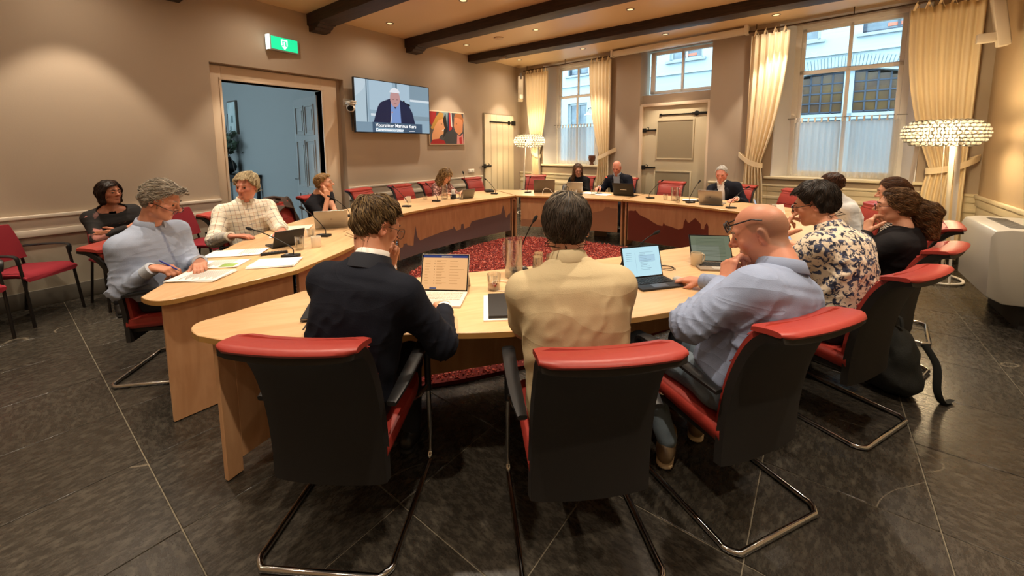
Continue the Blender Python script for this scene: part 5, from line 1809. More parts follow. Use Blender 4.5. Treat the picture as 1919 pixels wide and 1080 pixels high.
def television():
    yc, zc, W, H = 4.55, 2.30, 1.60, 0.90
    t = thing('television', 'large wall screen showing a video call image of a man speaking', 'television', (ROOM_X0 + 0.15, yc, zc), 0)
    MB().b2(-0.045, 0.0, -W / 2, W / 2, -H / 2, H / 2).build('bezel', mat('tv_black', '0c0c0d', 0.3), t, bevel=0.006)
    MB().b2(-0.15, -0.045, -0.35, 0.35, -0.25, 0.25).build('wall_mount', mat('tv_mount', '1a1a1a', 0.6), t)
    em = lambda n, c, k=1.0: mat('screen_' + n, '050505', 0.25, emit=(c, k))
    w, h = W / 2 - 0.014, H / 2 - 0.014
    R = lambda a, b, c, d: [(a, c), (b, c), (b, d), (a, d)]
    flat(t, 'screen', [R(-w, w, -h, h)], em('back', '9db9cc', 0.95), 0.0012)
    flat(t, 'screen_image', [R(-w, -0.55, -h, h)], em('curtain', 'b9cfdc', 1.0), 0.0016)
    flat(t, 'screen_image', [[(-w, h), (-0.55, h), (-0.62, 0.28), (-0.70, 0.2), (-w, 0.14)]], em('drape', 'c9dbe6', 1.0), 0.0018)
    flat(t, 'screen_image', [R(-0.58, -0.56, -h, h), R(0.02, 0.05, 0.2, h)], em('line', '5f7a8c', 0.9), 0.002)
    flat(t, 'screen_image', [R(0.05, 0.32, 0.10, h), R(-0.52, -0.05, -0.06, h)], em('door', 'b2cbdc', 1.0), 0.0018)
    flat(t, 'screen_image', [R(0.33, w, 0.17, h), R(0.33, w, -0.5 + 0.3, -0.12)], em('panel', '8ea6b6', 0.9), 0.0019)
    flat(t, 'screen_image', [R(0.33, w, 0.14, 0.18), R(-0.5, -0.2, -0.16, -0.12)], em('moulding', 'dfeaf2', 1.0), 0.0021)
    flat(t, 'screen_image', [[(0.08, 0.11), (0.13, 0.15), (0.15, 0.12), (0.2, 0.15), (0.22, 0.11), (0.33, 0.08), (0.33, 0.05), (0.1, 0.06)]], em('bolt', '0b0d12', 1.0), 0.0024)
    flat(t, 'screen_image', [[(-0.46, -0.28), (-0.36, 0.0), (-0.30, 0.08), (-0.10, 0.16), (0.10, 0.16), (0.30, 0.06), (0.38, -0.06), (0.44, -0.28)]], em('jacket', '1a2348', 0.9), 0.0026)
    flat(t, 'screen_image', [[(-0.10, -0.28), (-0.09, 0.12), (0.0, -0.02), (0.10, 0.12), (0.12, -0.28)]], em('shirt', '7f9fd8', 1.0), 0.0028)
    flat(t, 'screen_image', [circ(0.0, 0.17, 0.105, 0.155)], em('face', 'c99a98', 1.0), 0.0032)
    flat(t, 'screen_image', [circ(0.0, 0.235, 0.115, 0.12, 20, 15, 165)], em('hair', 'e6e8ee', 1.1), 0.0034)
    flat(t, 'screen_image', [R(-0.06, -0.02, 0.145, 0.155), R(0.025, 0.065, 0.145, 0.155), R(-0.03, 0.03, 0.075, 0.082)], em('features', '7a5254', 1.0), 0.0036)
    flat(t, 'screen_image', [[(-0.12, -0.28), (-0.075, -0.09), (-0.065, -0.09), (-0.10, -0.28)]], em('mic', 'd5d9e2', 1.0), 0.0038)
    flat(t, 'screen_image', [circ(-0.07, -0.08, 0.016, 0.016, 10)], em('mictip', 'd58a60', 1.0), 0.004)
    flat(t, 'caption_bar', [R(-w, -0.48, -h, -0.27)], em('bar0', '88a4b8', 0.9), 0.0042)
    flat(t, 'caption_bar', [R(-0.48, 0.60, -h, -0.265)], em('bar', '46607a', 0.9), 0.0042)
    flat(t, 'caption_bar', [R(-0.42, 0.16, -0.43, -0.36)], em('bar2', '8fb0c6', 0.95), 0.0044)
    wt = em('text', 'ffffff', 1.3)
    for s, size, y, z in (('Voorzitter Marinus Kers', 0.088, -0.42, -0.345), ('Commissievoorzitter', 0.068, -0.42, -0.415)):
        me = text_mesh(s, size, 0.0016)
        me.materials.append(wt)
        o = mobj('caption', me, t)
        o.matrix_local = Matrix(((0, 0, 1, 0.005), (1, 0, 0, y), (0, 1, 0, z), (0, 0, 0, 1)))
    flat(t, 'caption_mark', [R(0.30, 0.32, -0.412, -0.40), R(0.33, 0.42, -0.409, -0.403)], wt, 0.005)
    # bold two-figure painting, kept generic
    p = thing('painting', 'colourful flat painting of two smiling figures facing each other below the screen', 'painting', (ROOM_X0 + 0.005, 5.93, 1.99))
    MB().b2(0, 0.03, -0.50, 0.50, -0.345, 0.345).build('frame', mat('painting_frame', 'd8c6ac', 0.5), p, bevel=0.004)
    pm = lambda n, c: mat('paint_' + n, c, 0.6)
    flat(p, 'canvas', [R(-0.48, 0.48, -0.325, 0.325)], pm('grey', '4a4a4c'), 0.031)
    Q = lambda nm, poly, c, x: flat(p, 'paint_area', [poly], pm(nm, c), x)
    Q('teal', R(-0.2, 0.12, 0.0, 0.325), '7d98a0', 0.0312)
    Q('blue', [(-0.02, -0.1), (0.16, -0.1), (0.14, 0.325), (0.02, 0.325)], '1d2448', 0.0314)
    Q('red', [(0.04, -0.05), (0.13, -0.05), (0.10, 0.325), (0.05, 0.325)], 'b3262c', 0.0316)
    Q('white', [(0.10, 0.05), (0.14, 0.02), (0.12, 0.325), (0.09, 0.325)], 'dcdad4', 0.0318)
    Q('black', [(-0.12, -0.2), (0.0, -0.05), (-0.05, 0.3), (-0.12, 0.2)], '15120f', 0.0317)
    Q('suit', [(-0.15, -0.325), (-0.05, -0.1), (0.12, -0.02), (0.26, -0.1), (0.28, -0.325)], '3a3c40', 0.032)
    Q('hat', [(-0.48, 0.1), (-0.48, 0.325), (-0.30, 0.325), (-0.33, 0.18), (-0.44, 0.05)], '9c1f22', 0.0322)
    Q('hair', [(-0.46, 0.0), (-0.32, 0.22), (-0.22, 0.32), (-0.10, 0.30), (-0.12, 0.18), (-0.24, 0.16), (-0.34, 0.02), (-0.42, -0.04)], 'b58a3e', 0.0324)
    Q('skin', [(-0.44, -0.16), (-0.36, 0.02), (-0.26, 0.15), (-0.13, 0.19), (-0.10, 0.04), (-0.07, 0.0), (-0.11, -0.03), (-0.12, -0.12), (-0.20, -0.15), (-0.26, -0.24), (-0.44, -0.30)], 'd69a6c', 0.0326)
    Q('dress', [(-0.48, -0.325), (-0.42, -0.24), (-0.25, -0.22), (-0.10, -0.26), (-0.06, -0.325)], 'a01e20', 0.0328)
    Q('face', [(0.20, 0.22), (0.18, 0.05), (0.22, -0.06), (0.34, -0.14), (0.44, -0.06), (0.46, 0.2), (0.36, 0.26)], 'd08a5e', 0.0326)
    Q('ginger', [(0.18, 0.2), (0.22, 0.31), (0.40, 0.32), (0.48, 0.2), (0.46, 0.1), (0.42, 0.2), (0.26, 0.24)], 'a8693a', 0.0328)
    Q('pinkshirt', [(0.26, -0.325), (0.28, -0.12), (0.36, -0.17), (0.45, -0.1), (0.47, -0.325)], 'd48a86', 0.0328)
    Q('tie', [(0.35, -0.325), (0.33, -0.19), (0.41, -0.17), (0.42, -0.325)], 'b32c30', 0.033)
    Q('lip', [(-0.17, -0.05), (-0.10, -0.02), (-0.12, -0.06)], 'f0ece6', 0.033)
    Q('eye', [(-0.20, 0.08), (-0.15, 0.09), (-0.16, 0.07)], '2a1c14', 0.033)
    Q('eye2', [(0.23, 0.10), (0.28, 0.11), (0.27, 0.09)], '2a1c14', 0.033)


television()
# ------------------------------------------------------------------ people: one builder
SKIN = mat('skin', 'c99678', 0.48, attr='col', var=(60, 0.12, 'b8705a'), bump=(350, 0.06))
HAIRM = mat('hair_strands', '4a3626', 0.5, attr='col', spec=0.35)
EYE_W = mat('eyeball', '2a211c', 0.15)


def cloth(name, rough=0.85, bump=(260, 0.12), var=(7, 0.0, '808080')):
    if 'cloth_' + name in MATS: return MATS['cloth_' + name]
    return wrinkles(mat('cloth_' + name, 'ffffff', rough, attr='col', bump=bump, spec=0.25, var=var if var[1] else None), *dict(wool=(3.2, 0.16, 0.03), pique=(3.0, 0.16, 0.03)).get(name, (4.0, 0.22, 0.03)))


def wrinkles(m, scale=4.0, strength=0.22, dist=0.03):
    """soft creases in cloth as relief"""
    N, L = m.node_tree.nodes, m.node_tree.links
    b = N['Principled BSDF']
    tc = N.new('ShaderNodeTexCoord'); mp = N.new('ShaderNodeMapping')
    mp.inputs['Rotation'].default_value = (0.5, 0.4, 0.3); mp.inputs['Scale'].default_value = (0.8, 0.8, 2.4)
    L.new(tc.outputs['Object'], mp.inputs[0])
    nz = N.new('ShaderNodeTexNoise'); nz.inputs['Scale'].default_value = scale; nz.inputs['Detail'].default_value = 1.2; nz.inputs['Distortion'].default_value = 0.8
    L.new(mp.outputs[0], nz.inputs['Vector'])
    a = N.new('ShaderNodeMath'); a.operation = 'SUBTRACT'; L.new(nz.outputs['Fac'], a.inputs[0]); a.inputs[1].default_value = 0.5
    c = N.new('ShaderNodeMath'); c.operation = 'ABSOLUTE'; L.new(a.outputs[0], c.inputs[0])
    d = N.new('ShaderNodeMath'); d.operation = 'POWER'; L.new(c.outputs[0], d.inputs[0]); d.inputs[1].default_value = 0.6
    bp = N.new('ShaderNodeBump'); bp.inputs['Strength'].default_value = strength; bp.inputs['Distance'].default_value = dist; bp.invert = True
    L.new(d.outputs[0], bp.inputs['Height'])
    old = b.inputs['Normal'].links
    if old: L.new(old[0].from_socket, bp.inputs['Normal'])
    L.new(bp.outputs[0], b.inputs['Normal'])
    return m


def plaid_mat():
    if 'plaid' in MATS: return MATS['plaid']
    m = bpy.data.materials.new('plaid'); m.use_nodes = True
    N, L = m.node_tree.nodes, m.node_tree.links
    b = N['Principled BSDF']; b.inputs['Roughness'].default_value = 0.85
    at = N.new('ShaderNodeAttribute'); at.attribute_name = 'uvp'
    sp = N.new('ShaderNodeSeparateXYZ'); L.new(at.outputs['Vector'], sp.inputs[0])
    cur = None

    def line(axis, period, width, phase, col, prev):
        a = N.new('ShaderNodeMath'); a.operation = 'MULTIPLY_ADD'
        L.new(sp.outputs[axis], a.inputs[0]); a.inputs[1].default_value = 1 / period; a.inputs[2].default_value = phase + 50
        fr = N.new('ShaderNodeMath'); fr.operation = 'FRACT'; L.new(a.outputs[0], fr.inputs[0])
        lt = N.new('ShaderNodeMath'); lt.operation = 'LESS_THAN'; L.new(fr.outputs[0], lt.inputs[0]); lt.inputs[1].default_value = width / period
        ml = N.new('ShaderNodeMath'); ml.operation = 'MULTIPLY'; L.new(lt.outputs[0], ml.inputs[0]); ml.inputs[1].default_value = 0.55
        mx = N.new('ShaderNodeMix'); mx.data_type = 'RGBA'
        L.new(ml.outputs[0], mx.inputs['Factor'])
        if prev is None: mx.inputs['A'].default_value = (*lin('e2dccb'), 1)
        else: L.new(prev, mx.inputs['A'])
        mx.inputs['B'].default_value = (*lin(col), 1)
        return mx.outputs['Result']
    cur = line(0, 0.085, 0.006, 0.0, '4a4a58', None)
    cur = line(1, 0.085, 0.006, 0.0, '4a4a58', cur)
    cur = line(0, 0.085, 0.005, 0.5, 'a8623a', cur)
    cur = line(1, 0.085, 0.005, 0.5, 'c49a6a', cur)
    L.new(cur, b.inputs['Base Color'])
    MATS['plaid'] = wrinkles(m)
    return m


def blotch_mat(name, base, c1, c2, scale, t1=0.56, t2=0.63, stretch=(1, 1, 1)):
    """printed cloth: ragged blotches of two colours on a base"""
    if name in MATS: return MATS[name]
    m = bpy.data.materials.new(name); m.use_nodes = True
    N, L = m.node_tree.nodes, m.node_tree.links
    b = N['Principled BSDF']; b.inputs['Roughness'].default_value = 0.8
    tc = N.new('ShaderNodeTexCoord'); mp = N.new('ShaderNodeMapping'); mp.inputs['Scale'].default_value = stretch
    L.new(tc.outputs['Object'], mp.inputs[0])
    cur = None
    for (off, t, col) in ((0, t1, c1), (3.7, t2, c2)):
        nz = N.new('ShaderNodeTexNoise'); nz.inputs['Scale'].default_value = scale; nz.inputs['Detail'].default_value = 5; nz.inputs['Distortion'].default_value = 0.8
        ad = N.new('ShaderNodeVectorMath'); ad.inputs[1].default_value = (off, off, off)
        L.new(mp.outputs[0], ad.inputs[0]); L.new(ad.outputs[0], nz.inputs['Vector'])
        mr = N.new('ShaderNodeMapRange'); mr.inputs['From Min'].default_value = t; mr.inputs['From Max'].default_value = t + 0.05
        L.new(nz.outputs['Fac'], mr.inputs['Value'])
        mx = N.new('ShaderNodeMix'); mx.data_type = 'RGBA'
        L.new(mr.outputs[0], mx.inputs['Factor'])
        if cur is None: mx.inputs['A'].default_value = (*lin(base), 1)
        else: L.new(cur, mx.inputs['A'])
        mx.inputs['B'].default_value = (*lin(col), 1)
        cur = mx.outputs['Result']
    L.new(cur, b.inputs['Base Color'])
    MATS[name] = wrinkles(m)
    return m


def band(root, name, m, c, ax, fr, rx, ry, prof, a0, a1, n=28, drop=None):
    """strip of cloth around an axis (collar, cuff): prof = [(dr, dz)...], angles from the front"""
    ax = unit(ax); fr = unit(fr - ax * (fr @ ax)); sd = np.cross(fr, ax)
    mb = MB()
    rings = []
    for i in range(n + 1):
        a = math.radians(a0 + (a1 - a0) * i / n)
        dirv = fr * math.cos(a) * ry + sd * math.sin(a) * rx
        ud = unit(dirv)
        dz = drop(math.degrees(a)) if drop else 0.0
        rings.append([tuple(c + dirv + ud * p[0] + ax * (p[1] + (dz if k == len(prof) - 1 or k == len(prof) - 2 else 0))) for k, p in enumerate(prof)])
    full = abs(a1 - a0) > 359
    mb.loft(rings, closed=True, caps=not full)
    return mb.build(name, m, root, smooth=True, angle=60)


def ring_path(cx, cz, w, h, n=18, p=2.6):
    out = []
    for i in range(n):
        a = 2 * math.pi * i / n
        ca, sa = math.cos(a), math.sin(a)
        out.append((cx + w * math.copysign(abs(ca) ** (2 / p), ca), cz + h * math.copysign(abs(sa) ** (2 / p), sa)))
    return out


def person(s):
    fx, fy = s['face']
    n_ = math.hypot(fx, fy); fx, fy = fx / n_, fy / n_
    th = math.atan2(-fx, fy)
    hx, hy = s['hip']
    root = thing('person', s['label'], 'person', (hx, hy, 0), th)
    ct, st = math.cos(th), math.sin(th)
    toL = lambda p: V3(ct * (p[0] - hx) + st * (p[1] - hy), -st * (p[0] - hx) + ct * (p[1] - hy), p[2])
    dL = lambda p: V3(ct * p[0] + st * p[1], -st * p[0] + ct * p[1], p[2])
    sc, w, girth, belly = s.get('sc', 1.0), s.get('w', 1.0), s.get('girth', 1.0), s.get('belly', 1.0)
    fine = s.get('fine', 1)                               # 2 near, 1 middle, 0 far
    rng = np.random.RandomState(int(abs(hx * 1000 + hy * 77)) % 9999)
    # --- head frame
    Hc = toL(s['head'])
    gy = unit(dL(s['gaze']))
    gx = unit(np.cross(gy, V3(0, 0, 1))); gz = np.cross(gx, gy)
    ro = math.radians(s.get('roll', 0))
    gx, gz = gx * math.cos(ro) + gz * math.sin(ro), gz * math.cos(ro) - gx * math.sin(ro)
    HR = np.stack([gx, gy, gz], 1).astype(np.float32)     # head -> local
    hs = s.get('hsc', 1.0) * sc
    h2l = lambda P: (np.asarray(P, dtype=np.float32) * hs) @ HR.T + Hc
    l2h = lambda P: ((P - Hc) @ HR) / hs
    # --- spine
    nv = V3(s.get('neck', (0, -0.055, -0.150))) * sc
    NB = Hc + nv
    A = V3(0, -0.02, 0.50)
    mid = (A + NB) / 2
    bul = s.get('bulge', 0.05)
    tw = math.radians(s.get('twist', 0))
    ux = (V3(1, 0, 0), V3(math.cos(tw), math.sin(tw), s.get('tilt', 0.0)))
    prof = dict(t=[0, .12, .3, .5, .7, .85, .93, 1.0],
                a=[v * w * girth for v in (.160, .170, .160, .164, .176, .168, .128, .074)],
                front=[v * girth for v in (.10, .12, .125 * belly, .125 * belly, .118 * s.get('bust', 1), .10, .080, .060)],
                back=[v * girth for v in (.105, .110, .103, .106, .115, .110, .090, .064)])
    to = Torso(A, mid + V3(0, -bul, 0.02), NB, ux, prof)
    C, u, fr, tg = to.frame(0.90)
    sw = 0.172 * w * sc * s.get('shw', 1.0)
    U, F = 0.285 * sc, 0.250 * sc
    arms = {}
    for side, sg in (('L', -1), ('R', 1)):
        S = (C + u * sg * sw - tg * s.get('drop', 0.034)).astype(np.float32)
        hnd = s.get(side)
        if hnd is None:
            hnd = dict(lw=(sg * 0.17, 0.22, 0.55), hint=(sg * 0.4, -0.6, -0.4), lfd=(-sg * 0.2, 1, 0.0), lpn=(0, 0, -1), curl=(15, 25, 15))
        W = toL(hnd['w']) if 'w' in hnd else V3(hnd['lw'])
        hint = V3(hnd.get('hint', (sg * 0.5, -0.35, -0.9)))
        if 'e' in hnd: hint = toL(hnd['e']) - (S + W) / 2
        E, W2 = bend_arm(S, W, U, F, hint)
        fa = unit(W2 - E)
        fd = unit(dL(hnd['fd'])) if 'fd' in hnd else (unit(hnd['lfd']) if 'lfd' in hnd else fa)
        pn = unit(dL(hnd['pn'])) if 'pn' in hnd else V3(hnd.get('lpn', (0, 0, -1)))
        hp = hand_prims(W2 + fa * 0.012, fd, pn, side == 'R', hnd.get('curl', (12, 20, 12)), hnd.get('spread', 0.2), hnd.get('thumb', (0.5, 0.3)), sc * s.get('hand', 0.97))
        arms[side] = (S, E, W2, fa, hp)
    legs = []
    for sg in (-1, 1):
        kn = s.get('kneeR' if sg > 0 else 'kneeL', (sg * 0.13, 0.40, 0.50))
        an = s.get('ankleR' if sg > 0 else 'ankleL', (sg * 0.13, 0.40, 0.09))
        legs.append((V3(sg * 0.085, 0.0, 0.52), V3(kn), V3(an), sg))
    near_tabs = [np.array(q, dtype=np.float32) for q in TABLE_POLYS if min(math.hypot(a - hx, b - hy) for a, b in q) < 1.2]

    def on_table(P, d):
        """arms and hands rest on the table top instead of sinking into it"""
        k = np.nonzero((P[:, 2] > 0.70) & (P[:, 2] < 0.775) & (d < 0.05))[0]
        if len(k) == 0: return d
        X_ = ct * P[k, 0] - st * P[k, 1] + hx; Y_ = st * P[k, 0] + ct * P[k, 1] + hy
        ins = np.zeros(len(k), bool)
        for poly in near_tabs:
            c_ = np.zeros(len(k), bool)
            x1, y1 = poly[-1]
            for (x2, y2) in poly:
                if y1 != y2:
                    c_ ^= ((y2 > Y_) != (y1 > Y_)) & (X_ < (x1 - x2) * (Y_ - y2) / (y1 - y2) + x2)
                x1, y1 = x2, y2
            ins |= c_
        d = d.copy()
        z = P[k, 2]
        d[k] = np.where(ins, np.maximum(d[k], np.minimum(0.753 - z, z - 0.716)), d[k])
        return d
    # --- contact with the chair: flatten against cushion and seat
    ch = s.get('chair')
    if ch is not None:
        (sx_, sy_), cf, _ = CHAIRS[ch]
        so = toL((sx_, sy_, 0)); cfl = unit(dL((cf[0], cf[1], 0)))
        crl = V3(cfl[1], -cfl[0], 0)

    def contact(P, d):
        if ch is None: return d
        q = P - so
        yc = q @ cfl; xc = q @ crl
        lim = np.interp(P[:, 2], [0.30, 0.42, 0.55, 0.68, 0.79, 0.865, 0.915, 0.95, 0.96], [-0.235, -0.235, -0.245, -0.268, -0.305, -0.35, -0.40, -0.45, -2.0]).astype(np.float32) + 0.052
        g1 = np.where(np.abs(xc) < 0.27, lim - yc, -1.0)
        seat = np.interp(yc, [-0.25, 0.235], [0.470, 0.498])
        g2 = np.where((np.abs(xc) < 0.25) & (yc < 0.26) & (P[:, 2] > 0.30), seat - P[:, 2], -1.0)
        d = smax(d, g1.astype(np.float32), 0.02)
        return smax(d, g2.astype(np.float32), 0.015)
    # --- body: one distance field
    top = s['top']
    nk0 = h2l([(0, -0.022, -0.055)])[0]
    nr = s.get('neckr', 0.056) * sc
    gh = s.get('face_s', {})

    def body(P, parts=('torso', 'head', 'L', 'R', 'legs')):
        d = np.full(len(P), 1.0, dtype=np.float32)
        if 'torso' in parts:
            d = to.sdf(P, -0.016)[0]
            for side in 'LR':
                S = arms[side][0]
                d = smin(d, cone(P, C, S, 0.05, 0.048), 0.03)
        if 'head' in parts:
            hd = head_sdf(l2h(P), gh) * hs
            hd = smin(hd, cone(P, nk0, NB + tg * 0.01, nr, nr * 1.10), 0.025)
            d = smin(d, hd, 0.03)
        for side in 'LR':
            if side in parts:
                S, E, W, fa, hp = arms[side]
                ar = smin(cone(P, S, E, 0.048 * sc, 0.040 * sc), cone(P, E, W, 0.040 * sc, 0.0265 * sc), 0.02)
                hd = capsules(P, hp, 0.011)
                ar = smin(ar, hd, 0.018)
                d = np.minimum(d, ar)
        if 'legs' in parts:
            for (h_, k_, a_, sg) in legs:
                d = smin(d, smin(cone(P, h_, k_, 0.07, 0.048), cone(P, k_, a_, 0.05, 0.034), 0.02), 0.03)
        return d

    pieces = []
    # coarse hidden body
    jts = [A, NB] + [q for sd in 'LR' for q in arms[sd][:3]] + [q for l in legs for q in l[:3]]
    lo, hi = np.min(jts, 0) - 0.17, np.max(jts, 0) + 0.17
    hcut = NB + tg * 0.03

    def coarse(P):
        return on_table(P, contact(P, body(P, ('torso', 'L', 'R', 'legs'))))
    V, Fq = nets(coarse, lo, hi, 0.026)
    hh = (0.007, 0.0055, 0.0042)[fine]
    hl, hu = Hc - 0.165 * hs, Hc + 0.165 * hs
    hl[2] = min(NB[2] - 0.05, hl[2])
    hl[:2] = np.minimum(hl[:2], NB[:2] - 0.10); hu[:2] = np.maximum(hu[:2], NB[:2] + 0.10)
    V2, F2 = nets(lambda P: body(P, ('torso', 'head')), hl, hu, hh)
    pieces.append((V2, F2))
    sleeve = top.get('sleeve', 'long')
    for sd in 'LR':
        S, E, W, fa, hp = arms[sd]
        q = np.array([p for pr in hp for p in pr[:2]] + [W - fa * 0.05] + ([E] if sleeve != 'long' else []) + ([S + (E - S) * 0.45] if sleeve == 'short' else []))
        if s.get('nohand', '') and sd in s['nohand']: continue
        V3_, F3 = nets(lambda P: on_table(P, body(P, (sd,))), q.min(0) - 0.055, q.max(0) + 0.055, (0.0062, 0.0050, 0.0040)[fine])
        pieces.append((V3_, F3))
    # drop coarse faces inside the detailed hand boxes
    keep = np.ones(len(V), bool)
    for sd in 'LR':
        S, E, W, fa, hp = arms[sd]
        keep &= ~(((V - W) @ fa > -0.02) & (np.linalg.norm(V - W, axis=1) < 0.24))
        if sleeve != 'long':
            t = np.clip(((V - S) @ (E - S)) / ((E - S) @ (E - S)), 0, 1)
            near = np.linalg.norm(V - (S + t[:, None] * (E - S)), axis=1) < 0.07
            keep &= ~(near & (t > (0.52 if sleeve == 'short' else 0.97)))
            t2 = np.clip(((V - E) @ (W - E)) / ((W - E) @ (W - E)), 0, 1)
            near2 = np.linalg.norm(V - (E + t2[:, None] * (W - E)), axis=1) < 0.06
            keep &= ~near2
    Fk = Fq[keep[Fq].all(1)]
    pieces.insert(0, (V, Fk))
    VV, FF, n0 = [], [], 0
    for (a, b) in pieces:
        if len(a) == 0 or len(b) == 0: continue
        VV.append(a); FF.append(np.asarray(b) + n0); n0 += len(a)
    VV = np.concatenate(VV); FF = np.concatenate(FF)
    # skin colours
    sk = np.array(lin(s.get('skin', 'd2a083')), dtype=np.float32)
    colr = np.tile(sk, (len(VV), 1))
    ph = l2h(VV.astype(np.float32))
    red = np.array(lin(s.get('flush', 'b9634c')), dtype=np.float32)

    def paint(mask_w, c):
        nonlocal colr
        colr = colr * (1 - mask_w[:, None]) + np.asarray(c, dtype=np.float32) * mask_w[:, None]
    ax_ = np.abs(ph[:, 0])
    g = lambda c, r: np.exp(-(((np.stack([ax_, ph[:, 1], ph[:, 2]], 1) - np.array(c)) / np.array(r)) ** 2).sum(1))
    paint(0.55 * g((0.045, 0.065, -0.025), (0.025, 0.03, 0.022)), red)
    paint(0.5 * g((0, 0.115, -0.022), (0.016, 0.02, 0.016)), red)
    paint(0.55 * g((0.085, -0.012, -0.003), (0.018, 0.03, 0.04)), red)
    paint(np.clip(1.1 * g((0.0, 0.095, -0.063), (0.020, 0.014, 0.0075)), 0, 0.85), lin(s.get('lips', 'a9574c')))
    paint(np.clip(0.9 * g((0.030, 0.089, 0.005), (0.012, 0.02, 0.0045)), 0, 0.85), lin('4a342a'))
    if 'stubble' in s:                                     # shaved hair on a bald head
        z = hair_edge(ph, dict(edge=s['stubble'].get('edge', [0.2, 0.2, 0.15, 0.05, 0.012, 0.008, -0.045, -0.07, -0.07])))
        mk = np.clip((ph[:, 2] - z) / 0.012, 0, 1) * np.clip((s['stubble'].get('top', 0.085) - ph[:, 2]) / 0.03, 0, 1) * (np.linalg.norm(ph, axis=1) < 0.16)
        paint(mk * s['stubble'].get('a', 0.5), lin(s['stubble']['col']))
    if 'beard' in s:
        mk = np.clip((-0.035 - ph[:, 2]) / 0.02, 0, 1) * np.clip((ph[:, 1] - 0.0) / 0.03, 0, 1) * np.clip((ph[:, 2] + 0.14) / 0.02, 0, 1) * (np.linalg.norm(ph, axis=1) < 0.17)
        paint(mk * s['beard'][1], lin(s['beard'][0]))
    me = smooth_mesh('body', VV, FF, SKIN, dict(col=colr))
    mobj('body', me, root)
    # eyes and brows
    if fine >= 0 and not s.get('noface'):
        for sg in (-1, 1):
            c = h2l([(sg * 0.031, 0.0785, 0.005)])[0]
            MB().ball(tuple(c), 0.0118 * hs, 10, 8).build('eye', EYE_W, root)
        bc = lin(s.get('brow', s.get('hair', {}).get('c1', '6a5a48')))
        bm_ = mat('brow_' + s.get('brow', s.get('hair', {}).get('c1', '6a5a48')), s.get('brow', s.get('hair', {}).get('c1', '6a5a48')), 0.8)
        for sg in (-1, 1):
            pts = h2l([(sg * 0.014, 0.0975, 0.028), (sg * 0.030, 0.0935, 0.034), (sg * 0.046, 0.081, 0.029)])
            MB().tube([tuple(p) for p in pts], [0.0028, 0.0038, 0.002], 6).build('eyebrow', bm_, root)
    # --- clothes: top
    off = top.get('off', 0.006)
    folds = top.get('folds', 0.0045)
    rs_, re_, rw_ = top.get('r', (0.060, 0.052, 0.038))
    rw_ = min(rw_, 0.040)
    rs_, re_, rw_ = rs_ * sc, re_ * sc, rw_ * sc
    slv = {}
    for sd in 'LR':
        S, E, W, fa, hp = arms[sd]
        if sleeve == 'short': slv[sd] = (S, S + (E - S) * top.get('slen', 0.62), None)
        elif sleeve == 'rolled': slv[sd] = (S, E, E + (W - E) * 0.45)
        else: slv[sd] = (S, E, W + fa * top.get('wx', 0.0))

    def topf(P, full=False):
        d, T, X, Y = to.sdf(P, off)
        d = smin(d, np.minimum(cone(P, C, arms['L'][0], 0.062, rs_ * 0.98), cone(P, C, arms['R'][0], 0.062, rs_ * 0.98)), 0.05)
        # torso folds: draped ridges
        rid = 1 - np.abs(wob(P * V3(0.8, 0.8, 1.25), 15, 7, 3) + 0.35 * wob(P, 34, 15, 3))
        dt = d - folds * (rid ** 3) * np.clip((0.95 - T) * 4, 0.15, 1)
        if top.get('collar') == 'shirt':                   # tucked into the trousers
            pF, _u, _f, tF = to.frame(0.13)
            dt = smax(dt, -((P - pF) @ tF), 0.012)
        da = None
        for sd in 'LR':
            S, E, We = slv[sd]
            ud = unit(arms[sd][1] - S)
            along = (P - S) @ ud
            a = cone(P, S, E, rs_, re_ if sleeve != 'short' else rs_ * 1.02)
            if We is None:
                a = smax(a, (P - E) @ ud - 0.0, 0.006)
            else:
                fe = unit(We - E)
                b = cone(P, E, We, re_, rw_)
                b = smax(b, (P - We) @ fe, 0.006)
                a = smin(a, b, 0.03)
            ae = np.linalg.norm(P - arms[sd][1], axis=1)
            fr_ = 1 - np.abs(np.sin(along * 62 + 3.4 * wob(P, 18, 2, 3)))
            a = a - top.get('afold', 0.006) * fr_ ** 2.5 * np.exp(-(ae / 0.16) ** 2) - folds * 0.6 * (1 - np.abs(wob(P, 24, 12, 3))) ** 3
            da = a if da is None else np.minimum(da, a)
        d = smin(dt, da, 0.05)
        # open neck so the collar sits free
        nd = cone(P, NB - tg * 0.03, NB + tg * 0.2, nr + 0.004, nr + 0.008)
        d = smax(d, -nd, 0.01)
        if 'scoop' in top:
            sx, sy, sz, so = top['scoop']
            d = smax(d, -ellip(P, NB + fr * so - tg * 0.01, (sx, sy, sz)), 0.012)
        d = on_table(P, contact(P, d))
        if full: return d, T, X, Y, dt, da
        return d
    jt = [A - V3(0, 0, 0.05), NB] + [q for sd in 'LR' for q in slv[sd] if q is not None]
    lo, hi = np.min(jt, 0) - 0.20 * girth, np.max(jt, 0) + 0.20 * girth
    hs_ = (0.013, 0.0105, 0.0085)[fine]
    V, Fq = nets(topf, lo, hi, hs_)
    Vf = V.astype(np.float32)
    d, T, X, Y, dt, da = topf(Vf, True)
    cb = np.array(lin(top['col']), dtype=np.float32)
    colr = np.tile(cb, (len(V), 1))
    ontorso = dt < da + 0.004
    if 'vee' in top:                                       # jacket open on a shirt
        v0, v1, wd, vc = top['vee']
        wv = np.interp(T, [v0, v1, 1.0], [0.004, wd, wd * 1.05])
        mk = (Y > 0.02) & ontorso & (np.abs(X - top.get('vx', 0)) < wv) & (T > v0)
        colr[mk] = lin(vc)
        if 'tie' in top:
            mk2 = mk & (np.abs(X) < 0.018); colr[mk2] = lin(top['tie'])
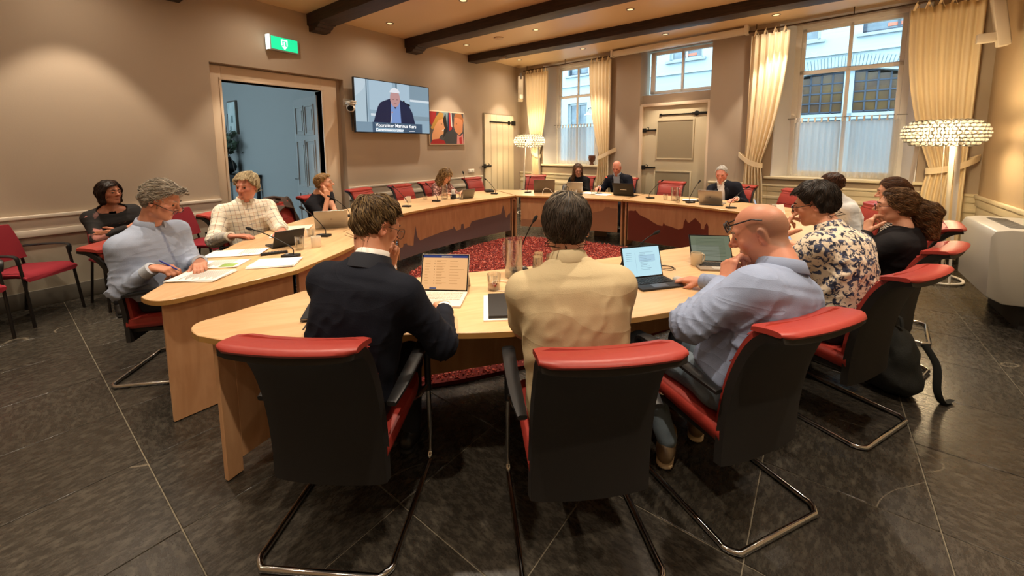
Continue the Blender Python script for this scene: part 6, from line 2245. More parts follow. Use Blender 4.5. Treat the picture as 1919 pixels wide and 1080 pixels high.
    if 'placket' in top:
        mk = (Y > 0.02) & ontorso & (np.abs(X) < 0.008); colr[mk] = lin(top['placket'])
    uvp = np.zeros((len(V), 3), dtype=np.float32)
    ang = np.arctan2(X, np.where(Y >= 0, Y + 0.02, Y - 0.02))
    uvp[:, 0] = np.where(Y > 0, X * 1.15, X * 1.15 + 0.04); uvp[:, 1] = T * to.len
    for sd in 'LR':
        S, E, We = slv[sd]
        dE = np.linalg.norm(Vf - arms[sd][0], axis=1)
        ud = unit(E - S)
        side_d = cone(Vf, S, E, rs_, re_)
        if We is not None: side_d = np.minimum(side_d, cone(Vf, E, We, re_, rw_))
        m = (~ontorso) & (side_d < 0.03)
        if We is not None:
            fe = unit(We - E)
            tA = (Vf - S) @ ud; tB = (Vf - E) @ fe
            first = cone(Vf, S, E, rs_, re_) < cone(Vf, E, We, re_, rw_)
            al = np.where(first, tA, np.linalg.norm(E - S) + tB)
            axv = np.where(first[:, None], ud, fe)
        else:
            al = (Vf - S) @ ud; axv = np.tile(ud, (len(Vf), 1))
        rel = Vf - S
        q1 = np.cross(axv, fr); q1 /= np.linalg.norm(q1, axis=1)[:, None] + 1e-6
        q2 = np.cross(axv, q1)
        an_ = np.arctan2((rel * q1).sum(1), (rel * q2).sum(1))
        uvp[m, 0] = (an_ * 0.055)[m]; uvp[m, 1] = al[m]
    tm = top.get('mat') or cloth(top.get('cloth', 'cotton'))
    mobj(top.get('name', 'shirt'), smooth_mesh('top', V, Fq, tm, dict(col=colr, uvp=uvp)), root)
    # collar
    nf = unit(fr * 0.9 + tg * 0.25)
    nax = unit((nk0 - NB) * 0.6 + tg * 0.4)
    solid = lambda c, nm: mat('cloth_' + nm + '_' + c, c, 0.85, bump=(260, 0.1))
    if top.get('collar') in ('shirt', 'polo'):
        cm = top.get('mat') if top.get('cmat') else solid(top.get('ccol', top['col']), 'collar')
        op = 22 if top['collar'] == 'shirt' else 26
        band(root, 'collar', cm, NB + nax * 0.004, nax, nf, nr + 0.005, nr + 0.008,
             [(0.0, 0.0), (-0.002, 0.040), (0.003, 0.046), (0.010, 0.040), (0.026, -0.006), (0.023, -0.010)], op, 360 - op,
             drop=lambda a: -0.030 * max(0, 1 - min(abs(a), abs(360 - a)) / 95))
    if top.get('collar') == 'suit':
        band(root, 'shirt_collar', solid(top.get('ccol', 'e8e6e2'), 'collar'), NB + nax * 0.016, nax, nf, nr + 0.004, nr + 0.006,
             [(0.0, 0.0), (-0.002, 0.042), (0.003, 0.046), (0.008, 0.042), (0.016, 0.004), (0.013, 0.0)], 20, 340,
             drop=lambda a: -0.022 * max(0, 1 - min(abs(a), abs(360 - a)) / 95))
        band(root, 'jacket_collar', solid(top['col'], 'jacket'), NB + nax * 0.000, nax, nf, nr + 0.013, nr + 0.016,
             [(0.0, 0.0), (-0.003, 0.034), (0.004, 0.040), (0.012, 0.032), (0.034, -0.022), (0.030, -0.026)], 50, 310,
             drop=lambda a: -0.05 * max(0, 1 - min(abs(a), abs(360 - a)) / 120))
        # lapels lie on the chest
        for sg in (-1, 1):
            mb = MB()
            rows = []
            v0, v1, wd, vc = top['vee']
            for i in range(7):
                t = v0 + (0.93 - v0) * i / 6
                p, u_, f_, tg_ = to.frame(t)
                xin = np.interp(t, [v0, v1, 1.0], [0.004, wd, wd])
                xout = xin + 0.012 + 0.055 * min(1, i / 4.5) * (1 if i < 6 else 0.55)
                aa = np.interp(t, prof['t'], prof['a']) + off; bb = np.interp(t, prof['t'], prof['front']) + off
                zf = lambda x: bb * max(0.0, 1 - (abs(x) / aa) ** 2.5) ** (1 / 2.5) * 0.98 + 0.008
                rows.append([tuple(p + u_ * sg * xin + f_ * zf(xin)), tuple(p + u_ * sg * (xin + xout) / 2 + f_ * (zf((xin + xout) / 2) + 0.006)), tuple(p + u_ * sg * xout + f_ * zf(xout)), tuple(p + u_ * sg * xout + f_ * (zf(xout) - 0.012)), tuple(p + u_ * sg * xin + f_ * (zf(xin) - 0.012))])
            mb.loft(rows, True, True)
            mb.build('lapel', solid(top['col'], 'jacket'), root, angle=60)
    # cuffs
    if sleeve == 'long' and top.get('cuff', True):
        for sd in 'LR':
            S, E, W, fa, hp = arms[sd]
            if s.get('nohand', '') and sd in s['nohand']: continue
            jack = top.get('collar') == 'suit' or top.get('inner_cuff')
            cc_ = top.get('cuffcol', top.get('ccol', top['col']))
            pr_ = [(-0.012, -0.045), (0.003, -0.05), (0.004, 0.008), (-0.012, 0.012)] if not jack else [(-0.012, -0.03), (-0.002, -0.03), (-0.003, 0.016), (-0.012, 0.018)]
            cm = solid(cc_, 'cuff') if not (top.get('mat') and top.get('cmat')) else top['mat']
            band(root, 'cuff', cm, W, fa, V3(0, 0, 1) if abs(fa[2]) < 0.9 else V3(1, 0, 0), rw_ * 1.02, rw_ * 1.02, pr_, 0, 360, 18)
    # --- trousers and shoes
    tc_ = s.get('trousers', '23252b')
    tr0 = 0.083 * min(girth, 1.15)

    def trf(P):
        d = to.sdf(P, 0.010 if top.get('collar') == 'shirt' else 0.003)[0]
        d = np.maximum(d, (P - to.frame(0.17)[0]) @ to.frame(0.17)[3])
        end = s.get('short_legs')
        for (h_, k_, a_, sg) in legs:
            q = cone(P, h_, k_, tr0, 0.068)
            kk = k_
            if not end:
                q = smin(q, cone(P, k_, a_ + V3(0, 0, 0.02), 0.066, 0.050), 0.03)
            d = smin(d, q - 0.004 * (1 - np.abs(wob(P, 30, 5, 3))) ** 3, 0.03)
        return contact(P, d)
    jt = [A] + [q for l in legs for q in ((l[0], l[1]) if s.get('short_legs') else l[:3])]
    V, Fq = nets(trf, np.min(jt, 0) - 0.19 * max(girth, 1), np.max(jt, 0) + 0.15, (0.018, 0.015, 0.012)[fine])
    trm = s.get('tmat') or mat('cloth_trousers_' + tc_, tc_, 0.85, bump=(220, 0.15), var=(9, 0.35, s.get('tvar', tc_)))
    mobj('trousers', smooth_mesh('trousers', V, Fq, trm), root)
    if s.get('shoes', True):
        shc = s.get('shoecol', '1a1714')
        shm = mat('shoe_' + shc, shc, 0.5); som = mat('shoe_sole_' + s.get('sole', '141312'), s.get('sole', '141312'), 0.7)
        for (h_, k_, a_, sg) in legs:
            fw = unit(V3(0.12 * sg, 1, 0)) if 'footdir' not in s else unit(V3(s['footdir']))
            b0 = V3(a_[0], a_[1], 0)
            q0, q1 = b0 - fw * 0.055, b0 + fw * 0.165

            def shf(P):
                d = cone(P, q0 + V3(0, 0, 0.055), q1 + V3(0, 0, 0.045), 0.040, 0.040)
                d = smin(d, cone(P, b0 + V3(0, 0, 0.06), b0 + V3(0, 0, 0.10), 0.042, 0.040), 0.03)
                return smax(d, 0.022 - P[:, 2], 0.008)

            def sof(P):
                Q = P.copy(); Q[:, 2] = 0
                d2 = cone(Q, q0, q1, 0.041, 0.043)
                return smax(d2, np.abs(P[:, 2] - 0.0145) - 0.0125, 0.006)
            V, Fq = nets(shf, np.minimum(q0, q1) - 0.07, np.maximum(q0, q1) + V3(0.07, 0.07, 0.16), 0.011)
            sh = mobj('shoe', smooth_mesh('shoe', V, Fq, shm), root)
            V, Fq = nets(sof, np.minimum(q0, q1) - V3(0.07, 0.07, 0.02), np.maximum(q0, q1) + V3(0.07, 0.07, 0.05), 0.010)
            mobj('sole', smooth_mesh('sole', V, Fq, som), sh)
    # --- hair
    if 'hair' in s:
        h = s['hair']
        fn = make_hair_sdf(h)
        lo = V3(h.get('lo', (-0.14, -0.17, -0.14))); hi = V3(h.get('hi', (0.14, 0.15, 0.18)))
        V, Fq = nets(fn, lo, hi, (0.008, 0.006, 0.005)[fine])
        ns = int(h.get('n', 500) * (0.4, 0.8, 1.4)[fine])
        Vs, Fs, sid = hair_strands(fn, V, dict(h, n=ns, r=h.get('r', 0.0022) * (1.6, 1.15, 1.0)[fine]), rng)
        c1 = np.array(lin(h['c1'])); c2 = np.array(lin(h['c2']))
        cs = np.tile(c1, (len(V), 1)) * (0.75 + 0.25 * np.clip(wob(V.astype(np.float32), 90, 1, 4)[:, None], -1, 1))
        mixv = np.clip(rng.beta(1.2, 1.6, ns), 0, 1)[sid][:, None]
        if 'c3' in h:                                      # lighter or greyer around the temples
            tz = np.clip((0.06 - Vs[:, 2:3]) / 0.06, 0, 1) if h.get('c3at', 'side') == 'side' else np.clip((Vs[:, 2:3] - 0.085) / 0.04, 0, 1)
            c2v = c2 * (1 - tz) + np.array(lin(h['c3'])) * tz
        else:
            c2v = np.tile(c2, (len(Vs), 1))
        cst = c1 * (1 - mixv) + c2v * mixv
        VA = np.concatenate([h2l(V), h2l(Vs)])
        FA = np.concatenate([np.asarray(Fq), Fs + len(V)])
        mobj('hair', smooth_mesh('hair', VA, FA, HAIRM, dict(col=np.concatenate([cs, cst]))), root)
    # --- glasses
    if 'glasses' in s:
        gspec = s['glasses']
        gm = mat('spectacle_' + gspec['col'], gspec['col'], 0.3, gspec.get('metal', 0.0))
        rt = gspec.get('r', 0.0018)
        up, tiltx = gspec.get('up', 0.0), gspec.get('tilt', 0.0)
        yf = gspec.get('y', 0.112)
        mb = MB()
        ww, hh_ = gspec.get('size', (0.025, 0.019))
        tf = lambda x, y, z: tuple(h2l([(x, y * math.cos(tiltx) - z * math.sin(tiltx) + gspec.get('dy', 0), y * math.sin(tiltx) + z * math.cos(tiltx) + up)])[0])
        for sg in (-1, 1):
            pts = [tf(sg * 0.033 + (x - sg * 0.033), yf - 0.25 * (abs(x) - 0.03) ** 2 * 12, z) for x, z in ring_path(sg * 0.033, 0.0, ww, hh_)]
            pts.append(pts[0]); pts.append(pts[1])
            mb.tube(pts, rt, 6)
            mb.tube([tf(sg * (0.033 + ww), yf - 0.006, 0.008), tf(sg * 0.080, yf - 0.03, 0.010), tf(sg * 0.083, 0.0, 0.010), tf(sg * 0.081, -0.035, -0.006)], rt, 6)
        mb.tube([tf(-0.009, yf + 0.002, 0.005), tf(0, yf + 0.004, 0.008), tf(0.009, yf + 0.002, 0.005)], rt, 6)
        gl = mb.build('glasses', gm, root)
        if gspec.get('lens', True):
            lm = mat('spectacle_lens', 'ffffff', 0.02, trans=1.0, ior=1.02, alpha=0.25)
            for sg in (-1, 1):
                m2 = MB()
                pts = [tf(x, yf - 0.25 * (abs(x) - 0.03) ** 2 * 12, z) for x, z in ring_path(sg * 0.033, 0.0, ww, hh_)]
                m2.add(pts, [tuple(range(len(pts)))])
                m2.build('lens', lm, gl, smooth=False)
    return root, dict(h2l=h2l, arms=arms, NB=NB, torso=to, toL=toL, dL=dL)
# ------------------------------------------------------------------ the people at the meeting
_rt = Vector((math.cos(math.radians(-37.4633)), -math.sin(math.radians(-37.4633)), 0))
_fw = Vector((math.sin(math.radians(-37.4633)), math.cos(math.radians(-37.4633)), 0))
G = lambda a, b, c: tuple(_rt * a + _fw * b + Vector((0, 0, c)))     # direction from across / away / up
NAPE = [0.098, 0.096, 0.084, 0.048, 0.028, 0.042, -0.025, -0.062, -0.070]


def people():
    out = {}
    # man in the navy suit, back to the viewer, hand on his tablet keyboard
    out['suit'] = person(dict(
        label='man in a navy suit seen from behind, typing on a tablet at the nearest table', chair=0, hip=(-1.55, 0.86), face=(-0.55, 0.835), head=(-1.546, 1.025, 1.250), gaze=G(0.62, 0.72, -0.42),
        sc=1.02, w=1.03, bulge=0.09, twist=-8, fine=2, skin='c98f70', trousers='14161d', neck=(0, -0.075, -0.145),
        hair=dict(c1='3f2f1f', c2='8e744c', n=1500, len=0.050, top=0.021, side=0.007, edge=NAPE, r=0.0017, jit=0.28, sweep=(0.5, 0.5, 0), grav=0.25, lump=0.005, lf=60, lift=0.008),
        top=dict(name='jacket', col='10141f', collar='suit', ccol='e9e6e0', vee=(0.35, 0.8, 0.05, 'e0e0e4'), off=0.020, r=(0.068, 0.062, 0.046), folds=0.007, afold=0.010, cloth='wool'),
        glasses=dict(col='3a3128', r=0.0014, metal=0.4, size=(0.026, 0.023)),
        R=dict(w=(-1.435, 1.315, 0.795), e=(-1.27, 1.13, 0.77), fd=(-0.80, 0.55, -0.10), pn=(0, 0, -1), curl=(18, 32, 18)),
        L=dict(w=(-1.665, 1.165, 1.020), fd=(0.25, -0.05, 0.95), pn=(0.55, -0.7, 0.1), curl=(45, 65, 35), hint=(-0.6, 0.3, -0.8), thumb=(0.6, 0.2))))
    # man in the cream polo shirt, back to the viewer
    out['polo'] = person(dict(
        label='man in a cream polo shirt seen from behind in the middle of the nearest table', chair=1, hip=(-0.735, 1.395), face=(-0.62, 0.78), head=(-0.832, 1.463, 1.262), gaze=(-0.46, 0.88, -0.22),
        sc=1.03, hsc=1.06, w=1.10, shw=0.95, girth=1.04, belly=1.12, bulge=0.09, fine=2, skin='cf987a', neck=(0, -0.06, -0.135), trousers='93866f', tvar='7a6e5a', short_legs=True,
        hair=dict(c1='241d17', c2='54483c', c3='a3967f', c3at='top', n=2000, len=0.055, top=0.020, side=0.017, edge=[0.088, 0.086, 0.075, 0.040, 0.024, 0.030, -0.040, -0.090, -0.100], r=0.0015, jit=0.18, crown=(0.01, -0.045, 0.125), lump=0.002, grav=0.2),
        top=dict(col='c6b590', collar='polo', sleeve='short', slen=0.80, off=0.016, r=(0.066, 0.062, 0.05), folds=0.006, afold=0.005, cloth='pique'),
        R=dict(lw=(0.08, 0.40, 0.785), lfd=(-0.6, 0.8, 0), hint=(0.45, -0.1, -0.9)), L=dict(lw=(-0.08, 0.40, 0.785), lfd=(0.6, 0.8, 0), hint=(-0.45, -0.1, -0.9))))
    # bald man in light blue, chin on his hand
    out['bald'] = person(dict(
        label='bald man in a light blue shirt with glasses on his forehead, chin in his hand', chair=2, hip=(-0.28, 1.99), face=(-0.86, 0.51), head=(-0.197, 2.10, 1.205), gaze=G(-0.80, 0.56, -0.40),
        sc=1.06, w=1.12, girth=1.16, belly=1.25, bulge=0.09, twist=14, fine=2, skin='cf8f74', flush='b85a48', trousers='52606c', tvar='8b98a0', neckr=0.068, hsc=1.03,
        face_s=dict(fat=0.006, jaw=1.05), stubble=dict(col='7d6a55', a=0.55, top=0.075), beard=('a07460', 0.35), shoecol='6f5c44', sole='cdbb9b', neck=(0, -0.10, -0.135), footdir=(0.75, 0.66, 0), ankleL=(-0.13, 0.22, 0.09), ankleR=(0.16, 0.30, 0.09), kneeL=(-0.15, 0.42, 0.52),
        top=dict(col='8d9bb8', collar='shirt', off=0.014, r=(0.074, 0.064, 0.046), folds=0.010, afold=0.013, cloth='poplin', placket='7b8aa8'),
        glasses=dict(col='121012', r=0.0032, up=0.062, tilt=-0.05, size=(0.027, 0.019), y=0.108),
        L=dict(w=(-0.305, 1.945, 0.985), e=(-0.42, 1.74, 0.84), fd=(0.05, 0.42, 0.90), pn=(0.50, 0.60, -0.10), curl=[(35, 55, 30), (50, 75, 40), (60, 80, 45), (60, 80, 45)], hint=(-0.30, 1.0, -0.35), thumb=(0.75, 0.1)),
        R=dict(w=(-0.545, 2.545, 0.79), fd=(-0.86, 0.15, -0.12), pn=(0.1, 0.1, -1), curl=(14, 28, 18), hint=(0.7, -0.1, -0.6))))
    # man in the floral shirt
    fl = blotch_mat('floral_print', 'd9cbb4', '3c4560', '1a2036', 30, 0.515, 0.55)
    out['floral'] = person(dict(
        label='dark-haired man in a blue and cream floral shirt leaning on his hand', chair=3, hip=(0.11, 3.01), face=(-0.90, 0.44), head=(-0.008, 3.13, 1.226), gaze=G(-0.74, 0.66, -0.28),
        sc=1.03, w=1.10, girth=1.08, bulge=0.11, fine=2, skin='cb9274', trousers='1b1c22', neck=(0, -0.095, -0.14),
        hair=dict(c1='15110e', c2='33281f', n=1500, len=0.075, top=0.036, side=0.020, edge=[0.098, 0.095, 0.08, 0.042, 0.022, 0.034, -0.035, -0.075, -0.08], r=0.0018, jit=0.2, crown=(0.0, -0.05, 0.12), sweep=(0.2, 0.25, 0), lump=0.004),
        top=dict(col='d9cbb4', mat=fl, cmat=True, collar='shirt', off=0.016, r=(0.074, 0.066, 0.052), folds=0.010, afold=0.012, sleeve='rolled'),
        glasses=dict(col='121214', r=0.0026, size=(0.027, 0.020)),
        L=dict(w=(-0.165, 3.045, 1.000), fd=(0.10, 0.25, 0.93), pn=(0.75, 0.45, -0.1), curl=[(15, 20, 15), (35, 50, 30), (50, 70, 40), (55, 75, 40)], hint=(-0.6, 0.1, -0.9), thumb=(0.9, -0.1)),
        R=dict(w=(-0.235, 3.42, 0.93), fd=(-0.70, 0.30, 0.25), pn=(-0.4, -0.2, 0.8), curl=(40, 45, 25), hint=(0.7, -0.1, -0.7))))
    # woman in the black blazer
    out['blazer'] = person(dict(
        label='woman in a black blazer with wavy brown ponytail and glasses, hand at her mouth', chair=4, hip=(0.35, 3.79), face=(-0.94, 0.33), head=(0.43, 3.75, 1.178), gaze=G(-0.78, 0.62, -0.05),
        sc=0.94, w=0.92, bulge=0.03, fine=2, skin='d3a084', trousers='15151a', lips='a85a55', neckr=0.048, bust=1.12,
        hair=dict(c1='3b2719', c2='8d6a44', n=1900, len=0.11, seg=7, top=0.018, side=0.014, edge=[0.088, 0.084, 0.07, 0.03, 0.0, -0.01, -0.05, -0.07, -0.075], r=0.0018, crown=(0.0, 0.11, 0.09), sweep=(0, -0.4, -0.1), jit=0.22, grav=0.15, curl=0.004, cf=1.5, lump=0.004, lift=0.008,
                  locks=[((0, -0.10, 0.02), (0.0, -0.175, -0.03), 0.045, 0.055), ((0, -0.175, -0.03), (0.01, -0.19, -0.20), 0.058, 0.030), ((0.0, -0.13, -0.02), (0.02, -0.13, -0.13), 0.04, 0.03)], lo=(-0.16, -0.29, -0.27), hi=(0.16, 0.15, 0.17)),
        top=dict(name='blazer', col='121013', off=0.016, r=(0.060, 0.054, 0.044), vee=(0.30, 0.75, 0.055, 'd9cfc4'), scoop=(0.06, 0.07, 0.06, 0.045), cloth='wool', cuffcol='121013', inner_cuff=True, folds=0.006),
        glasses=dict(col='4a1f2c', r=0.0018, size=(0.025, 0.020)),
        L=dict(w=(0.285, 3.655, 0.985), fd=(0.08, 0.35, 0.93), pn=(0.80, 0.45, 0.0), curl=[(25, 40, 25), (40, 60, 30), (50, 65, 35), (50, 65, 35)], hint=(-0.6, 0.2, -0.9), thumb=(0.8, 0.1))))
    # woman behind her
    out['brown'] = person(dict(
        label='woman with smooth brown hair and striped top, half hidden behind the blazer woman', chair=5, hip=(0.55, 4.72), face=(-0.99, 0.10), head=(0.512, 4.73, 1.196), gaze=G(-0.75, 0.62, -0.20),
        sc=0.94, w=0.92, fine=1, skin='cf9c80', trousers='1b1b20', neckr=0.048,
        hair=dict(c1='3a2417', c2='6e4b30', n=1000, len=0.09, top=0.018, side=0.014, edge=[0.088, 0.084, 0.07, 0.03, -0.02, -0.03, -0.06, -0.08, -0.085], crown=(0, 0.09, 0.1), sweep=(0, -0.5, 0), jit=0.12, r=0.0018, lump=0.002, locks=[((0, -0.09, 0.0), (0, -0.12, -0.12), 0.05, 0.03)], lo=(-0.14, -0.2, -0.18)),
        top=dict(col='1d1c22', off=0.010, mat=stripe_mat(), cuff=False)))
    # man in the pale shirt under the big window
    out['pale'] = person(dict(
        label='brown-haired man in a pale shirt sitting below the big window', chair=6, hip=(0.29, 5.78), face=(-0.90, -0.30), head=(0.117, 5.655, 1.16), gaze=G(-0.62, 0.77, -0.15),
        sc=1.0, w=1.02, bulge=0.09, fine=1, skin='d09a80', trousers='22242c',
        hair=dict(c1='33201a', c2='6a4630', n=900, len=0.05, top=0.022, side=0.011, edge=NAPE, r=0.0018, sweep=(0.3, 0.5, 0), jit=0.15),
        top=dict(col='c3c7c8', collar='shirt', off=0.012, folds=0.009, cloth='poplin')))
    # white-haired man in the dark suit
    out['white'] = person(dict(
        label='white-haired man in a dark suit and open white collar behind a silver laptop', chair=19, hip=(-1.10, 7.21), face=(-0.12, -0.99), head=(-1.227, 7.059, 1.158), gaze=G(-0.60, -0.75, -0.36),
        sc=1.02, w=1.06, fine=1, bulge=0.07, skin='cf8b78', flush='b85a50', trousers='14161e', brow='b0a8a0',
        hair=dict(c1='a8a49e', c2='e2dfd8', n=800, len=0.03, top=0.008, side=0.008, edge=[0.095, 0.09, 0.08, 0.04, 0.012, 0.01, -0.045, -0.07, -0.08], r=0.0016, jit=0.15, lump=0.001),
        top=dict(name='jacket', col='10131f', collar='suit', ccol='e6e2dc', vee=(0.40, 0.8, 0.050, 'dcdcdc'), off=0.018, r=(0.066, 0.060, 0.046), cloth='wool', folds=0.006),
        R=dict(w=(-1.30, 6.78, 0.80), fd=(0.30, -0.9, -0.2), pn=(0, 0, -1), curl=(20, 35, 20)), L=dict(w=(-0.96, 6.82, 0.80), fd=(-0.55, -0.80, -0.2), pn=(0, 0, -1), curl=(20, 35, 20))))
    # balding man with the black laptop
    out['chair'] = person(dict(
        label='balding man in a dark suit and patterned shirt behind the black laptop', chair=17, hip=(-3.09, 7.62), face=(0.08, -1.0), head=(-3.115, 7.40, 1.192), gaze=G(-0.52, -0.80, -0.45),
        sc=1.03, w=1.08, fine=1, bulge=0.08, skin='d08a74', flush='b9604f', trousers='14161e', brow='b8aca0', stubble=dict(col='b9aca0', a=0.5),
        top=dict(name='jacket', col='151926', collar='suit', ccol='a9b2bf', vee=(0.30, 0.8, 0.062, '9aa5b5'), off=0.018, r=(0.066, 0.060, 0.046), cloth='wool', folds=0.006),
        R=dict(w=(-3.38, 7.22, 0.80), fd=(-0.15, -0.95, -0.15), pn=(0, 0, -1), curl=(20, 30, 15)), L=dict(w=(-2.86, 7.18, 0.80), fd=(-0.4, -0.9, -0.1), pn=(0, 0, -1), curl=(20, 35, 20))))
    # woman in black with long hair
    out['long'] = person(dict(
        label='woman in a black top with long brown hair and glasses beside the balding man', chair=16, hip=(-3.93, 7.47), face=(0.20, -0.98), head=(-3.898, 7.293, 1.13), gaze=G(0.05, -0.88, -0.38),
        sc=0.95, w=0.95, fine=1, skin='d09a84', trousers='121216', neckr=0.048, bust=1.15,
        hair=dict(c1='4e3524', c2='96785c', c3='a89c90', c3at='top', n=1300, len=0.16, seg=7, top=0.018, side=0.020, edge=[0.092, 0.085, 0.06, 0.01, -0.10, -0.12, -0.13, -0.13, -0.13], r=0.0020, crown=(0, 0.03, 0.125), jit=0.12, grav=0.7, lump=0.004,
                  locks=[((0.075, 0.0, 0.0), (0.095, 0.03, -0.20), 0.030, 0.040), ((-0.075, 0.0, 0.0), (-0.095, 0.03, -0.20), 0.030, 0.040), ((0.095, 0.03, -0.2), (0.09, 0.06, -0.32), 0.04, 0.018), ((-0.095, 0.03, -0.2), (-0.09, 0.06, -0.32), 0.04, 0.018), ((0, -0.09, 0), (0, -0.09, -0.2), 0.06, 0.06)], lo=(-0.18, -0.2, -0.36), hi=(0.18, 0.17, 0.17)),
        top=dict(name='sweater', col='0e0d10', off=0.010, cuff=False), glasses=dict(col='3a2a2e', r=0.0016),
        R=dict(w=(-4.05, 7.08, 0.80), fd=(0.2, -0.95, -0.1), pn=(0, 0, -1), curl=(15, 25, 15)), L=dict(w=(-3.72, 7.08, 0.80), fd=(-0.2, -0.95, -0.1), pn=(0, 0, -1), curl=(15, 25, 15))))
    # curly-haired woman
    out['curly'] = person(dict(
        label='woman with long curly fair hair and a printed blouse below the painting', chair=13, hip=(-5.47, 5.03), face=(0.99, -0.05), head=(-5.36, 5.03, 1.078), gaze=G(0.72, -0.45, -0.50),
        sc=0.93, w=0.92, fine=1, bulge=0.08, skin='d3a187', trousers='1c1c22', neckr=0.047, neck=(0, -0.09, -0.13), bust=1.12,
        hair=dict(c1='6d4f2c', c2='c59f68', n=1500, len=0.12, seg=9, top=0.026, side=0.026, edge=[0.09, 0.085, 0.06, 0.015, -0.08, -0.10, -0.12, -0.12, -0.12], r=0.0026, curl=0.011, cf=1.3, jit=0.3, grav=0.8, crown=(0.02, 0.0, 0.125), lump=0.008, lift=0.012,
                  locks=[((0.075, -0.01, 0.0), (0.10, 0.0, -0.17), 0.04, 0.05), ((-0.075, -0.01, 0.0), (-0.10, 0.0, -0.17), 0.04, 0.05), ((0.10, 0.0, -0.17), (0.10, 0.03, -0.25), 0.045, 0.02), ((-0.10, 0, -0.17), (-0.10, 0.03, -0.25), 0.045, 0.02), ((0, -0.1, 0), (0, -0.11, -0.18), 0.06, 0.06)], lo=(-0.19, -0.22, -0.30), hi=(0.19, 0.17, 0.18)),
        top=dict(name='blouse', col='6b4038', mat=blotch_mat('blouse_print', '5d3630', 'c39a8c', '8f5a50', 34, 0.52, 0.56), off=0.012, scoop=(0.08, 0.07, 0.06, 0.04), sleeve='rolled', folds=0.008),
        R=dict(w=(-5.13, 4.80, 0.79), fd=(0.80, 0.45, 0), pn=(0, 0, -1)), L=dict(w=(-5.08, 5.16, 0.80), fd=(0.75, -0.5, 0), pn=(0, 0, -1))))
    # young man in the black T-shirt
    out['young'] = person(dict(
        label='young blond man in a black T-shirt with his hand at his mouth beside the doorway', chair=10, hip=(-5.20, 2.80), face=(0.90, 0.43), head=(-5.14, 2.665, 1.126), gaze=G(0.95, 0.10, 0.16),
        sc=0.98, w=0.98, fine=1, bulge=0.07, skin='d39c7e', trousers='1a1b20', brow='8d6b42', neck=(0, -0.10, -0.13), beard=('b8875c', 0.35),
        hair=dict(c1='7a5a34', c2='c59c62', n=1000, len=0.055, top=0.030, side=0.010, edge=NAPE, r=0.0018, sweep=(0.2, 0.8, 0.2), jit=0.2, lump=0.004),
        top=dict(name='t_shirt', col='121218', sleeve='short', slen=0.70, off=0.010, r=(0.062, 0.058, 0.05)), glasses=dict(col='b8a888', r=0.0010, metal=0.8),
        R=dict(w=(-4.985, 2.61, 0.945), fd=(-0.10, 0.05, 0.98), pn=(-0.85, 0.1, 0.0), curl=[(10, 20, 10), (25, 40, 25), (55, 75, 40), (60, 80, 40)], hint=(0.35, 0.5, -1.0), thumb=(0.6, 0.2)),
        L=dict(w=(-4.80, 2.62, 0.785), fd=(0.1, -1.0, 0), pn=(0, 0, -1), curl=(12, 20, 12))))
    # white-haired man in the plaid shirt
    out['plaid'] = person(dict(
        label='white-haired man in a cream plaid shirt looking over his shoulder', chair=8, hip=(-4.62, 1.60), face=(0.88, 0.10), head=(-4.56, 1.565, 1.214), gaze=G(0.04, -1.0, -0.10),
        sc=1.03, w=1.10, girth=1.05, fine=1, bulge=0.05, twist=-12, skin='cc8870', flush='b45a4a', trousers='2a2c34', brow='b5a68a',
        hair=dict(c1='8f7d5c', c2='dccda8', n=1400, len=0.075, top=0.030, side=0.019, edge=[0.100, 0.098, 0.086, 0.045, 0.020, 0.018, -0.045, -0.085, -0.088], r=0.0019, sweep=(0.3, 0.5, 0), jit=0.3, lump=0.006, lift=0.008, hi=(0.15, 0.16, 0.19)),
        top=dict(col='ded8c6', mat=plaid_mat(), ccol='d6cfbc', collar='shirt', off=0.014, r=(0.072, 0.064, 0.048), folds=0.008, afold=0.010),
        R=dict(w=(-4.27, 1.30, 0.79), fd=(0.5, 0.85, 0), pn=(0, 0, -1)), L=dict(w=(-4.18, 1.72, 0.79), fd=(0.7, -0.6, 0), pn=(0, 0, -1))))
    # grey-haired man in the blue shirt
    out['grey'] = person(dict(
        label='grey-haired man in a light blue shirt and reading glasses holding a pen over papers', chair=7, hip=(-3.69, 0.74), face=(0.82, 0.56), head=(-3.625, 0.716, 1.238), gaze=G(0.92, 0.22, -0.42),
        sc=1.04, w=1.06, girth=1.04, belly=1.15, fine=2, bulge=0.08, twist=-6, skin='c88c70', trousers='1a1d26', brow='8d8478', neckr=0.060, neck=(0, -0.10, -0.165), drop=0.045,
        hair=dict(c1='645b51', c2='c4baa8', n=1600, len=0.10, seg=6, top=0.018, side=0.011, edge=[0.100, 0.097, 0.085, 0.055, 0.034, 0.038, -0.045, -0.092, -0.098], r=0.0020, crown=(0.0, 0.09, 0.10), sweep=(0.0, -0.5, 0), jit=0.25, grav=0.2, curl=0.003, lump=0.006, lift=0.010,
                  vol=[((0.0, 0.085, 0.098), (0.055, 0.036, 0.024))], hi=(0.15, 0.17, 0.19)),
        top=dict(col='9aa6bc', collar='shirt', off=0.012, r=(0.067, 0.058, 0.044), folds=0.010, afold=0.012, cloth='poplin', placket='808ca6', cuffcol='b6bfcc', wx=-0.05),
        glasses=dict(col='1c1512', r=0.0020, up=-0.018, tilt=-0.12, size=(0.026, 0.014), y=0.118),
        R=dict(w=(-3.475, 0.600, 0.805), fd=(0.68, 0.70, -0.12), pn=(-0.15, 0.25, -1), curl=[(35, 45, 25), (45, 55, 30), (50, 60, 30), (50, 60, 30)], hint=(0.12, -0.55, -0.9), thumb=(0.5, 0.5)),
        L=dict(w=(-3.47, 0.86, 0.795), fd=(0.75, -0.2, 0), pn=(0, 0, -1), hint=(-0.4, -0.3, -0.9))))
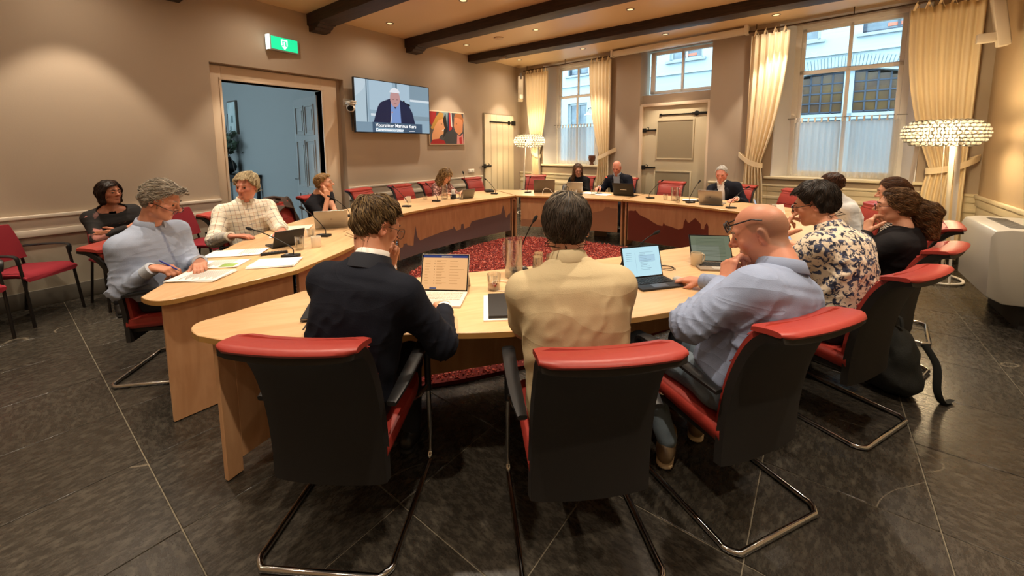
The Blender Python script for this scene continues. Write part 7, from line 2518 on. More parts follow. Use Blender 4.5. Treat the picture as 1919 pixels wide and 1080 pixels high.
    # woman by the wall
    out['wall'] = person(dict(
        label='dark-haired woman in a black floral blouse sitting against the wall with folded arms', hip=(-5.78, 0.78), face=(0.92, 0.05), head=(-5.735, 0.735, 1.152), gaze=G(0.96, -0.18, 0.03),
        sc=0.96, w=0.98, fine=1, skin='b97a5c', trousers='131114', lips='a0524a', neckr=0.048, bust=1.15,
        hair=dict(c1='1c120e', c2='41281c', n=1300, len=0.11, seg=6, top=0.022, side=0.022, edge=[0.088, 0.08, 0.055, 0.0, -0.09, -0.11, -0.115, -0.115, -0.115], r=0.0019, crown=(0.02, 0.02, 0.125), jit=0.12, grav=0.6, lump=0.004,
                  locks=[((0.075, -0.005, 0.0), (0.075, 0.0, -0.09), 0.032, 0.028), ((-0.075, -0.005, 0.0), (-0.075, 0.0, -0.09), 0.032, 0.028), ((0, -0.09, 0), (0, -0.085, -0.09), 0.06, 0.045)], lo=(-0.16, -0.19, -0.16), hi=(0.16, 0.16, 0.17)),
        top=dict(name='blouse', col='120e0d', mat=blotch_mat('dark_floral', '130f0e', 'b0746a', '6e4a44', 9, 0.63, 0.66), off=0.012, cuff=False, scoop=(0.115, 0.085, 0.055, 0.045)),
        R=dict(lw=(-0.02, 0.24, 0.80), lfd=(-1, 0.1, 0), lpn=(0, -1, 0), hint=(0.8, 0, -0.6)), L=dict(lw=(0.03, 0.20, 0.76), lfd=(1, 0.1, 0), lpn=(0, -1, 0), hint=(-0.8, 0, -0.6))))
    return out


def stripe_mat():
    m = bpy.data.materials.new('striped_knit'); m.use_nodes = True
    N, L = m.node_tree.nodes, m.node_tree.links
    b = N['Principled BSDF']; b.inputs['Roughness'].default_value = 0.85
    at = N.new('ShaderNodeAttribute'); at.attribute_name = 'uvp'
    sp = N.new('ShaderNodeSeparateXYZ'); L.new(at.outputs['Vector'], sp.inputs[0])
    a = N.new('ShaderNodeMath'); a.operation = 'MULTIPLY_ADD'; L.new(sp.outputs[1], a.inputs[0]); a.inputs[1].default_value = 60; a.inputs[2].default_value = 20
    fr = N.new('ShaderNodeMath'); fr.operation = 'FRACT'; L.new(a.outputs[0], fr.inputs[0])
    gt = N.new('ShaderNodeMath'); gt.operation = 'GREATER_THAN'; L.new(fr.outputs[0], gt.inputs[0]); gt.inputs[1].default_value = 0.6
    mx = N.new('ShaderNodeMix'); mx.data_type = 'RGBA'; L.new(gt.outputs[0], mx.inputs['Factor'])
    mx.inputs['A'].default_value = (*lin('17171c'), 1); mx.inputs['B'].default_value = (*lin('c9c4ba'), 1)
    L.new(mx.outputs['Result'], b.inputs['Base Color'])
    return m


PEOPLE = people()
# ------------------------------------------------------------------ things on the tables
TZ = TABLE_Z
yaw_of = lambda d: math.atan2(-d[0], d[1])              # turn local +Y towards d
SILVER = mat('laptop_silver', 'a9a69f', 0.35, 0.7)
DGREY = mat('laptop_dark', '26262a', 0.4, 0.2)
KEYM = mat('key_black', '141417', 0.5)


def page(name, paper, k, lines, extra=None):
    return mat('display_' + name, '080808', 0.2, emit=(paper, k))


def laptop(x, y, d, label, w=0.30, dp=0.21, lid=105, h=0.205, body=SILVER, lidm=None, disp=None, keys=None, name='laptop', rows=5, mark=None, gap=0.0, rest=False):
    """user looks along local +Y; hinge at the origin, base towards -Y"""
    t = thing(name, label, name.replace('_', ' '), (x, y, TZ), yaw_of(d), 'laptops and tablets on the tables')
    MB().box((0, -dp / 2, 0.007), (w, dp, 0.012)).build('base', body, t, bevel=0.004)
    m = MB()
    kw = w * 0.86
    n = 12
    for r in range(rows):
        for c in range(n):
            m.box((-kw / 2 + kw * (c + 0.5) / n, -0.02 - (dp * 0.52) * (r + 0.5) / rows, 0.0142), (kw / n * 0.82, dp * 0.52 / rows * 0.78, 0.003))
    o = m.build('keys', keys or KEYM, t, smooth=False); o['kind'] = 'stuff'
    MB().box((0, -dp * 0.80, 0.0135), (w * 0.36, dp * 0.26, 0.001)).build('touchpad', mat('touchpad_' + body.name, '4a4a52' if body is DGREY else 'b5b0a6', 0.3), t)
    a = math.radians(lid - 90)
    R = Matrix.Translation((0, gap, 0.012)) @ Matrix.Rotation(-a, 4, 'X')
    li = MB()
    li.add(*box_vf((0, 0.004, h / 2), (w, 0.007, h)), xf=R)
    lo = li.build('lid', lidm or body, t, bevel=0.003)
    if disp:
        bz = MB(); bz.add(*box_vf((0, 0.0002, h / 2), (w - 0.004, 0.0012, h - 0.004)), xf=R); bz.build('screen_border', mat('screen_border', '0a0a0c', 0.2), lo)
        for nm, (x0, x1, z0, z1), col, k in disp:
            sc = MB()
            q = 0.0012 + (0 if nm == 'page' else 0.0006 if nm == 'bar' else 0.001)
            sc.add([(x0 * w, -q, z0 * h), (x1 * w, -q, z0 * h), (x1 * w, -q, z1 * h), (x0 * w, -q, z1 * h)], [(0, 1, 2, 3)], xf=R)
            sc.build('screen' if nm == 'page' else 'screen_' + nm, mat('display_%s_%.2f' % (col, k), '060606', 0.2, emit=(col, k)), lo, smooth=False)
    if mark:
        sc = MB()
        for (x0, x1, z0, z1) in mark[1]:
            sc.add([(x0 * w, 0.0079, z0 * h), (x1 * w, 0.0079, z0 * h), (x1 * w, 0.0079, z1 * h), (x0 * w, 0.0079, z1 * h)], [(0, 1, 2, 3)], xf=R)
        sc.build('lid_mark', mark[0], lo, smooth=False)
    if rest:
        m = MB()
        yt, zt_, yb = gap + 0.012 + math.sin(a) * 0.55 * h, 0.012 + math.cos(a) * 0.55 * h, gap + 0.012 + math.sin(a) * 0.55 * h + 0.075
        m.add([(-w * 0.48, yt, zt_), (w * 0.48, yt, zt_), (w * 0.48, yb, 0.001), (-w * 0.48, yb, 0.001), (-w * 0.48, yt + 0.004, zt_), (w * 0.48, yt + 0.004, zt_), (w * 0.48, yb + 0.004, 0.001), (-w * 0.48, yb + 0.004, 0.001)],
              [(0, 1, 2, 3), (7, 6, 5, 4), (0, 4, 5, 1), (1, 5, 6, 2), (2, 6, 7, 3), (3, 7, 4, 0)])
        m.build('kickstand', lidm or body, t)
    return t


def box_vf(c, s):
    x, y, z = (k / 2 for k in s)
    vs = [(c[0] + a * x, c[1] + b * y, c[2] + e * z) for a, b, e in ((-1, -1, -1), (1, -1, -1), (1, 1, -1), (-1, 1, -1), (-1, -1, 1), (1, -1, 1), (1, 1, 1), (-1, 1, 1))]
    return vs, [(0, 3, 2, 1), (4, 5, 6, 7), (0, 1, 5, 4), (1, 2, 6, 5), (2, 3, 7, 6), (3, 0, 4, 7)]


def lines_page(paper, k, ink, rows, left=-0.44, bars=()):
    out = [('page', (-0.47, 0.47, 0.04, 0.96), paper, k)]
    out += [('bar', b[:4], b[4], b[5]) for b in bars]
    rng = random.Random(len(rows))
    for (x0, x1, z) in rows:
        out.append(('line', (x0, x1, z, z + 0.010), ink, k * 0.75))
    return out


def laptops():
    rows = []
    rng = random.Random(2)
    for r in range(9):
        z = 0.80 - 0.075 * r
        rows += [(-0.42, -0.42 + rng.uniform(0.06, 0.12), z), (-0.18, -0.18 + rng.uniform(0.12, 0.22), z + 0.012), (-0.18, -0.18 + rng.uniform(0.08, 0.16), z - 0.012), (0.10, 0.10 + rng.uniform(0.15, 0.3), z)]
    d1 = lines_page('f3b87c', 1.15, 'cf9358', rows, bars=[(-0.47, 0.47, 0.90, 0.965, '3d4f8c', 0.7), (-0.08, 0.14, 0.912, 0.952, 'e0d0b8', 0.7), (-0.30, -0.16, 0.055, 0.095, '54608a', 0.7)] + [(-0.225, -0.212, 0.80 - 0.075 * r, 0.815 - 0.075 * r, '5a3418', 0.3) for r in range(9)])
    laptop(-1.70, 1.555, (-0.55, 0.835), 'white tablet with keyboard showing a warm-toned page in front of the man in navy', w=0.285, dp=0.215, h=0.215, lid=112, body=mat('tablet_white', 'd5cfc2', 0.45), disp=d1, keys=mat('key_white', 'c2bcae', 0.5), name='tablet', gap=0.0, rest=True)
    rows = [(-0.40, -0.25, 0.78 - 0.06 * r) for r in range(5)] + [(-0.05, 0.05 + 0.3 * random.Random(r).random(), 0.78 - 0.05 * r) for r in range(12)]
    laptop(-0.85, 2.50, (-0.80, 0.60), 'dark tablet laptop with a bright pale blue page beside the man in the polo', w=0.285, dp=0.20, h=0.20, lid=106, body=DGREY, disp=lines_page('bfe6f2', 1.15, '8fb4c8', rows, bars=[(-0.08, 0.34, 0.50, 0.70, 'b4d8ec', 1.05), (-0.165, -0.16, 0.15, 0.80, '9fc4d4', 1.0)]), name='tablet', rest=True)
    rows = [(-0.35, 0.35, 0.85 - 0.05 * r) for r in range(14)]
    laptop(-0.575, 3.14, (-0.50, 0.87), 'tablet with a dim greenish page in front of the bald man', w=0.29, dp=0.20, h=0.20, lid=118, body=mat('tablet_taupe', '8a7c6c', 0.5), lidm=DGREY, disp=lines_page('97a184', 0.55, '7c866c', rows, bars=[(-0.47, 0.2, 0.04, 0.6, 'a9b09a', 0.55)]), name='tablet')
    laptop(-3.62, 1.52, (0.90, -0.05), 'black folding tablet case standing in front of the man in plaid', w=0.24, dp=0.17, h=0.165, lid=118, body=DGREY, disp=lines_page('2a2c30', 0.1, '404040', []), name='tablet')
    laptop(-4.06, 2.16, (0.86, -0.50), 'silver laptop in front of the young man in black, lid towards the viewer', w=0.32, dp=0.22, h=0.215, lid=116, disp=lines_page('a8b4bc', 0.6, '808a90', []), mark=(mat('lid_mark_grey', '8a8780', 0.3, 0.8), [(-0.03, 0.03, 0.47, 0.55)]))
    laptop(-4.60, 4.78, (0.97, -0.22), 'grey tablet in front of the curly-haired woman', w=0.25, dp=0.17, h=0.165, lid=112, body=mat('tablet_grey', '7d7a72', 0.4, 0.5), disp=lines_page('8a9298', 0.5, '70787c', []), name='tablet')
    laptop(-4.03, 6.24, (0.56, -0.83), 'wide grey laptop standing open at the corner, lid back to the viewer', w=0.39, dp=0.24, h=0.245, lid=108, body=mat('laptop_taupe', '6f655b', 0.4, 0.4), disp=lines_page('90a0a8', 0.6, '707880', []))
    laptop(-3.56, 6.56, (0.35, -0.94), 'small silver laptop before the woman in black', w=0.29, dp=0.20, h=0.20, lid=108, disp=lines_page('90a0a8', 0.6, '707880', []))
    laptop(-2.635, 6.58, (0.05, -1.0), 'black laptop with a small white mark on its lid', w=0.36, dp=0.24, h=0.225, lid=108, body=DGREY, lidm=mat('lid_black', '16140f', 0.35), disp=lines_page('90a0a8', 0.6, '707880', []), mark=(mat('lid_mark_white', 'e8e4dc', 0.4), [(-0.16, -0.12, 0.45, 0.52), (-0.10, 0.13, 0.465, 0.505)]))
    laptop(-1.23, 6.37, (-0.05, -1.0), 'silver laptop with a dark emblem before the white-haired man', w=0.32, dp=0.22, h=0.215, lid=112, disp=lines_page('a8b4bc', 0.6, '808a90', []), mark=(mat('lid_mark_dark', '4a4844', 0.3), [(-0.02, 0.02, 0.46, 0.54), (0.0, 0.015, 0.55, 0.58)]))
    laptop(-0.52, 5.55, (-0.95, -0.10), 'white laptop in front of the man in the pale shirt', w=0.31, dp=0.22, h=0.21, lid=112, body=mat('laptop_white', 'd8d2c6', 0.4), disp=lines_page('a9c4dc', 0.9, '86a0b8', []))
    laptop(-0.16, 4.02, (-0.96, 0.15), 'tablet with a pale blue page in front of the man in the floral shirt', w=0.27, dp=0.19, h=0.19, lid=112, body=DGREY, disp=lines_page('b9d4ea', 1.0, '90a8c0', []), name='tablet')


laptops()


def mic(x, y, off, label, lit=False):
    t = thing('gooseneck_microphone', label, 'microphone', (x, y, TZ), yaw_of((off[0], off[1])) if (off[0] or off[1]) else 0, 'gooseneck table microphones')
    L = math.hypot(off[0], off[1])
    h = off[2]
    MB().box((0, 0.0, 0.011), (0.075, 0.12, 0.022)).build('base', BLACK, t, bevel=0.006)
    MB().box((0, 0.03, 0.0235), (0.03, 0.02, 0.004)).build('button', mat('mic_button', '8d8f92', 0.4), t, bevel=0.001)
    pts = [tuple(v) for v in catmull([Vector((0, -0.02, 0.02)), Vector((0, -0.015, 0.07)), Vector((0, L * 0.22, 0.03 + h * 0.42)), Vector((0, L * 0.62, 0.02 + h * 0.74)), Vector((0, L * 0.90, h * 0.95))], 5)]
    MB().tube(pts, 0.0042, 8).build('gooseneck', mat('gooseneck_black', '1c1b1a', 0.35, 0.5), t)
    e = Vector(pts[-1]); dd = (e - Vector(pts[-4])).normalized()
    MB().tube([tuple(e - dd * 0.012), tuple(e), tuple(e + dd * 0.016), tuple(e + dd * 0.036), tuple(e + dd * 0.044)], [0.0055, 0.010, 0.0125, 0.011, 0.005], 12).build('mic_head', mat('mic_foam', '0f0f10', 0.9, bump=(600, 0.5)), t)
    if lit:
        MB().tube([tuple(e - dd * 0.016), tuple(e - dd * 0.004)], 0.0125, 14).build('light_ring', mat('mic_ring_red', 'd8402c', 0.4, emit=('ff4a30', 2.5)), t)
    return t


def mics():
    for x, y, off, lb, lit in (
            (-3.24, 1.38, (-0.29, -0.19, 0.23), 'gooseneck microphone leaning over the papers before the grey-haired man', False),
            (-3.75, 1.91, (-0.19, -0.11, 0.28), 'gooseneck microphone beside the silver laptop of the young man', False),
            (-4.60, 2.66, (-0.26, -0.10, 0.25), 'gooseneck microphone pointing at the young man in black', False),
            (-4.66, 3.60, (-0.20, -0.08, 0.29), 'gooseneck microphone before the first empty chair under the screen', False),
            (-4.74, 4.23, (-0.16, -0.05, 0.28), 'gooseneck microphone before the second empty chair under the screen', False),
            (-4.74, 4.92, (-0.10, 0.02, 0.42), 'tall upright gooseneck microphone beside the curly-haired woman', False),
            (-4.63, 5.52, (-0.16, -0.06, 0.27), 'gooseneck microphone before the empty chair at the cupboard door', False),
            (-4.27, 6.06, (0.0, 0.07, 0.28), 'gooseneck microphone at the corner joint beside the wide grey laptop', False),
            (-3.12, 6.62, (0.12, 0.12, 0.32), 'gooseneck microphone with its ring lit red before the balding man', True),
            (-2.16, 6.52, (0.14, 0.16, 0.29), 'gooseneck microphone before the empty chair at the white door', False),
            (-1.50, 6.33, (0.09, 0.12, 0.32), 'gooseneck microphone between the water jug and the silver laptop', False),
            (-0.92, 6.10, (0.17, 0.16, 0.29), 'gooseneck microphone right of the silver laptop with the dark emblem', False),
            (-1.60, 2.16, (0.07, 0.10, 0.36), 'tall gooseneck microphone beside the water jug on the nearest table', False),
            (-1.03, 2.74, (0.14, 0.12, 0.24), 'gooseneck microphone behind the bright pale blue tablet screen', False),
            (-0.30, 4.55, (0.26, 0.10, 0.24), 'gooseneck microphone before the woman in the striped top', False)):
        mic(x, y, off, lb, lit)


mics()


def tumbler(x, y, label, h=0.095, r=0.036, inv=False, drink=None, name='drinking_glass', cat='glass'):
    t = thing(name, label, cat, (x, y, TZ), 0, 'glasses on the tables')
    pr = [(0.0001, 0.0), (r * 0.86, 0.0), (r, h), (r - 0.002, h), (r * 0.84, 0.010), (0.0001, 0.010)]
    if inv: pr = [(a, h - b) for a, b in reversed(pr)]
    MB().lathe(pr, 20).build('glass_wall', TUMBLER, t, angle=60)
    if drink:
        MB().lathe([(0.0001, 0.0105), (r * 0.83, 0.0105), (r * 0.85, 0.0105 + drink[1]), (0.0001, 0.0105 + drink[1])], 18).build('drink', mat('drink_' + drink[0], drink[0], 0.1), t)
    return t


def mug(x, y, label, col='e4dccb', rz=0.0, name='coffee_mug'):
    t = thing(name, label, 'mug', (x, y, TZ), rz, 'mugs on the tables')
    m = mat('mug_' + col, col, 0.3)
    MB().lathe([(0.0001, 0.0), (0.034, 0.0), (0.038, 0.006), (0.039, 0.092), (0.036, 0.092), (0.035, 0.010), (0.0001, 0.009)], 22).build('cup', m, t, angle=60)
    MB().tube([tuple(v) for v in catmull([Vector((0.037, 0, 0.075)), Vector((0.06, 0, 0.072)), Vector((0.064, 0, 0.045)), Vector((0.052, 0, 0.022)), Vector((0.036, 0, 0.02))], 4)], 0.0055, 8).build('handle', m, t)
    return t


def jug(x, y, label, rz=0.0, h=0.235, r=0.056):
    t = thing('water_jug', label, 'jug', (x, y, TZ), rz, 'glass water jugs')
    MB().lathe([(0.0001, 0.0), (r * 0.95, 0.0), (r, 0.01), (r * 0.94, h * 0.8), (r * 1.0, h), (r * 0.97, h), (r * 0.90, h * 0.8), (r * 0.94, 0.016), (0.0001, 0.014)], 24).build('glass_wall', TUMBLER, t, angle=60)
    MB().lathe([(0.0001, 0.0165), (r * 0.92, 0.0165), (r * 0.895, h * 0.78), (0.0001, h * 0.78)], 22).build('water', mat('jug_water', 'ffffff', 0.02, trans=1.0, ior=1.05, alpha=0.35), t)
    MB().tube([tuple(v) for v in catmull([Vector((r * 0.95, 0, h * 0.86)), Vector((r + 0.045, 0, h * 0.84)), Vector((r + 0.05, 0, h * 0.5)), Vector((r + 0.03, 0, h * 0.25)), Vector((r * 0.96, 0, h * 0.22))], 5)], 0.007, 8).build('handle', TUMBLER, t)
    return t


def paper(x, y, d, label, w=0.21, l=0.297, n=3, col='efece6', print_=None, name='paper_stack'):
    t = thing(name, label, 'papers', (x, y, TZ), yaw_of(d), 'papers on the tables')
    rng = random.Random(int(x * 1000) ^ int(y * 777))
    for k in range(n):
        m = MB()
        nx = 8
        rows = []
        lift = rng.uniform(0.001, 0.006) if k == n - 1 else 0.0005
        for i in range(nx + 1):
            u = i / nx
            z = 0.0015 + 0.0022 * k + lift * max(0, u - 0.6) ** 2 * 6
            rows.append([(-w / 2, -l / 2 + l * u, z), (w / 2, -l / 2 + l * u, z), (w / 2, -l / 2 + l * u, z + 0.0018), (-w / 2, -l / 2 + l * u, z + 0.0018)])
        m.loft(rows)
        o = m.build('sheet', mat('sheet_' + col, col, 0.8), t, smooth=False)
        o.rotation_euler = (0, 0, rng.uniform(-0.06, 0.06)); o.location = (rng.uniform(-0.008, 0.008), rng.uniform(-0.008, 0.008), 0)
    zt = 0.0015 + 0.0022 * n + 0.0016
    if print_:
        for (x0, x1, y0, y1, c) in print_:
            MB().b2(x0 * w, x1 * w, y0 * l, y1 * l, zt - 0.0004, zt + 0.0004).build('printed_area', mat('print_' + c, c, 0.8), t, smooth=False)
    return t


TXT = [(-0.42, 0.38 - 0.1 * (k % 3), 0.40 - 0.045 * k, 0.412 - 0.045 * k, 'b9b6b0') for k in range(16)]


def tabletop():
    # left table
    paper(-3.22, 0.80, (0.76, 0.65), 'thick stack of printed papers nearest the table tip', 0.23, 0.31, 4, print_=TXT)
    paper(-3.45, 0.98, (0.70, 0.71), 'printed sheet with a green block beside the pen hand', 0.21, 0.30, 2, print_=TXT[4:] + [(0.05, 0.45, 0.10, 0.42, '8fae5a')])
    paper(-3.14, 1.23, (0.66, 0.75), 'plain white paper pad at the inner edge of the left table', 0.22, 0.31, 5)
    paper(-3.72, 1.17, (0.62, 0.78), 'loose printed sheets before the man in plaid', 0.22, 0.40, 2, print_=TXT[:8])
    paper(-4.10, 1.72, (0.5, 0.86), 'white sheet under the folding tablet case', 0.21, 0.29, 1)
    paper(-4.38, 1.92, (0.6, 0.8), 'pale folder of papers before the jacket chair', 0.24, 0.32, 2, col='e6dcc0')
    t = thing('remote_control', 'long black remote control beside the microphone base', 'remote control', (-3.44, 1.34, TZ), yaw_of((0.35, 0.93)))
    MB().box((0, 0, 0.009), (0.045, 0.19, 0.018)).build('body', BLACK, t, bevel=0.006)
    for i in range(6):
        for j in range(3): MB().box((-0.012 + 0.012 * j, -0.06 + 0.022 * i, 0.0185), (0.008, 0.012, 0.003)).build('button', mat('remote_button', '3c3c40', 0.5), t)
    tumbler(-3.42, 1.53, 'tall drinking glass beside the cream mug on the left table', 0.115, 0.038)
    mug(-3.40, 1.66, 'cream mug on the left table', rz=2.6)
    tumbler(-3.86, 1.84, 'ribbed glass before the silver laptop of the young man', 0.07, 0.036)
    t = thing('card_box', 'small cream box behind the silver laptop lid', 'box', (-4.02, 2.50, TZ), 0.5)
    MB().box((0, 0, 0.05), (0.12, 0.06, 0.10)).build('carton', mat('carton_cream', 'd9ceb6', 0.7), t, bevel=0.002)
    t = thing('charger', 'black power adapter with cable near the young man', 'charger', (-4.36, 2.62, TZ), 0.8)
    MB().box((0, 0, 0.014), (0.06, 0.12, 0.028)).build('brick', BLACK, t, bevel=0.006)
    MB().tube([tuple(v) for v in catmull([Vector((0, 0.06, 0.012)), Vector((0.05, 0.14, 0.006)), Vector((0.0, 0.20, 0.006)), Vector((-0.08, 0.15, 0.006)), Vector((-0.05, 0.05, 0.006))], 5)], 0.003, 6).build('cable', BLACK, t)
    mug(-5.02, 3.92, 'white cup with handle beside the microphones under the screen', 'e0dcd4', rz=-2.2)
    tumbler(-5.08, 4.30, 'short empty glass before the second empty chair', 0.06)
    jug(-4.84, 4.50, 'glass water jug before the curly-haired woman', rz=2.5)
    t = thing('pen_holder', 'black pen holder with white cards beside the jug', 'pen holder', (-4.74, 4.60, TZ), 0.3)
    MB().box((0, 0, 0.04), (0.06, 0.09, 0.08)).build('holder', BLACK, t, bevel=0.004)
    for k in range(4): MB().box((-0.01 + 0.008 * k, 0.01 * k - 0.015, 0.10), (0.002, 0.05, 0.12), Matrix.Rotation(0.12 * (k - 1.5), 3, 'X')).build('card', PAPER, t)
    tumbler(-4.58, 4.62, 'clear tumbler beside the grey tablet')
    t = thing('document_tray', 'black flat case lying before the cupboard door chair', 'case', (-4.95, 5.75, TZ), 0.9)
    MB().box((0, 0, 0.02), (0.16, 0.22, 0.04)).build('shell', BLACK, t, bevel=0.012)
    MB().box((0, 0, 0.0415), (0.03, 0.12, 0.004)).build('handle', mat('case_handle', '2a2a2c', 0.6), t)
    # far tables
    t = thing('steel_flask', 'brushed steel thermos flask beside the small silver laptop', 'flask', (-3.63, 6.30, TZ))
    MB().lathe([(0.042, 0), (0.046, 0.01), (0.046, 0.135), (0.035, 0.15), (0.034, 0.158), (0.0001, 0.16)], 20).build('body', STEEL, t)
    MB().tube([(0.045, 0, 0.13), (0.075, 0, 0.12), (0.075, 0, 0.06), (0.045, 0, 0.04)], 0.006, 6).build('handle', BLACK, t)
    tumbler(-3.46, 6.34, 'wide glass bowl beside the steel flask', 0.085, 0.05)
    paper(-3.25, 6.62, (0.1, -1), 'white papers before the woman in black', 0.30, 0.30, 3)
    paper(-2.98, 6.52, (0.1, -1), 'white papers beside the black laptop', 0.21, 0.26, 3)
    tumbler(-3.14, 6.44, 'clear glass on the papers by the lit microphone')
    t = thing('computer_mouse', 'black computer mouse on the far table', 'mouse', (-3.33, 6.36, TZ), 0.4)
    MB().ball((0, 0, 0.006), 0.03, 14, 8, (1.0, 1.7, 0.9)).build('shell', BLACK, t)
    MB().box((0, 0.025, 0.03), (0.006, 0.015, 0.006)).build('wheel', STEEL, t)
    t = thing('white_cable', 'white charging cable hanging over the far table edge', 'cable', (-3.86, 6.20, 0))
    MB().tube([tuple(v) for v in catmull([Vector((0.15, 0.12, TZ + 0.004)), Vector((0.05, 0.02, TZ + 0.004)), Vector((-0.04, 0.0, TZ + 0.08)), Vector((-0.05, -0.18, TZ + 0.07)), Vector((-0.03, -0.24, 0.55)), Vector((0.02, -0.25, 0.30)), Vector((-0.04, -0.24, 0.06))], 6)], 0.0045, 6).build('lead', mat('cable_white', 'd8d0c2', 0.5), t)
    tumbler(-1.90, 6.46, 'clear glass left of the water jug before the white door')
    jug(-1.76, 6.46, 'glass water jug before the empty chair at the white door', rz=0.8, h=0.21)
    tumbler(-1.66, 6.26, 'clear glass in front of the water jug before the white door')
    t = thing('notebook', 'dark notebook with loose sheets behind the water jug', 'notebook', (-1.55, 6.58, TZ), 0.3)
    MB().box((0, 0, 0.008), (0.24, 0.17, 0.016)).build('cover', DGREY, t, bevel=0.003)
    MB().box((-0.02, 0.01, 0.018), (0.20, 0.15, 0.003)).build('sheet', PAPER, t)
    t = thing('paper_tray', 'black flat tray under the silver laptop with the emblem', 'tray', (-1.20, 6.28, TZ), 0.1)
    MB().box((0, -0.02, 0.003), (0.30, 0.10, 0.005)).build('mat', DGREY, t)
    mug(-0.42, 6.12, 'white cup near the bend below the big window', 'e4e0d8', rz=0.6)
    t = thing('menu_card', 'white folded card standing beside the cup at the bend', 'card', (-0.36, 5.92, TZ), 1.1)
    MB().box((0, 0.02, 0.06), (0.15, 0.002, 0.125), Matrix.Rotation(0.25, 3, 'X')).box((0, -0.014, 0.06), (0.15, 0.002, 0.125), Matrix.Rotation(-0.25, 3, 'X')).build('card', PAPER, t)
    # nearest table
    t = thing('notebook', 'black notebook with a ribbon beside the elbow of the man in navy', 'notebook', (-2.00, 0.98, TZ), yaw_of((-0.80, 0.60)))
    MB().box((0, 0, 0.009), (0.15, 0.21, 0.004)).box((0, 0, 0.0185), (0.15, 0.21, 0.004)).build('cover', mat('notebook_black', '17171a', 0.6), t, bevel=0.001)
    MB().box((0, 0, 0.0135), (0.142, 0.202, 0.007)).build('pages', PAPER, t)
    MB().tube([(-0.03, -0.10, 0.012), (-0.04, -0.13, 0.004), (-0.045, -0.19, 0.002)], 0.004, 6, flat=(1, 0.25)).build('ribbon', mat('ribbon_dark', '2b2422', 0.8), t)
    tumbler(-1.50, 1.775, 'drinking glass with a little red tea on the nearest table', 0.098, 0.041, drink=('6a2416', 0.02))
    t = thing('marker_pen', 'black marker pen with a red cap beside the tea glass', 'pen', (-1.385, 1.76, TZ), yaw_of((0.66, 0.75)))
    MB().tube([(0, -0.03, 0.006), (0, 0.09, 0.006)], 0.0055, 10).build('barrel', BLACK, t)
    MB().tube([(0, -0.065, 0.006), (0, -0.03, 0.006)], 0.0062, 10).build('cap', mat('pen_red', 'b3241e', 0.4), t)
    jug(-1.55, 2.04, 'tall glass water jug on the nearest table', rz=2.9, h=0.255, r=0.060)
    tumbler(-1.50, 2.24, 'upturned glass nearest the water jug on the near table', 0.10, 0.036, inv=True)
    tumbler(-1.55, 2.33, 'upturned glass behind the others on the near table', 0.10, 0.036, inv=True)
    tumbler(-1.44, 2.32, 'upturned glass beside the cream polo collar on the near table', 0.105, 0.038, inv=True)
    t = thing('paper_folder', 'black folder on a white pad before the man in the polo shirt', 'folder', (-1.27, 1.61, TZ), yaw_of((-0.66, 0.75)))
    MB().box((0, 0, 0.004), (0.25, 0.33, 0.008)).build('pad', PAPER, t, bevel=0.001)
    MB().box((0.012, 0.0, 0.016), (0.225, 0.305, 0.015)).build('folder', mat('folder_black', '1d1b1a', 0.55), t, bevel=0.002)
    t = thing('hard_drive', 'flat dark computer puck lying on the black folder', 'computer', (-1.17, 1.70, TZ + 0.0235), yaw_of((-0.66, 0.75)))
    MB().box((0, 0, 0.011), (0.16, 0.16, 0.022)).build('shell', mat('puck_dark', '232021', 0.35, 0.3), t, bevel=0.008)
    t = thing('adapter_box', 'dark grey cable adapter beside the tall jug', 'adapter', (-1.46, 1.95, TZ), 0.6)
    MB().box((0, 0, 0.014), (0.10, 0.07, 0.028)).build('brick', mat('adapter_grey', '3c3c44', 0.5), t, bevel=0.005)
    MB().tube([tuple(v) for v in catmull([Vector((-0.05, 0, 0.01)), Vector((-0.14, 0.02, 0.004)), Vector((-0.16, -0.10, 0.004)), Vector((-0.05, -0.16, 0.004)), Vector((0.06, -0.08, 0.004))], 6)], 0.0032, 6).build('lead', mat('cable_white', 'd8d0c2', 0.5), t)
    t = thing('earphones', 'thin black coiled cable beside the pale blue tablet', 'cable', (-0.80, 2.80, TZ), 0)
    MB().tube([(0.06 * math.cos(a) * (1 - a / 30), 0.05 * math.sin(a) + 0.002 * a, 0.006 + 0.004 * math.sin(a * 0.7)) for a in [k * 0.4 for k in range(34)]], 0.0022, 6).build('lead', BLACK, t)
    t = thing('computer_mouse', 'pale computer mouse under the hand of the bald man', 'mouse', (-0.655, 2.585, TZ), 1.2)
    MB().ball((0, 0, 0.006), 0.028, 14, 8, (1.0, 1.75, 0.85)).build('shell', mat('mouse_grey', 'b9b4aa', 0.35), t)
    mug(-0.655, 3.02, 'straight cream mug beside the tablet of the bald man', 'd8cfb8', rz=0.9)
    # things in hands
    t = thing('ballpoint_pen', 'blue ballpoint pen in the hand of the grey-haired man', 'pen', (-3.405, 0.685, 0.812), 0)
    MB().tube([(-0.055, -0.045, 0.045), (0.03, 0.025, -0.02)], 0.0048, 8).build('barrel', mat('pen_blue', '1f2f8c', 0.35), t)
    MB().tube([(0.03, 0.025, -0.02), (0.042, 0.035, -0.03)], [0.0045, 0.001], 8).build('tip', STEEL, t)
    t = thing('mobile_phone', 'dark mobile phone held by the man in the floral shirt', 'phone', (-0.31, 3.465, 0.985), yaw_of((-0.9, 0.4)))
    MB().box((0, 0, 0), (0.072, 0.15, 0.008), Matrix.Rotation(0.5, 3, 'X')).build('body', DGREY, t, bevel=0.002)
    MB().box((0, 0.0, 0.0046), (0.066, 0.14, 0.0006), Matrix.Rotation(0.5, 3, 'X')).build('screen', mat('phone_screen', '9fb4c4', 0.2, emit=('9fb4c4', 0.5)), t)


tabletop()


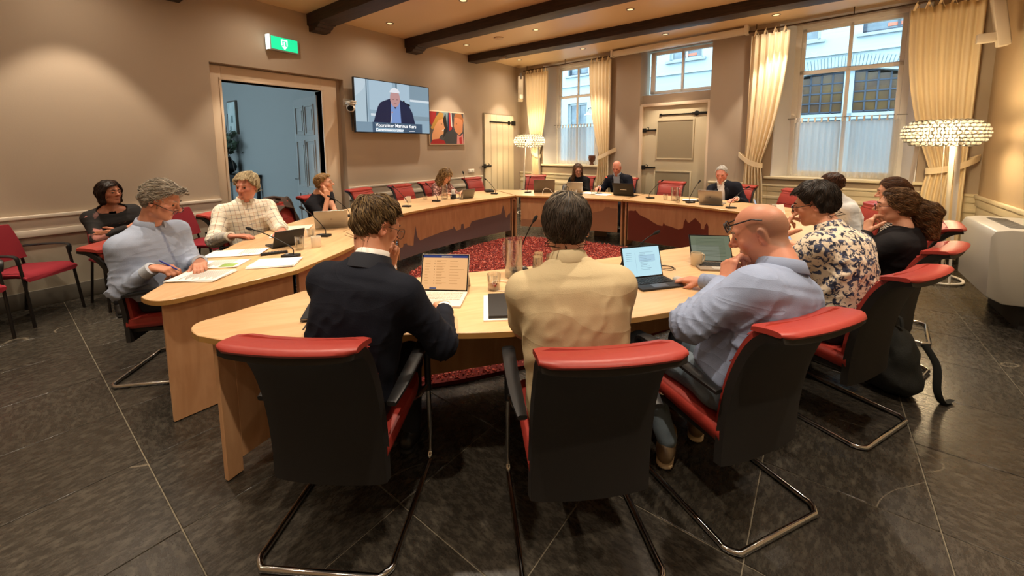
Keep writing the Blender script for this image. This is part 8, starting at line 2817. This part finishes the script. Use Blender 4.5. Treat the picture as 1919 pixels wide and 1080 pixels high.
# ------------------------------------------------------------------ jacket over a chair, bags on the floor
def soft_goods():
    f = Vector((0.82, 0.57, 0)).normalized()
    t = thing('brown_jacket', 'dark brown jacket draped over the back of the empty chair', 'jacket', (-4.86, 2.25, 0), math.atan2(-f.x, f.y))
    path = catmull([Vector((0, -0.20, 0.60)), Vector((0, -0.225, 0.75)), Vector((0, -0.30, 0.90)), Vector((0, -0.37, 0.972)), Vector((0, -0.45, 0.985)), Vector((0, -0.505, 0.94)), Vector((0, -0.48, 0.80)), Vector((0, -0.43, 0.62)), Vector((0, -0.41, 0.42))], 4)
    rows = []
    rng = random.Random(3)
    n = len(path)
    for k, p in enumerate(path):
        u = k / (n - 1)
        row = []
        for i in range(25):
            x = -1 + i / 12
            w = 0.285 + 0.03 * u
            front_gap = 1.0
            fold = 0.014 * math.sin(x * 9 + 3 * u) + 0.010 * math.sin(x * 17 - 5 * u)
            dz = -0.06 * max(0, abs(x) - 0.85) / 0.15
            zc = p.z + dz + fold * 0.5
            if u < 0.3 and abs(x) < 0.55: zc = max(zc, 0.86 + 0.1 * (0.55 - abs(x)))
            row.append((x * w, p.y - fold * (1 if u > 0.5 else -0.6) + (0.03 * (0.55 - abs(x)) * -2 if u < 0.3 and abs(x) < 0.55 else 0), zc))
        rows.append(row)
    m = MB(); m.loft(rows, closed=False, caps=False)
    jm = mat('jacket_brown', '3d2c22', 0.8, bump=(120, 0.2), var=(10, 0.4, '2e2019'))
    o = m.build('body', jm, t, angle=180)
    md = o.modifiers.new('thickness', 'SOLIDIFY'); md.thickness = 0.012
    for s in (-1, 1):
        pts = catmull([Vector((s * 0.27, -0.40, 0.96)), Vector((s * 0.33, -0.38, 0.85)), Vector((s * 0.34, -0.36, 0.65)), Vector((s * 0.31, -0.34, 0.48))], 4)
        MB().tube([tuple(p) for p in pts], [0.05, 0.06, 0.062, 0.06, 0.058, 0.056, 0.054, 0.052, 0.05, 0.05, 0.048, 0.046, 0.045][:len(pts)], 12, flat=(0.6, 1)).build('sleeve', jm, t)
    MB().tube([tuple(v) for v in catmull([Vector((-0.14, -0.36, 0.985)), Vector((-0.08, -0.42, 1.005)), Vector((0.08, -0.42, 1.005)), Vector((0.14, -0.36, 0.985))], 5)], 0.022, 8, flat=(1, 0.7)).build('collar', jm, t)
    # backpack
    t = thing('backpack', 'black backpack slumped on the floor behind the floral-shirt man\'s chair', 'backpack', (0.47, 3.50, 0), yaw_of((-0.95, -0.3)))
    bm_ = mat('backpack_black', '151614', 0.8, bump=(150, 0.2), var=(6, 0.4, '23261f'))

    def bag(P):
        d = ellip(P, V3(0, 0, 0.21), (0.15, 0.11, 0.215))
        d = smin(d, ellip(P, V3(0, 0.09, 0.15), (0.13, 0.07, 0.13)), 0.03)
        d = smin(d, ellip(P, V3(0, 0, 0.10), (0.18, 0.13, 0.10)), 0.05)
        d = d - 0.008 * (1 - np.abs(wob(P, 22, 3, 4))) ** 2
        return smax(d, 0.003 - P[:, 2], 0.01)
    V, Fq = nets(bag, (-0.26, -0.22, -0.02), (0.26, 0.24, 0.52), 0.014)
    mobj('bag', smooth_mesh('bag', V, Fq, bm_), t)
    for pts in (((-0.08, -0.10, 0.36), (-0.12, -0.15, 0.25), (-0.13, -0.16, 0.10), (-0.12, -0.20, 0.014), (-0.06, -0.27, 0.014)), ((0.08, -0.10, 0.34), (0.12, -0.15, 0.22), (0.13, -0.17, 0.08), (0.15, -0.20, 0.014), (0.19, -0.25, 0.014))):
        MB().tube([tuple(v) for v in catmull([Vector(p) for p in pts], 5)], 0.020, 8, flat=(0.25, 1)).build('strap', bm_, t)
    MB().tube([(-0.05, 0, 0.44), (-0.03, 0, 0.49), (0.03, 0, 0.49), (0.05, 0, 0.44)], 0.010, 8).build('handle', bm_, t)
    # dark shoulder bag at the picture edge
    t = thing('shoulder_bag', 'dark shoulder bag on the floor under the visitor chairs', 'bag', (-5.98, -0.22, 0), 0.5)

    def bag2(P):
        d = ellip(P, V3(0, 0, 0.13), (0.20, 0.11, 0.14))
        d = d - 0.008 * (1 - np.abs(wob(P, 20, 9, 4))) ** 2
        return smax(d, 0.003 - P[:, 2], 0.01)
    V, Fq = nets(bag2, (-0.26, -0.18, -0.02), (0.26, 0.18, 0.32), 0.014)
    mobj('bag', smooth_mesh('bag', V, Fq, mat('bag_dark', '141312', 0.6, bump=(120, 0.2))), t)
    MB().tube([tuple(v) for v in catmull([Vector((-0.15, 0, 0.22)), Vector((-0.10, 0.02, 0.33)), Vector((0.10, 0.02, 0.33)), Vector((0.15, 0, 0.22))], 6)], 0.012, 8).build('handle', mat('bag_dark', '141312', 0.6), t)
    # power boxes under the far tables
    for k, (x, y, lb) in enumerate(((-3.75, 6.45, 'pale floor power box under the far table by the corner'), (-3.05, 6.60, 'grey floor power box under the far table centre'))):
        t = thing('power_box', lb, 'box', (x, y, 0), 0.3, 'floor power boxes')
        MB().box((0, 0, 0.11), (0.34 - 0.12 * k, 0.12, 0.22)).build('housing', mat('power_box_%d' % k, ('b7a68a', '8d8b86')[k], 0.6), t, bevel=0.006)
        for q in range(3): MB().box((-0.08 + 0.08 * q, -0.061, 0.14), (0.05, 0.004, 0.05)).build('socket', mat('socket_dark', '3c3a37', 0.5), t)


soft_goods()
